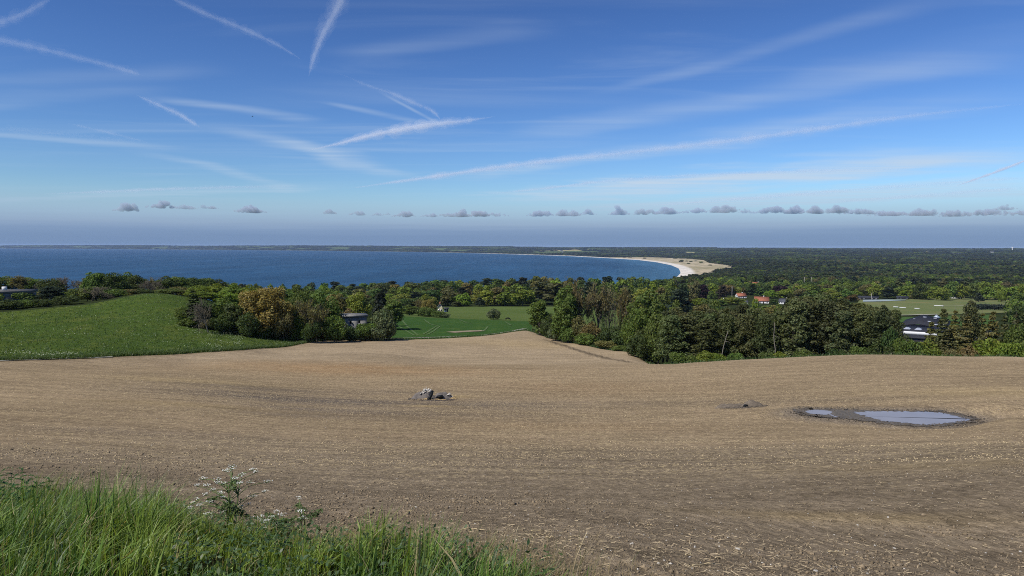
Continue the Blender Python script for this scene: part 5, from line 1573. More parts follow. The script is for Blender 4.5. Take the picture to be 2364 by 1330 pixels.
# the long low hall with black felt roofs, white fascia and brick stack
def hall():
    p = hit(2075, 789)
    d = math.hypot(p[0], p[1])
    face = math.atan2(-p[0], p[1]) - 0.12
    root = empty('hall', tuple(p), face); tag(root, 'low hall with black felt roofs, white fascia and skylights', 'hall')
    k = d / FPX * math.cos(pxaz(2075))          # metres per pixel there
    zb = p[2]
    def yz(py, px=2085, dd=0.0):                # height of a row above the hall's base at depth dd behind its front
        return at_d(px, py, d + dd)[2] - zb
    z1 = yz(777)
    gbox('front_wall', root, DARKWOOD, -75 * k, 170 * k, 0, 14, -4, z1 - 0.5)
    gbox('front_roof', root, FELT, -76 * k, 171 * k, -0.8, 14.5, z1 - 0.5, z1)
    z2 = yz(764, dd=16)
    fa = gbox('fascia', root, WHITE, -47 * k, 175 * k, 15.6, 16.0, z2 - 1.75, z2)
    gbox('hall_wall', root, BRICK, -47 * k, 175 * k, 16.1, 44, -4, z2 - 0.3)
    r = gbox('hall_roof', root, FELT, -49 * k, 176 * k, 16.05, 46, z2 - 0.28, z2 + 0.06)
    for i, x in enumerate((-18, 2, 26)):
        g = Geo(); w = 7 * k * (0.6 if i == 0 else 1.0)
        g.add([(x * k - w, 26, z2 + .06), (x * k + w, 26, z2 + .06), (x * k + w, 32, z2 + .06), (x * k - w, 32, z2 + .06), (x * k - w * .4, 28, z2 + .9), (x * k + w * .4, 28, z2 + .9), (x * k + w * .4, 30, z2 + .9), (x * k - w * .4, 30, z2 + .9)],
              Q=[(0, 1, 5, 4), (1, 2, 6, 5), (2, 3, 7, 6), (3, 0, 4, 7), (4, 5, 6, 7)])
        obj('skylight', g.mesh('skylight'), ACRYL, r)
    # rear wing: wide low-pitched gable
    zr, ze = yz(733, 2092, 62), yz(750, 2092, 50)
    g = Geo(); x0, xm, x1 = -26 * k, 16 * k, 80 * k
    V = [(x0, 50, ze - .4), (xm, 50, ze + 1.2), (x1, 50, ze - 1.5), (x0, 78, ze + .6), (xm, 78, zr + 1.0), (x1, 78, zr - 2.0)]
    V2 = [(x, y, z - 0.4) for x, y, z in V]
    g.add(V + V2, Q=[(0, 1, 4, 3), (1, 2, 5, 4), (7, 6, 9, 10), (8, 7, 10, 11), (0, 6, 7, 1), (1, 7, 8, 2), (3, 4, 10, 9), (4, 5, 11, 10), (0, 3, 9, 6), (2, 8, 11, 5)])
    rr = obj('rear_roof', g.mesh('rear_roof'), FELT, root)
    gbox('rear_wall', root, BRICK, x0 + .3, x1 - .3, 50.5, 77, -4, ze - 2.0)
    rng = np.random.default_rng(4)
    for i in range(11):
        fx, fy = rng.uniform(0.12, 0.9), rng.uniform(0.1, 0.9)
        x = x0 + (x1 - x0) * fx; y = 50 + 28 * fy
        zz = np.interp(x, [x0, xm, x1], [ze - .4 + fy * 1.0, ze + 1.2 + fy * (zr - ze - .2), ze - 1.5 + fy * (zr - ze - .5)])
        gbox('roof_vent', rr, ACRYL, x - .9, x + .9, y - .5, y + .5, zz - .1, zz + 0.45)
    # brick stack with pyramid cap
    q = at_d(2112, 738, d + 84); X = (2112 - 2075) * k * 1.19; y = 84
    zt = yz(731, 2112, 84)
    st = gbox('stack', root, BRICK, X - 1.6, X + 1.6, y - 1.6, y + 1.6, -3, zt)
    g = Geo(); g.add([(X - 2.1, y - 2.1, zt), (X + 2.1, y - 2.1, zt), (X + 2.1, y + 2.1, zt), (X - 2.1, y + 2.1, zt), (X, y, zt + 2.0)], T=[(0, 1, 4), (1, 2, 4), (2, 3, 4), (3, 0, 4)], Q=[(3, 2, 1, 0)])
    obj('cap', g.mesh('stack_cap'), ZINC, st)
hall()

def bunker(px, d, py_top, w, dep, name, label, rz=0.0, openings=(), slab=0.7, block=None):
    p = ground_at(px, d); face = math.atan2(-p[0], p[1]) + rz
    h = at_d(px, py_top, d)[2] - p[2]
    root = empty(name, tuple(p), face); tag(root, label, 'bunker')
    g = Geo(); a = w / 2
    # battered front wall built round its recessed openings
    xs = [-a]
    for x0, x1, z0, z1 in openings: xs += [x0, x1]
    xs.append(a)
    for i in range(len(xs) - 1):
        if i % 2 == 0: g.box(xs[i], xs[i + 1], 0, 1.2, -2, h - slab)
        else:
            _, _, z0, z1 = openings[i // 2]
            g.box(xs[i], xs[i + 1], 0, 1.2, -2, z0); g.box(xs[i], xs[i + 1], 0, 1.2, z1, h - slab)
    g.box(-a, a, 1.21, dep, -2, h - slab - 0.01)
    obj('wall', g.mesh('bunker_wall'), CONCRETE, root)
    g = Geo(); g.box(-a - .35, a + .35, -.35, dep + .3, h - slab + 0.01, h); obj('roof_slab', g.mesh('bunker_slab'), CONC_DARK if block else CONCRETE, root)
    for x0, x1, z0, z1 in openings: gbox('opening', root, DARKWOOD, x0 + 0.02, x1 - 0.02, 0.9, 1.19, z0, z1)  # black panel at the back of each slot stands for the shade inside
    if block: gbox('vent_block', root, WHITE, *block, h + .01, h + 1.15)
    return root
_h = 6.2
bunker(820, 211, 727, 6.6, 5, 'bunker', 'grey concrete bunker with two dark slots amid the bushes', 0.12, [(-1.6, -1.0, 4.3, 5.1), (0.95, 1.5, 4.5, 5.2)], 0.6)
bunker(8, 268, 671, 15.0, 7, 'bunker', 'pale concrete bunker with a white block on its roof at left edge', -0.22, [(3.4, 4.1, 1.2, 1.9), (5.4, 5.9, 1.5, 2.1)], 0.8, (-0.2, 0.95, 0.5, 1.6))

# poles
def pole(px, py0, py1, name, label, r=0.14, mat=None, d=None, arm=False):
    p = hit(px, py0) if d is None else ground_at(px, d)
    dd = math.hypot(p[0], p[1]); h = at_d(px, py1, dd)[2] - p[2]
    root = empty(name, tuple(p)); tag(root, label, 'pole')
    g = Geo(); g.tube([(0, 0, -1), (0, 0, h * .5), (0, 0, h)], [r, r * .9, r * .7], 8); obj('shaft', g.mesh('pole_shaft', True), mat or PALEWOOD, root)
    g = Geo(); g.box(-.9, .9, -.08, .08, h - .5, h - .35) if arm else g.tube([(0, 0, h), (0, 0, h + .3)], [r * 1.4, r * .5], 8)
    obj('cross_arm' if arm else 'finial', g.mesh('pole_top'), mat or PALEWOOD, root)
pole(1689.5, 694, 661, 'flagpole', 'white flagpole between the trees left of the orange roof', 0.16, WHITE)
pole(2012, 694, 677, 'lamp_pole', 'pale pole in front of the long black shed at the playing field', 0.24)
pole(2223, 689, 674, 'utility_pole', 'wooden pole right of the dark-roofed bungalow', 0.22, arm=True)
pole(1854, 655, 640, 'utility_pole', 'pale pole among trees above the village, left of two', 0.30, arm=True, d=1250)
pole(1870, 655, 640, 'utility_pole', 'pale pole among trees above the village, right of two', 0.30, arm=True, d=1260)
pole(2069, 742, 722, 'floodlight_pole', 'thin pale pole behind the left end of the hall', 0.12, WHITE)

# white boards lying on the playing field
for px, py, w, lb in ((2068, 711, 10, 'low white board lying on the playing field, left of two'), (2084, 712.5, 13, 'low white board lying on the playing field, right of two'), (2117, 714.5, 10, 'pale low board lying in the middle of the playing field'),
                      (2167, 708, 18, 'long white board lying at the right of the playing field')):
    p = hit(px, py); k = math.hypot(p[0], p[1]) / FPX * w / 2 * 0.9
    root = empty('white_board', (p[0], p[1], p[2] + 0.4), math.atan2(-p[0], p[1]) - 0.1); tag(root, lb, 'board')
    gbox('panel', root, WHITE, -k, k, -0.1, 0.1, 0.12, 0.85); gbox('foot', root, ZINC, -k * .9, -k * .9 + .3, -.4, .4, 0, 0.115); gbox('foot', root, ZINC, k * .9 - .3, k * .9, -.4, .4, 0, 0.115)

# clipped dark hedge right of the playing field
def hedge():
    P = [hit(px, py)[:2] for px, py in ((2243, 716), (2300, 717), (2350, 719))]
    rng = np.random.default_rng(8); pts, nr = [], []
    for a, b in zip(P[:-1], P[1:]):
        n = 1500; t = rng.uniform(0, 1, n)[:, None]
        q = a * (1 - t) + b * t + rng.normal(0, 1.1, (n, 2))
        z = elev(q[:, 0], q[:, 1]) + rng.uniform(0.1, 1, n) ** 0.6 * (5.0 + rng.normal(0, 0.3, n))
        pts.append(np.column_stack([q, z])); nr.append(rng.normal(0, .6, (n, 3)) + np.array([-.2, -.6, .6]))
    V, F, col = leaf_cards(np.concatenate(pts), np.concatenate(nr), 1.1, rng)
    o = obj('hedge', np_mesh('hedge', V, F, False, {'leafvar': col}), MAT_LEAF); o.color = (*G_BLUE, 1)
    tag(o, 'long dark clipped hedge right of the playing field', 'hedge')
hedge()

# grazing horse on the pasture
def horse():
    p = hit(1172, 741)
    bm_v, bm_e, rad = [], [], []
    def chain(pts, start=None):
        prev = start
        for (x, y, z, r) in pts:
            bm_v.append((x, y, z)); rad.append(r)
            i = len(bm_v) - 1
            if prev is not None: bm_e.append((prev, i))
            prev = i
        return prev
    chain([(0, 0, 1.22, .30), (-.45, 0, 1.22, .30), (-.75, 0, 1.22, .27)])
    c = chain([(.4, 0, 1.24, .30), (.72, 0, 1.2, .26)], 0)
    chain([(.98, 0, .98, .17), (1.2, 0, .66, .13), (1.33, .0, .40, .11), (1.42, 0, .22, .09), (1.48, 0, .10, .06)], c)
    for s in (-.15, .15):
        chain([(.62, s, .85, .12), (.64, s, .50, .07), (.62, s, .20, .05), (.66, s, .02, .06)], c)
        chain([(-.72, s, .90, .16), (-.66, s, .62, .09), (-.80, s, .40, .06), (-.76, s, .18, .05), (-.72, s, .02, .06)], 2)
    chain([(-.98, 0, 1.2, .06), (-1.08, 0, .9, .07), (-1.08, 0, .55, .04)], 2)
    me = bpy.data.meshes.new('horse'); me.from_pydata(bm_v, bm_e, []); 
    o = obj('horse', me, simple('black_bay_coat', (0.018, 0.013, 0.011), 0.6, 0.2, 3.0), None, tuple(p), math.atan2(-p[0], p[1]) + 0.25)
    o.scale = (1.1, 1.1, 1.1)
    sk = o.modifiers.new('skin', 'SKIN')
    for v, r in zip(me.skin_vertices[0].data, rad): v.radius = (r, r)
    me.skin_vertices[0].data[0].use_root = True
    o.modifiers.new('sub', 'SUBSURF').levels = 1
    o.modifiers['sub'].render_levels = 1
    tag(o, 'dark horse grazing on the pasture right of the round bush', 'horse')
horse()

settle_labels()
# ------------------------------------------------------------------ foreground: grass, herbs, clods, straw
def in_view(x, y, z, m=60):
    """column and row of world points in the photograph"""
    v = np.stack([x, y, np.asarray(z) - CZ], -1)
    f = v @ np.array(CF); 
    px = PW / 2 + FPX * (v @ np.array(CR)) / f; py = PH / 2 - FPX * (v @ np.array(CU)) / f
    return px, py, f

def blades(base, L, lean, bend, w, tint, rng, seg=3):
    """curved tapering grass blades"""
    n = len(base)
    ts = np.linspace(0, 1, seg + 1)
    side = np.stack([-np.sin(lean), np.cos(lean)], 1)
    # a blade's flat side is turned any way
    rot = lean + rng.uniform(-1.2, 1.2, n)
    sd = np.stack([-np.sin(rot), np.cos(rot), np.zeros(n)], 1)
    dr = np.stack([np.cos(lean), np.sin(lean), np.zeros(n)], 1)
    P = []
    for t in ts:
        up = L * t * (1 - 0.30 * bend * t)
        out = L * bend * (0.12 * t + 0.88 * t * t)
        P.append(base + dr * out[:, None] + np.array([0, 0, 1.0]) * np.maximum(up - 0.25 * L * np.maximum(bend - 0.7, 0) * t * t, 0)[:, None])
    V = []
    for k, t in enumerate(ts[:-1]):
        ww = (w * (1 - t ** 1.6) * 0.5)[:, None] * sd
        V += [P[k] - ww, P[k] + ww]
    V.append(P[-1])
    m = 2 * seg + 1
    V = np.stack(V, 1).reshape(-1, 3)
    b = np.arange(n)[:, None] * m
    Q = np.concatenate([b + np.array([[2 * k, 2 * k + 1, 2 * k + 3, 2 * k + 2]]) for k in range(seg - 1)])
    T = b + np.array([[2 * seg - 2, 2 * seg - 1, 2 * seg]])
    return V, Q, T, np.repeat(tint, m, 0)

def d0_at(x, y): return np.interp(np.arctan2(x, y), AZ, D0)

def foreground_grass():
    rng = np.random.default_rng(12)
    N = 9000
    x = rng.uniform(-13, 3.2, N); y = rng.uniform(2.6, 13, N)
    d = np.hypot(x, y)
    edge = d0_at(x, y) * (1 + 0.22 * (fbm(x * 1.1, y * 1.1, 71, 3) - 0.55))
    px, py, f = in_view(x, y, elev(x, y))
    ok = (d < edge) & (px > -160) & (px < 1500) & (py < 1460)
    x, y, d, edge, px = x[ok], y[ok], d[ok], edge[ok], px[ok]
    # long lush grass to the left, shorter and thinner towards the right end
    keep = rng.uniform(0, 1, len(x)) < np.interp(px, [-200, 700, 1100, 1300, 1450], [1, 1, 0.95, 0.7, 0.3])
    x, y, d, edge, px = x[keep], y[keep], d[keep], edge[keep], px[keep]
    nt = len(x)
    big = fbm(x * 0.55, y * 0.55, 5, 3)
    k = np.full(nt, 20)
    ti = np.repeat(np.arange(nt), k)
    n = len(ti)
    spread = rng.uniform(0.02, 0.11, n)
    a = rng.uniform(0, 6.283, n)
    bx, by = x[ti] + np.cos(a) * spread, y[ti] + np.sin(a) * spread
    bz = elev(bx, by) - 0.01
    hgt = (0.15 + 0.34 * sstep(0.30, 0.70, big) + 0.16 * sstep(0.5, 0.75, fbm(x * 2.4, y * 2.4, 41, 2))) * np.interp(px, [-200, 350, 480, 900, 1000, 1100, 1450], [1.0, 1.0, 0.72, 0.74, 0.85, 0.70, 0.42]) * (0.55 + 0.45 * sstep(-0.1, 0.9, edge - d))
    L = hgt[ti] * rng.uniform(0.55, 1.2, n)
    wind = rng.normal(0.10, 0.75, nt)                         # leaning to the right, as in the photograph
    lean = wind[ti] + rng.normal(0, 0.75, n) + np.where(rng.uniform(0, 1, n) < 0.12, rng.uniform(-3, 3, n), 0)
    bend = np.clip(rng.normal(0.50, 0.30, n) + rng.normal(0, 0.22, nt)[ti], 0.05, 1.2)
    w = rng.uniform(0.0045, 0.012, n) * (1 + 1.3 * (rng.uniform(0, 1, n) < 0.12))
    pal = np.array([(0.125, 0.190, 0.036), (0.180, 0.235, 0.042), (0.066, 0.118, 0.028), (0.235, 0.270, 0.075), (0.125, 0.165, 0.075)])
    ci = np.where(fbm(x * 0.9 + 7, y * 0.9, 33, 2) > 0.56, 1, rng.choice(5, nt, p=[.46, .14, .26, .05, .09]))
    tint = pal[ci][ti] * rng.uniform(0.6, 1.5, n)[:, None] * np.array([1.08, 1.15, 1.1])
    dry = rng.uniform(0, 1, n) < 0.08 + 0.30 * (edge - d < 0.35)[ti]
    tint[dry] = np.array([0.40, 0.33, 0.17]) * rng.uniform(0.7, 1.2, dry.sum())[:, None]
    V, Q, T, C = blades(np.stack([bx, by, bz], 1), L, lean, bend, w, tint, rng)
    me = np_mesh('grass', V, [Q, T], True, {'tint': C, 'leafvar': np.ones((len(C), 3))})
    o = obj('grass', me, MAT_LEAF_V)
    tag(o, 'long green grass of the verge leaning to the right', 'grass', kind='stuff')
    # dry stubble and dead grass along the field edge
    N = 6500
    az = rng.uniform(pxaz(-60), pxaz(2364), N)
    dd = np.interp(az, AZ, D0) + rng.gamma(1.6, 0.22, N) - 0.15
    x, y = dd * np.sin(az), dd * np.cos(az)
    fade = np.interp(az, [pxaz(0), pxaz(1000), pxaz(1500), pxaz(1900)], [1, 1, 0.55, 0.12])
    ok = (rng.uniform(0, 1, N) < fade) & (fbm(x * 1.1, y * 1.1, 3, 2) > 0.35)
    x, y = x[ok], y[ok]; n = len(x)
    tint = np.where(rng.uniform(0, 1, n)[:, None] < 0.25, np.array([[0.10, 0.14, 0.035]]), np.array([[0.36, 0.28, 0.15]])) * rng.uniform(0.6, 1.2, n)[:, None]
    V, Q, T, C = blades(np.stack([x, y, elev(x, y) - .01], 1), rng.uniform(0.06, 0.26, n), rng.normal(0.3, 0.9, n), np.clip(rng.normal(0.6, .3, n), 0, 1.1), rng.uniform(.002, .004, n), tint, rng)
    o = obj('dry_grass', np_mesh('dry_grass', V, [Q, T], True, {'tint': C, 'leafvar': np.ones((len(C), 3))}), MAT_LEAF_V)
    tag(o, 'thin dead grass and stubble along the edge of the ploughed field', 'grass', kind='stuff')
    # feathery herb leaves low in the grass
    n = 22000
    x = rng.uniform(-6, 1.5, n); y = rng.uniform(3, 8.5, n)
    d = np.hypot(x, y); px, py, f = in_view(x, y, elev(x, y))
    ok = (d < d0_at(x, y) - 0.05) & (px > 380) & (px < 1300) & (fbm(x * 1.3, y * 1.3, 90, 2) > 0.50)
    x, y = x[ok], y[ok]; n = len(x)
    z = elev(x, y) + rng.uniform(0.04, 0.24, n)
    V, F, col = leaf_cards(np.stack([x, y, z], 1), rng.normal(0, .5, (n, 3)) + np.array([0, -.2, 1]), 0.016, rng, 2.2)
    o = obj('herb_leaves', np_mesh('herb_leaves', V, F, False, {'tint': np.tile([0.075, 0.125, 0.04], (len(V), 1)), 'leafvar': col}), MAT_LEAF_V)
    tag(o, 'small feathery herb leaves growing low in the verge', 'herbs', kind='stuff')
foreground_grass()

MAT_CLOD = M('soil_clods', 0.95, 0.1)
_c = MAT_CLOD.mix(1.0, MAT_CLOD.attr('tint').outputs['Color'], MAT_CLOD.ss(MAT_CLOD.noise(MAT_CLOD.pos(), 40, 4), 0.3, 0.7, 0.7, 1.3), 'MULTIPLY')
MAT_CLOD.color(_c)
MAT_CLOD = MAT_CLOD.m
MAT_FLINT = simple('white_flint', (0.44, 0.41, 0.35), 0.8, 0.25, 20.0)
MAT_STALK = simple('dry_maize_stalk', (0.50, 0.40, 0.23), 0.8, 0.25, 8.0)

OCT_V = np.array([(1, 0, 0), (-1, 0, 0), (0, 1, 0), (0, -1, 0), (0, 0, 1), (0, 0, -1)], float)
OCT_F = np.array([(0, 2, 4), (2, 1, 4), (1, 3, 4), (3, 0, 4), (2, 0, 5), (1, 2, 5), (3, 1, 5), (0, 3, 5)])
def lumps(P, r, rng, tint, flat=0.7):
    n = len(P)
    a = rng.uniform(0, 6.283, n)
    R = np.zeros((n, 3, 3)); ca, sa = np.cos(a), np.sin(a)
    R[:, 0, 0] = ca; R[:, 0, 1] = -sa; R[:, 1, 0] = sa; R[:, 1, 1] = ca; R[:, 2, 2] = flat
    V = OCT_V[None] * rng.uniform(0.6, 1.3, (n, 6, 1)) + rng.normal(0, 0.18, (n, 6, 3))
    V = np.einsum('nij,nkj->nki', R, V) * r[:, None, None] + P[:, None, :]
    F = OCT_F[None] + (np.arange(n) * 6)[:, None, None]
    return V.reshape(-1, 3), F.reshape(-1, 3), np.repeat(tint, 6, 0)

def field_litter():
    rng = np.random.default_rng(31)
    def sample(N, d0, d1, p=1.0):
        az = rng.uniform(pxaz(-80), pxaz(2440), N)
        lo = np.maximum(np.interp(az, AZ, D0), d0)
        u = rng.uniform(0, 1, N)
        d = lo * (d1 / lo) ** (u ** p)
        return d * np.sin(az), d * np.cos(az), d
    # clods
    x, y, d = sample(38000, 2.6, 30)
    r = 0.0052 * (0.6 + rng.gamma(1.4, 0.6, len(x))) * (d / 6) ** 0.40
    coarse = sstep(0.45, 0.65, fbm(x * 0.35, y * 0.35, 61, 3))
    r *= 0.8 + 0.6 * coarse
    z = elev(x, y) + r * 0.2
    t = np.array([0.228, 0.176, 0.112])[None] * rng.uniform(0.65, 1.25, len(x))[:, None]
    V, F, C = lumps(np.stack([x, y, z], 1), r, rng, t)
    o = obj('clods', np_mesh('clods', V, F, False, {'tint': C}), MAT_CLOD); tag(o, 'small brown clods strewn over the near part of the field', 'clods', kind='stuff')
    # chopped straw
    x, y, d = sample(56000, 2.6, 150, 0.75)
    v = x * math.sin(ROWROT) + y * math.cos(ROWROT)
    rown = fbm(v * 0.75, x * 0.012, 5, 3)
    near = 1 - sstep(9, 16, d)
    ok = rng.uniform(0, 1, len(x)) < (0.18 + 0.9 * sstep(0.48, 0.66, rown)) * (0.4 + 0.9 * sstep(0.4, 0.62, fbm(x / 7, y / 4, 15, 3))) * (1 - 0.75 * near) + 0.15 * near * (np.hypot(x, y) - d0_at(x, y) < 2.0)
    ok &= ~inpoly(MUD_P, x, y)
    x, y, d = x[ok], y[ok], d[ok]; n = len(x)
    L = rng.uniform(0.02, 0.065, n) * (1 + 0.016 * d); w = rng.uniform(0.0010, 0.0026, n) * (1 + 0.065 * d)
    a = rng.normal(-ROWROT, 0.9, n)
    dx, dy = np.cos(a), np.sin(a)
    tilt = rng.normal(0, 0.16, n)
    c = np.stack([x, y, elev(x, y) + w * 0.8 + 0.006], 1)
    ax = np.stack([dx, dy, tilt], 1) * (L / 2)[:, None]
    sx = np.stack([-dy, dx, np.zeros(n)], 1) * w[:, None]; up = np.array([0, 0, 1.0])[None] * (w * 1.1)[:, None]
    V = np.stack([c - ax - sx, c - ax + sx, c - ax + up, c + ax - sx, c + ax + sx, c + ax + up], 1).reshape(-1, 3)
    b = (np.arange(n) * 6)[:, None]
    Q = np.concatenate([b + np.array([[0, 2, 5, 3]]), b + np.array([[2, 1, 4, 5]])])
    t = np.array([0.40, 0.32, 0.20])[None] * rng.uniform(0.5, 1.2, n)[:, None]
    TT = np.repeat(t, 6, 0)
    # farther off only the little wads of straw show
    x, y, d = sample(52000, 22, 185, 0.9)
    v = x * math.sin(ROWROT) + y * math.cos(ROWROT)
    ok = (d < np.interp(np.arctan2(x, y), AZ, D1) - 2) & ~inpoly(MUD_P, x, y)
    ok &= rng.uniform(0, 1, len(x)) < (0.06 + 1.0 * sstep(0.50, 0.62, fbm(v * 0.55, x * 0.012, 8, 3))) * (0.35 + 0.9 * sstep(0.38, 0.62, fbm(x / 9, y / 6, 15, 3)))
    x, y, d = x[ok], y[ok], d[ok]
    r = rng.uniform(0.012, 0.034, len(x)) * (0.6 + d / 70)
    t2 = np.array([0.54, 0.425, 0.25])[None] * rng.uniform(0.7, 1.2, len(x))[:, None]
    V2, F2, C2 = lumps(np.stack([x, y, elev(x, y) + r * .3], 1), r, rng, t2, 0.5)
    me = np_mesh('straw', np.concatenate([V, V2]), [Q, F2 + len(V)], False, {'tint': np.concatenate([TT, C2])})
    o = obj('straw', me, MAT_CLOD); tag(o, 'short bits of pale straw strewn along the drill rows', 'straw', kind='stuff')
    # pebbles
    x, y, d = sample(1300, 2.8, 60)
    r = rng.uniform(0.004, 0.010, len(x)) * (1 + 0.04 * d)
    t = np.array([0.48, 0.44, 0.37])[None] * rng.uniform(0.6, 1.15, len(x))[:, None]
    V, F, C = lumps(np.stack([x, y, elev(x, y) + r * .25], 1), r, rng, t)
    o = obj('pebbles', np_mesh('pebbles', V, F, False, {'tint': C}), MAT_CLOD); tag(o, 'scattered pale pebbles on the ploughed soil', 'pebbles', kind='stuff')
field_litter()

def stone_mesh(seed, sub=2):
    bm = bmesh.new(); bmesh.ops.create_icosphere(bm, subdivisions=sub, radius=1.0)
    rng = np.random.default_rng(seed); c = rng.normal(size=(14, 3)); c /= np.linalg.norm(c, axis=1)[:, None]; h = rng.uniform(0.55, 0.95, 14)
    for v in bm.verts:                         # knock flat facets off a ball
        p = np.array(v.co)
        for ci, hi in zip(c, h):
            q = p @ ci
            if q > hi: p = p - ci * (q - hi) * 0.9
        v.co = p * np.array([1.25, 0.9, 0.7])
    me = bpy.data.meshes.new('stone'); bm.to_mesh(me); bm.free(); return me
STONES = [stone_mesh(s) for s in range(5)]
def stone(name, p, r, rz, mat, label, group, seed, cat='stone'):
    o = bpy.data.objects.new(name, STONES[seed % 5]); COL.objects.link(o)
    if not STONES[seed % 5].materials: STONES[seed % 5].materials.append(None)
    o.material_slots[0].link = 'OBJECT'; o.material_slots[0].material = mat
    o.location = p; o.scale = (r, r, r); o.rotation_euler = (0, 0, rz)
    tag(o, label, cat, group); return o
for i, (px, py, w) in enumerate(((1457, 1257, 9), (1604, 1264, 10), (1702, 1269, 16), (2020, 1260, 8), (2065, 1267, 9), (1980, 1213, 7), (2050, 1195, 8), (1520, 1301, 9), (1883, 1320, 16), (1928, 1311, 9), (2356, 1275, 9), (689, 1153, 9), (959, 1172, 10), (1730, 1050, 6), (1097, 1210, 7), (1760, 1300, 8), (1660, 1262, 7))):
    p = hit(px, py); d = math.hypot(p[0], p[1]); r = w / FPX * d * 0.36
    stone('flint_stone', (p[0], p[1], p[2] + r * .2), r, i * 1.3, MAT_FLINT, 'x', 'flint stones on the near soil', i)
    alike(COL.objects[-1], px, 'pale flint stone on the bare soil', [(1300, 'left of the standing dry weed'), (1800, 'right of the grass end'), (9999, 'towards the lower right corner')])

def stalk(pts, r, name, label, group, cat, mat=None, leafy=False, n=7):
    P = np.array(pts, float); c = P[0].copy()
    root = empty(name, tuple(c)); tag(root, label, cat, group)
    g = Geo(); t = np.linspace(0, 1, n); q = np.linspace(0, len(P) - 1, n)
    Q = np.stack([np.interp(q, np.arange(len(P)), P[:, k]) for k in range(3)], 1) - c
    rng = np.random.default_rng(int(abs(c[0]) * 1000) % 9999)
    Q[1:-1] += rng.normal(0, r * 0.8, (n - 2, 3))
    g.tube(Q, np.linspace(r, r * 0.6, n), 5); obj('stem', g.mesh('stalk'), mat or MAT_STALK, root)
    g = Geo(); k = n // 2
    L = np.linalg.norm(Q[-1]) * 0.22
    g.tube([Q[k], Q[k] + np.array([L * .6, rng.normal(0, L * .3), L * .25]), Q[k] + np.array([L, rng.normal(0, L * .4), L * .1])], [r * .5, r * .45, r * .2], 4); obj('side_shoot', g.mesh('shoot'), mat or MAT_STALK, root)
    return root
SG = 'dry stalks on the soil by the verge'
for i, (px, py, w, sl) in enumerate(((170, 1094, 26, .1), (317, 1141, 38, .0), (148, 1104, 18, -.05), (776, 1176, 24, -.35), (860, 1180, 14, -.3), (945, 1182, 16, 0), (981, 1191, 14, -.4), (1103, 1206, 22, -.1), (1104, 1225, 32, .1), (1241, 1228, 32, -.1), (1326, 1242, 22, -.1),
                                    (1341, 1261, 24, -.1), (1270, 1244, 18, 0), (1590, 1285, 20, -.25), (1624, 1307, 64, -.2), (1657, 1290, 16, -.3), (1926, 1277, 34, -.15), (734, 1168, 16, 0), (1500, 1215, 14, -.2), (2240, 1245, 12, 0), (1250, 1236, 26, -.15))):
    p = hit(px, py); d = math.hypot(p[0], p[1]); L = w / FPX * d
    a = np.array([p[0] - L / 2, p[1] + sl * L * 2, 0]); b = np.array([p[0] + L / 2, p[1] - sl * L * 2, 0])
    for q in (a, b): q[2] = float(elev(q[:1], q[1:2])[0]) + 0.012
    alike(stalk([a, b], 0.0055, 'dry_stalk', 'x', SG, 'stalk'), px, 'broken straw-coloured stalk lying on soil', [(500, 'left of the cow parsley'), (1000, 'right of the cow parsley'), (1400, 'above the grass tufts'), (9999, 'right of the grass end')])
p0, p1 = hit(1036, 1242), hit(1072, 1231)
stalk([p0 + [0, 0, .012], (p0 + p1) / 2 + [0.03, .05, .02], p1 + [0, 0, .05]], 0.008, 'bent_stalk', 'long bent dry stalk lying just above the tuft of grass', None, 'stalk')
def standing(px, py, tx, ty, r, label, mat=None):
    p = hit(px, py); d = math.hypot(p[0], p[1]); q = at_d(tx, ty, d)
    m = (p + q) / 2 + np.array([-0.01, 0, 0.01])
    stalk([p + [0, 0, -.02], m, q], r, 'dry_weed', label, 'upright dry weeds in the verge', 'weed', mat)
DARKSTEM = simple('dark_dead_stem', (0.10, 0.075, 0.055), 0.9, 0.2, 6.0)
standing(1322, 1322, 1356, 1228, 0.0035, 'pale dry stem standing at the right end of the grass')
standing(1187, 1305, 1197, 1214, 0.003, 'pale dry stem standing beside the last tuft of grass')
standing(358, 1160, 367, 1088, 0.004, 'tall dark dead stem rising from the grass left of the cow parsley', DARKSTEM)
standing(406, 1175, 419, 1110, 0.0035, 'shorter dark dead stem nearer the cow parsley', DARKSTEM)
standing(396, 1172, 400, 1132, 0.003, 'shortest dark dead stem between the two taller ones', DARKSTEM)
standing(165, 1160, 186, 1100, 0.003, 'pale bent stem standing among the grass at left')
standing(36, 1140, 44, 1100, 0.003, 'thin pale stem in the grass near the left edge')
standing(72, 1130, 120, 1104, 0.003, 'pale stem leaning far over above the grass at left')

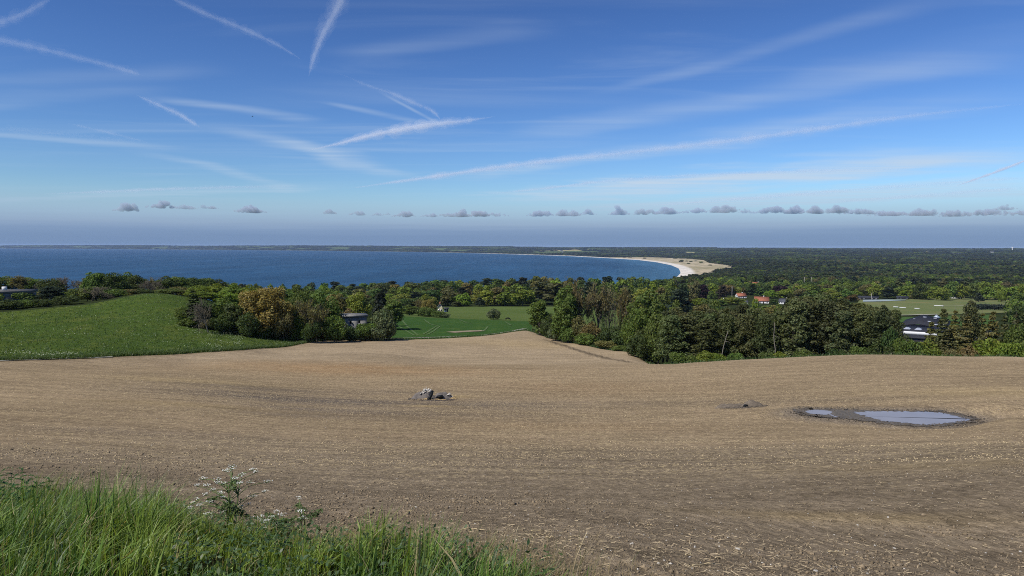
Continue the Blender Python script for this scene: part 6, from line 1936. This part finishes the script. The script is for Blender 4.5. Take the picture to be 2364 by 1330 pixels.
PETAL = simple('white_petals', (0.80, 0.80, 0.72), 0.7, 0.06, 30.0)
STEM = simple('parsley_stem', (0.15, 0.20, 0.07), 0.6, 0.2, 10.0)
MAT_LEAF_H = mat_foliage('herb_foliage', 'object', 0.35)
def cow_parsley(bpx, bpy_, um, d, label, seed, leaves=14):
    rng = np.random.default_rng(seed)
    a, _ = ray(bpx, bpy_)
    base = np.array([d * math.sin(a), d * math.cos(a), 0]); base[2] = float(elev(base[:1], base[1:2])[0])
    root = empty('cow_parsley', tuple(base)); tag(root, label, 'plant', 'cow parsley in the verge')
    um = list(um) + [(u + rng.uniform(-16, 16), v + rng.uniform(2, 34)) for u, v in um]
    tips = [at_d(u, v, d + rng.normal(0, 0.10)) - base for u, v in um]
    g = Geo()
    top = max(tips, key=lambda q: q[2])
    main = limb_path((0, 0, -0.03), top * np.array([.9, .9, .92]), rng, 8, 0.0, 0.012)
    g.tube(main, np.linspace(0.010, 0.004, 8), 6)
    main2 = limb_path((0.03, 0.01, -0.03), top * np.array([1.1, .8, .72]) + np.array([.04, 0, 0]), rng, 8, 0.0, 0.015)
    g.tube(main2, np.linspace(0.009, 0.0035, 8), 6)
    for q in tips:
        m = main if rng.uniform() < 0.6 else main2
        k = int(np.clip(np.searchsorted(m[:, 2], q[2] - 0.10 - 0.25 * abs(q[0] - m[:, 0].mean())), 2, 6))
        g.tube(limb_path(m[k], q, rng, 5, 0.10, 0.03), np.linspace(0.0045, 0.0022, 5), 4)
    obj('stem', g.mesh('parsley_stem'), STEM, root)
    for q in tips:
        gu, gp = Geo(), Geo()
        R = rng.uniform(0.024, 0.042)
        cs = []
        for j in range(rng.integers(7, 12)):
            aa = j * 2.4; rr = R * math.sqrt((j + .6) / 11)
            c = q + np.array([math.cos(aa) * rr, math.sin(aa) * rr, 0.016 + rng.normal(0, .003)])
            gu.tube([q, c], [0.0016, 0.0012], 3, False); cs.append(c)
        for c in cs:
            for _ in range(3):
                e = c + rng.normal(0, 0.0040, 3) * np.array([1, 1, .4]); s = 0.0030
                nrm = rng.normal(0, .35, 2)
                gp.add([e + np.array([-s, -s, -nrm[0] * s]), e + np.array([s, -s, nrm[1] * s]), e + np.array([s, s, nrm[0] * s]), e + np.array([-s, s, -nrm[1] * s]), e + np.array([0, 0, -s])], T=[(0, 1, 4), (1, 2, 4), (2, 3, 4), (3, 0, 4)], Q=[(0, 1, 2, 3)])
        u = obj('umbel', gu.mesh('umbel_rays'), STEM, root)
        obj('florets', gp.mesh('florets'), PETAL, u)
    for i in range(leaves):
        z = rng.uniform(0.05, 0.72) * top[2]; aa = rng.uniform(0, 6.28); L = rng.uniform(0.12, 0.24)
        n = 60; t = rng.uniform(0.15, 1, n); lat = rng.normal(0, 0.26, n) * (1.1 - t) * L
        c = np.stack([np.cos(aa) * t * L - np.sin(aa) * lat, np.sin(aa) * t * L + np.cos(aa) * lat, z + 0.10 * t * L - 0.12 * L * t * t + rng.normal(0, .006, n)], 1)
        V, F, col = leaf_cards(c, rng.normal(0, .45, (n, 3)) + np.array([0, 0, 1]), 0.017, rng, 2.0)
        o = obj('leaf', np_mesh('parsley_leaf', V, F, False, {'leafvar': col}), MAT_LEAF_H, root); o.color = (0.11, 0.16, 0.055, 1)
Z1 = lambda L: [(0.2961 * a, 1030 + 0.2961 * b) for a, b in L]
cow_parsley(524, 1285, Z1([(1810, 168), (1800, 190), (1580, 262), (1700, 268), (1968, 190), (1885, 235), (1612, 315), (1950, 290), (2085, 285), (1720, 372), (1540, 420), (1500, 450), (1560, 470), (1640, 445), (1790, 445), (1880, 478), (1935, 462), (1750, 300), (1660, 350), (1830, 330)]), 6.6, 'tall cow parsley with many white flower heads standing above the grass', 3, 10)
cow_parsley(641, 1306, Z1([(2040, 560), (2030, 575), (2060, 600), (2160, 520), (2120, 560), (2200, 590)]), 6.2, 'smaller cow parsley with pale stem right of the tall one', 4, 10)
cow_parsley(362, 1300, Z1([(1195, 790), (1215, 810), (1240, 795), (1200, 825)]), 7.2, 'low cow parsley with few white heads in the grass, left of the tall one', 5, 8)
cow_parsley(632, 1322, Z1([(2120, 905), (2095, 890), (2110, 935)]), 5.6, 'low white flower heads at the bottom of the picture under the smaller cow parsley', 6, 8)
cow_parsley(700, 1250, [(690, 1152), (697, 1190), (700, 1198)], 6.4, 'thin cow parsley with two white tufts at the field edge', 7, 6)
cow_parsley(925, 1300, [(922, 1273), (930, 1278), (915, 1280)], 5.2, 'tiny white flowers in the grass below the two tufts', 8, 6)

def nettle(px, py, d, seed, label):
    rng = np.random.default_rng(seed); a, _ = ray(px, py)
    b = np.array([d * math.sin(a), d * math.cos(a), 0]); b[2] = float(elev(b[:1], b[1:2])[0])
    root = empty('nettle', tuple(b), rng.uniform(0, 6)); tag(root, label, 'plant', 'nettles at the corner of the verge')
    H = rng.uniform(0.38, 0.52); g = Geo()
    P = limb_path((0, 0, -.02), (rng.normal(0, .05), rng.normal(0, .05), H), rng, 6, 0, .02); g.tube(P, np.linspace(.004, .002, 6), 5); obj('stem', g.mesh('nettle_stem'), STEM, root)
    for k in range(7):
        z = H * (0.25 + 0.72 * k / 6); s = 0.055 * (1.25 - 0.6 * k / 6)
        for q in range(2):
            aa = k * 1.571 + q * 3.1416 + rng.normal(0, .2); g = Geo()
            u = np.array([math.cos(aa), math.sin(aa), 0]); v = np.array([-u[1], u[0], 0]); zz = np.array([0, 0, 1.])
            c = np.array([0, 0, z])
            L = [c, c + u * s * .5 + v * s * .42 + zz * s * .25, c + u * s * 1.2 + v * s * .32 + zz * s * .1, c + u * s * 2.0 - zz * s * .4, c + u * s * 1.2 - v * s * .32 + zz * s * .1, c + u * s * .5 - v * s * .42 + zz * s * .25, c + u * s * .9 + zz * s * .02]
            g.add(L, T=[(0, 1, 6), (1, 2, 6), (2, 3, 6), (3, 4, 6), (4, 5, 6), (5, 0, 6)])
            me = g.mesh('nettle_leaf', False, {'leafvar': np.full((7, 3), rng.uniform(.8, 1.2))})
            o = obj('leaf', me, MAT_LEAF_H, root); o.color = (0.045, 0.105, 0.028, 1)
    return root
for i, (px, py, d) in enumerate(((20, 1180, 9.6), (50, 1185, 9.2), (-5, 1200, 9.0), (82, 1190, 9.0), (35, 1215, 8.4), (68, 1215, 8.3), (110, 1200, 8.9), (5, 1230, 8.0))):
    alike(nettle(px, py, d, 40 + i, 'x'), px, 'leafy nettle standing in the grass', [(9999, 'at the left edge of the picture')])

# ------------------------------------------------------------------ holes in the field, mud lumps
def pit_rubble():
    rng = np.random.default_rng(2)
    DARKC = simple('damp_clay', (0.150, 0.132, 0.115), 0.9, 0.3, 3.0, 0.4)
    CH = simple('chalk_stone', (0.66, 0.62, 0.54), 0.9, 0.15, 6.0)
    def heap(cx, cy, rx, ry, h, seed, mat, name, lb, group):
        """mound of thrown-up earth with a broken, lumpy surface"""
        q = np.random.default_rng(seed); nu, nv = 40, 14
        U, T = np.meshgrid(np.linspace(0, 2 * np.pi, nu, endpoint=False), np.linspace(0, 1, nv))
        prof = np.clip(1 - T ** 1.7, 0, 1) ** 0.8
        X = np.cos(U) * T * rx * (1 + 0.18 * np.sin(3 * U + seed)); Y = np.sin(U) * T * ry * (1 + 0.15 * np.sin(2 * U + seed))
        Z = h * prof * (0.72 + 0.56 * fbm(X * 2.6 + seed, Y * 2.6, seed, 3)) + 0.16 * (fbm(X * 7, Y * 7, seed + 3, 2) - .5) * (T < .95)
        X += 0.10 * (fbm(X * 5, Y * 5 + 9, seed + 5, 2) - .5) * rx
        gx, gy = cx + X, cy + Y
        Z = Z + elev(gx.ravel(), gy.ravel()).reshape(Z.shape) - 0.06
        i = np.arange(nv - 1)[:, None] * nu; j = np.arange(nu)[None, :]; j2 = (j + 1) % nu
        F = np.stack([i + j, i + nu + j, i + nu + j2, i + j2], -1).reshape(-1, 4)
        o = obj(name, np_mesh(name, np.stack([gx.ravel(), gy.ravel(), Z.ravel()], 1), F[:, ::-1] if False else F, False), mat); tag(o, lb, 'earth heap', group)
        return gx, gy, Z
    GH = 'earth heaps of the stony hole'
    hx, hy, hz_ = heap(PIT[0] - 0.95, PIT[1] + 0.7, 1.25, 0.8, 0.95, 3, DARKC, 'clay_heap', 'grey clay heap under the white stones, left half of the stony hole', GH)
    kx, ky, kz = heap(PIT[0] + 1.0, PIT[1] + 0.75, 1.15, 0.75, 0.80, 7, DARKC, 'clay_heap', 'dark clay heap forming the right half of the stony hole', GH)
    GD = simple('straw_mulch', (0.34, 0.24, 0.11), 0.95, 0.4, 6.0, 0.5)
    heap(PIT[0] + 0.1, PIT[1] - 0.35, 2.2, 0.5, 0.16, 11, GD, 'straw_mat', 'rusty straw mat along the near edge of the stony hole', GH)
    heap(PIT[0] + 2.1, PIT[1] + 0.9, 0.7, 0.6, 0.30, 12, GD, 'straw_mat', 'yellowish straw patch at the right end of the stony hole', GH)
    # whitish stones lying over the crest of the heaps
    n = 150
    k = rng.choice(3, n, p=[.66, .10, .24])
    c = np.array([[-0.62, .75, .92], [-1.5, .75, .45], [1.75, .8, .42]])
    q = c[k] + rng.normal(0, 1, (n, 3)) * np.array([[.30, .25, .10], [.22, .2, .08], [.25, .2, .12]])[k]
    x, y = PIT[0] + q[:, 0], PIT[1] + q[:, 1]
    z = elev(x, y) + np.maximum(q[:, 2] - 0.55 * np.abs(q[:, 0] - c[k][:, 0]), 0.05)
    V, F, C = lumps(np.stack([x, y, z], 1), rng.uniform(.06, .16, n), rng, np.array([0.68, 0.64, 0.56])[None] * rng.uniform(.6, 1.1, n)[:, None])
    o = obj('white_rubble', np_mesh('white_rubble', V, F, False, {'tint': C}), MAT_CLOD); tag(o, 'whitish stones strewn over the crest of the clay heaps', 'rubble', kind='stuff')
    EA = simple('ploughed_earth', (0.150, 0.122, 0.090), .95, .3, 4.0, .4)
    G2 = 'earth heaps of the second hole'
    heap(PIT2[0] - 1.3, PIT2[1] + .5, 1.2, .6, .42, 21, EA, 'earth_heap', 'low brown earth heap at the left of the second hole', G2)
    heap(PIT2[0] + .75, PIT2[1] + .3, .95, .6, .62, 22, EA, 'earth_heap', 'higher brown earth heap beside the dark gap of the second hole', G2)
    heap(PIT2[0] - .2, PIT2[1] + .7, .8, .5, .35, 23, EA, 'earth_heap', 'small earth ridge joining the two heaps of the second hole', G2)
    n = 900
    a = rng.uniform(0, 6.28, n); r = rng.uniform(.2, 1.25, n)
    x, y = PIT[0] + np.cos(a) * r * 2.1, PIT[1] + .1 + np.sin(a) * r * 1.6
    V, F, C = lumps(np.stack([x, y, elev(x, y) + .02], 1), rng.uniform(.02, .09, n), rng, np.array([0.115, 0.10, 0.088])[None] * rng.uniform(.6, 1.3, n)[:, None])
    a = rng.uniform(0, 6.28, n); r = rng.uniform(.1, 1.2, n)
    x, y = PIT2[0] + np.cos(a) * r * 1.7, PIT2[1] + np.sin(a) * r * .9
    V2, F2, C2 = lumps(np.stack([x, y, elev(x, y) + .02], 1), rng.uniform(.02, .10, n), rng, np.array([0.13, 0.108, 0.083])[None] * rng.uniform(.6, 1.3, n)[:, None])
    a = rng.uniform(0, 1, n); i = rng.integers(0, len(MUD_P), n)
    q = MUD_P[i] * (1 - a[:, None]) + MUD_P[(i + 1) % len(MUD_P)] * a[:, None] + rng.normal(0, .35, (n, 2))
    V3, F3, C3 = lumps(np.column_stack([q, np.maximum(elev(q[:, 0], q[:, 1]), ZL - .01) + .01]), rng.uniform(.015, .06, n), rng, np.array([0.12, 0.10, 0.078])[None] * rng.uniform(.6, 1.4, n)[:, None])
    o = obj('earth_crumbs', np_mesh('earth_crumbs', np.concatenate([V, V2, V3]), np.concatenate([F, F2 + len(V), F3 + len(V) + len(V2)]), False, {'tint': np.concatenate([C, C2, C3])}), MAT_CLOD)
    tag(o, 'crumbled damp earth round the holes and the puddles', 'earth', kind='stuff')
    # black drain pipe sticking out of the hole, and black lumps standing for the shade inside the holes
    x, y = PIT[0] - 0.05, PIT[1] - 0.55; z = float(elev(np.array([x]), np.array([y]))[0])
    root = empty('drain_pipe', (x, y, z)); tag(root, 'black drain pipe end jutting from the stony hole', 'pipe')
    BLK = simple('black_plastic', (0.008, 0.009, 0.008), 0.5, 0.2, 5.0)
    g = Geo(); g.tube([(-.16, -.25, .10), (-.05, -.05, .32), (.08, .2, .62), (.12, .45, .8)], [.15, .16, .16, .15], 10); obj('pipe', g.mesh('pipe', True), BLK, root)
    g = Geo(); g.tube([(-.19, -.30, .05), (-.15, -.23, .12)], [.2, .2], 10); obj('collar', g.mesh('pipe_collar', True), BLK, root)
    stone('hole_dark_lump', (PIT[0] + .85, PIT[1] + .05, float(elev(np.array([PIT[0] + .85]), np.array([PIT[1] + .05]))[0]) + .28), .36, .4, BLK, 'black lump standing for the dark mouth in the right half of the stony hole', None, 3, 'clay lump')
    x, y = PIT2[0] + .1, PIT2[1] - .25; stone('hole_dark_lump', (x, y, float(elev(np.array([x]), np.array([y]))[0]) + .1), .26, .9, BLK, 'black lump standing for the dark inside the gap of the second hole', None, 1, 'clay lump')
pit_rubble()

# ------------------------------------------------------------------ meadow: rough tufts, white umbels, edge grass
def meadow_cover():
    rng = np.random.default_rng(14)
    def tufts(n, azr, fd, hgt, wid, pal, nb=5):
        az = rng.uniform(*azr, n); d1 = np.interp(az, AZ, D1); d2 = np.interp(az, AZ, D2)
        d = fd(n, d1, d2); x, y = d * np.sin(az), d * np.cos(az)
        return x, y, d
    A0, A1 = pxaz(-80), pxaz(800)
    n = 15000
    az = rng.uniform(A0, A1, n); d1 = np.interp(az, AZ, D1); d2 = np.interp(az, AZ, D2) - 2
    u = rng.uniform(0, 1, n); edge = rng.uniform(0, 1, n) < 0.35
    d = np.where(edge, d1 + 0.2 + rng.gamma(1.5, 1.2, n), d1 + (d2 - d1) * u)
    x, y = d * np.sin(az), d * np.cos(az)
    ti = np.repeat(np.arange(n), 4); m = len(ti)
    bx, by = x[ti] + rng.normal(0, .18, m), y[ti] + rng.normal(0, .18, m)
    L = rng.uniform(.3, .75, m) * np.where(edge, 1.15, 0.75)[ti]
    pal = np.array([(0.078, 0.132, 0.028), (0.060, 0.104, 0.024), (0.112, 0.158, 0.036)])
    t = pal[rng.integers(0, 3, n)][ti] * rng.uniform(.75, 1.25, m)[:, None]
    V, Q, T, C = blades(np.stack([bx, by, elev(bx, by) - .05], 1), L, rng.normal(.3, .9, m), np.clip(rng.normal(.45, .25, m), 0, 1), rng.uniform(.05, .12, m), t, rng, 2)
    o = obj('meadow_grass', np_mesh('meadow_grass', V, [Q, T], True, {'tint': C, 'leafvar': np.ones((len(C), 3))}), MAT_LEAF_V)
    tag(o, 'rough green grass of the meadow below the mound', 'grass', kind='stuff')
    # cow parsley in flower, in drifts along the meadow edge
    n = 13000
    az = rng.uniform(A0, pxaz(560), n); d1 = np.interp(az, AZ, D1); d2 = np.interp(az, AZ, D2) - 6
    u = rng.uniform(0, 1, n)
    d = d1 + 2.2 + (d2 - d1 - 2.2) * u ** 1.6
    x, y = d * np.sin(az), d * np.cos(az)
    drift = fbm(x / 16, y / 7, 52, 4)
    near = np.exp(-((d - d1 - 6.5) / 3.5) ** 2)
    ok = rng.uniform(0, 1, n) < 0.62 * sstep(0.48, 0.68, drift) * (0.25 + 0.75 * (1 - u)) * sstep(1.0, 0.55, u) + 0.08 * near * sstep(0.40, 0.62, drift)
    x, y = x[ok], y[ok]; n = len(x)
    r = rng.uniform(.05, .11, n)
    V, F, col = leaf_cards(np.stack([x, y, elev(x, y) + rng.uniform(.45, .85, n)], 1), rng.normal(0, .25, (n, 3)) + np.array([0, -.25, 1]), 0.11, rng, 1.0, .12, .02)
    W = simple('flower_white', (0.46, 0.50, 0.34), .8, .05, 5)
    o = obj('white_flowers', np_mesh('white_flowers', V, F, False), W); tag(o, 'drifts of white cow parsley flowering in the meadow', 'flowers', kind='stuff')
    # long grass and nettles where the field meets the belt, and under the pines
    n = 9000
    az = np.concatenate([rng.uniform(pxaz(780), pxaz(1540), n * 2 // 3), rng.uniform(pxaz(1530), pxaz(2440), n // 3)])
    n = len(az)
    d = np.interp(az, AZ, D1) + rng.gamma(1.5, 0.9, n) + 0.1
    x, y = d * np.sin(az), d * np.cos(az)
    t = np.array([(0.065, 0.125, 0.024), (0.09, 0.14, 0.03), (0.05, 0.10, 0.02), (0.13, 0.125, 0.05)])[rng.choice(4, n, p=[.4, .25, .25, .1])] * rng.uniform(.7, 1.2, n)[:, None]
    V, Q, T, C = blades(np.stack([x, y, elev(x, y) - .05], 1), rng.uniform(.3, .9, n), rng.normal(.3, .9, n), np.clip(rng.normal(.45, .25, n), 0, 1), rng.uniform(.06, .14, n), t, rng, 2)
    o = obj('edge_grass', np_mesh('edge_grass', V, [Q, T], True, {'tint': C, 'leafvar': np.ones((len(C), 3))}), MAT_LEAF_V)
    tag(o, 'strip of long grass between the ploughed field and the trees', 'grass', kind='stuff')
meadow_cover()

settle_labels()
# ------------------------------------------------------------------ sky: small cumulus, contrails, a bird
def vol_mat(name, dens, col=(1, 1, 1), aniso=0.0):
    m = bpy.data.materials.new(name); m.use_nodes = True
    nt = m.node_tree; nt.nodes.clear()
    v = nt.nodes.new('ShaderNodeVolumePrincipled'); v.inputs['Color'].default_value = (*col, 1)
    v.inputs['Density'].default_value = dens; v.inputs['Anisotropy'].default_value = aniso
    o = nt.nodes.new('ShaderNodeOutputMaterial'); nt.links.new(v.outputs[0], o.inputs['Volume'])
    return m

def cloud_mesh(seed, w, h, dep):
    """heap of rounded billows on a flat ragged base, fused into one skin by a remesh"""
    rng = np.random.default_rng(seed)
    bm = bmesh.new()
    n = int(10 + 5 * w / h)
    ws = w / h
    xs = np.linspace(-0.5, 0.5, n) + rng.normal(0, 0.03, n)
    peak = [rng.uniform(-0.3, 0.3) for _ in range(1 + int(ws > 2.6))]
    for x in xs:
        env = max(math.exp(-((x - p) / (0.22 if len(peak) == 1 else 0.15)) ** 2) for p in peak) * 0.42 + 0.48
        env *= max(0.25, 1 - (2 * abs(x)) ** 3 * 0.75) * rng.uniform(0.7, 1.15)
        r = h * 0.5 * max(0.22, env * rng.uniform(0.5, 1.0))
        z = max(0.0, h * env * rng.uniform(0.35, 1.0) - r)
        m = Matrix.Translation((x * w * 0.92, rng.uniform(-0.3, 0.3) * dep, z)) @ Matrix.Diagonal((r * 1.25, r * 1.3, r, 1))
        bmesh.ops.create_icosphere(bm, subdivisions=2, radius=1.0, matrix=m)
        for _ in range(3):
            a, e, q = rng.uniform(0, 6.28), rng.uniform(0.1, 1.4), r * rng.uniform(0.3, 0.55)
            c = (x * w * 0.92 + math.cos(a) * math.cos(e) * r * 1.1, rng.uniform(-0.3, 0.3) * dep + math.sin(a) * math.cos(e) * r, z + math.sin(e) * r * 0.9)
            bmesh.ops.create_icosphere(bm, subdivisions=2, radius=q, matrix=Matrix.Translation(c))
    base = -0.10 * h
    for v in bm.verts:
        if v.co.z < base: v.co.z = base + (v.co.z - base) * 0.12
    me = bpy.data.meshes.new('cloud'); bm.to_mesh(me); bm.free()
    return me

MAT_CLOUD = vol_mat('cloud_vapour', CLOUD_DENS, (0.72, 0.79, 0.88))  # grey-blue scatter colour puts the clouds' hazy, back-lit shading into the vapour
CLOUDS = [(291, 478, 48, 24), (372, 471, 58, 22), (424, 477, 52, 14), (480, 476, 36, 14), (576, 481, 62, 24), (760, 487, 30, 18), (824, 490, 34, 16), (870, 494, 24, 10), (892, 493, 18, 8), (932, 493, 48, 18), (991, 495, 34, 14),
          (1048, 491, 74, 22), (1128, 491, 84, 20), (1248, 491, 58, 20), (1311, 489, 54, 22), (1358, 489, 34, 16), (1429, 486, 38, 24), (1491, 487, 58, 20), (1543, 484, 52, 24), (1600, 485, 60, 16), (1674, 481, 68, 24), (1724, 486, 28, 14),
          (1806, 483, 106, 24), (1907, 481, 84, 28), (1988, 487, 72, 18), (2070, 489, 90, 22), (2130, 488, 90, 24), (2222, 490, 96, 22), (2298, 487, 60, 20), (2320, 478, 44, 16), (2352, 488, 70, 22)]
def near_word(px):
    return ('far left', 'left third', 'left of the middle', 'middle', 'right of the middle', 'right third', 'far right')[int(np.clip(px / 2364 * 7, 0, 6))]
seen = {}
for i, (px, py, w, h) in enumerate(CLOUDS):
    dist = 24000 + 2500 * math.sin(i * 2.1)
    p = at_d(px, py, dist); k = dist / FPX / math.cos(pxaz(px)) * math.cos(pxaz(px)) ** 0
    mpp = dist / (FPX / math.cos(pxaz(px)))
    o = obj('cloud', cloud_mesh(200 + i, w * mpp * (1.22 if px < 1400 else 1.42), h * mpp * (0.92 if px < 1400 else 0.84), max(w, 2 * h) * mpp * 0.4), MAT_CLOUD, None, tuple(p), math.atan2(-p[0], p[1]))
    o.location.z -= 0.35 * h * mpp
    rm = o.modifiers.new('fuse', 'REMESH'); rm.mode = 'VOXEL'; rm.voxel_size = h * mpp / 16
    sm_ = o.modifiers.new('soften', 'SMOOTH'); sm_.iterations = 3; sm_.factor = 0.5
    size = 'long' if w > 80 else ('broad' if w > 52 else ('small' if w > 32 else 'tiny'))
    shape = 'tall-topped' if h / w > 0.5 else ('flat' if h / w < 0.29 else 'humped')
    key = (size, shape, near_word(px)); seen[key] = seen.get(key, 0) + 1
    n = ('', ', second such', ', third such', ', fourth such')[min(seen[key] - 1, 3)]
    tag(o, f'{size} {shape} grey cloud over the horizon, {key[2]} of the row{n}', 'cloud', 'row of small grey clouds above the horizon')

def contrail(pts, widths, od, label, alt=9500.0, halo=1.0, seed=0, feather=0.25, sub=10):
    """vapour trail at cruising height through the given sightings; od = optical depth through its core"""
    rng = np.random.default_rng(seed + 500)
    P = np.array([on_z(a, b, alt) for a, b in pts]); W = np.array(widths, float)
    n = (len(P) - 1) * sub + 1; t = np.linspace(0, len(P) - 1, n)
    tk = np.arange(len(P))
    # smooth curve through the sightings
    X = np.stack([pchip(tk, P[:, k], t) if len(P) > 2 else np.interp(t, tk, P[:, k]) for k in range(3)], 1)
    rngd = np.linalg.norm(X - np.array([0, 0, CZ]), axis=1)
    hyp = rngd / FPX
    R = np.interp(t, tk, W) * hyp * 0.34
    tt = np.linspace(0, 1, n)
    fade = np.clip(np.minimum(tt, 1 - tt) / 0.16, 0.02, 1) ** 0.7
    R = R * fade * (1 + feather * (rng.uniform(-1, 1, n)))
    root = empty('contrail', tuple(X[n // 2])); c = X[n // 2]
    tag(root, label, 'contrail', 'vapour trails across the blue sky')
    rm = float(np.median(R))
    for nm, k, f in (('core', 0.7, 0.40), ('sheath', 1.3, 0.34), ('wisp', 2.2, 0.26)):
        g = Geo(); off = rng.normal(0, .22, (n, 3)) * (R * k)[:, None] * np.array([1, 1, .3])
        g.tube(X - c + (off if k > 1 else 0), R * k * (1 + 0.15 * rng.uniform(-1, 1, n)), 12)
        obj(nm, g.mesh('trail_' + nm, True), vol_mat('vapour_' + nm, f * od / (2 * rm * k)), root)
TR = [
 ([(-40, 84), (0, 92), (150, 126), (290, 162), (330, 175)], [16, 15, 13, 11, 5], .55, 'broad white contrail slanting down from the left edge of the sky'),
 ([(380, -12), (470, 30), (560, 66), (640, 104), (700, 140)], [14, 13, 12, 9, 3], .40, 'soft contrail slanting down from the top edge, left of the feathery one'),
 ([(800, -25), (775, 25), (745, 80), (725, 130), (712, 178)], [30, 24, 18, 12, 6], .36, 'feathery contrail running steeply up to the top edge'),
 ([(312, 218), (360, 240), (410, 262), (440, 280), (466, 297)], [5, 9, 10, 8, 3], .45, 'short curved contrail in the left part of the sky'),
 ([(-30, 296), (100, 306), (230, 318), (350, 332)], [12, 11, 10, 5], .20, 'faint long contrail low at the left edge'),
 ([(150, 283), (250, 306), (345, 330)], [4, 7, 4], .22, 'thin faint contrail crossing the long faint one at left'),
 ([(690, 352), (780, 332), (850, 314), (930, 298), (1010, 286), (1080, 278), (1150, 268)], [3, 7, 13, 19, 16, 11, 4], 1.05, 'brightest short contrail shaped like a feather in the middle of the sky'),
 ([(770, 164), (850, 198), (910, 218), (960, 240), (1000, 258), (1022, 282)], [4, 6, 9, 9, 8, 4], .34, 'curved thin contrail bending down to the bright feather-shaped one'),
 ([(800, 436), (1000, 408), (1200, 380), (1450, 352), (1700, 323), (1900, 296), (2100, 268), (2400, 236)], [7, 13, 13, 12, 15, 13, 11, 9], .70, 'very long bright contrail rising across the right half of the sky'),
 ([(100, 448), (250, 442), (400, 436), (560, 432), (720, 430)], [4, 6, 7, 7, 4], .50, 'level thin contrail above the clouds at left'),
 ([(1080, 452), (1250, 436), (1400, 418), (1600, 405), (1850, 395), (2180, 388)], [4, 6, 8, 8, 8, 4], .55, 'long nearly level contrail above the clouds at right'),
 ([(1480, 476), (1750, 456), (2000, 436), (2400, 408)], [5, 9, 9, 9], .55, 'bright low contrail over the clouds towards the right edge'),
 ([(2205, 430), (2280, 404), (2400, 358)], [2, 4, 5], .7, 'thin sharp new contrail at the right edge'),
 ([(1900, 468), (2150, 450), (2400, 430)], [5, 9, 9], .45, 'lowest pale contrail near the right edge'),
 ([(-30, 60), (40, 38), (125, -8)], [16, 13, 12], .28, 'faint contrail crossing the top left corner'),
]
for i, (pts, wd, od, lb) in enumerate(TR): contrail(pts, wd, od * CONTRAIL_K * (1.6 if od > 0.65 else 1.35 if pts[0][1] > 400 else 0.95), lb, seed=i)

# a bird high up left of the middle
p = at_d(583, 269, 190.0)
g = Geo(); g.tube([(-.22, 0, 0), (-.08, 0, .01), (.08, 0, .01), (.2, 0, 0)], [.02, .05, .05, .015], 6)
root = empty('bird', tuple(p), 0.6); tag(root, 'small dark bird high in the left part of the sky', 'bird')
BIRD = simple('dark_plumage', (0.03, 0.028, 0.026), 0.8, 0.1, 5.0)
g2 = Geo(); g2.add([(-.06, 0, .02), (.07, 0, .02), (.0, .28, .10), (-.1, .3, .09), (-.06, .5, .04), (-.06, -.0, .02), (.07, 0, .02), (0, -.28, .10), (-.1, -.3, .09), (-.06, -.5, .04)], T=[(0, 1, 2), (0, 2, 3), (3, 2, 4), (6, 5, 7), (7, 5, 8), (7, 8, 9)])
obj('body', g.mesh('bird_body', True), BIRD, root); obj('wings', g2.mesh('bird_wings'), BIRD, root)

# ------------------------------------------------------------------ haze: one closed box of thin air round everything
g = Geo(); g.box(-31000, 31000, -400, 30500, -180.0, 110.0)
hz = obj('haze', g.mesh('haze'), vol_mat('thin_haze', HAZE_DENS, (0.58, 0.74, 1.0)))
tag(hz, 'thin blue haze over the far country', 'haze', kind='stuff')
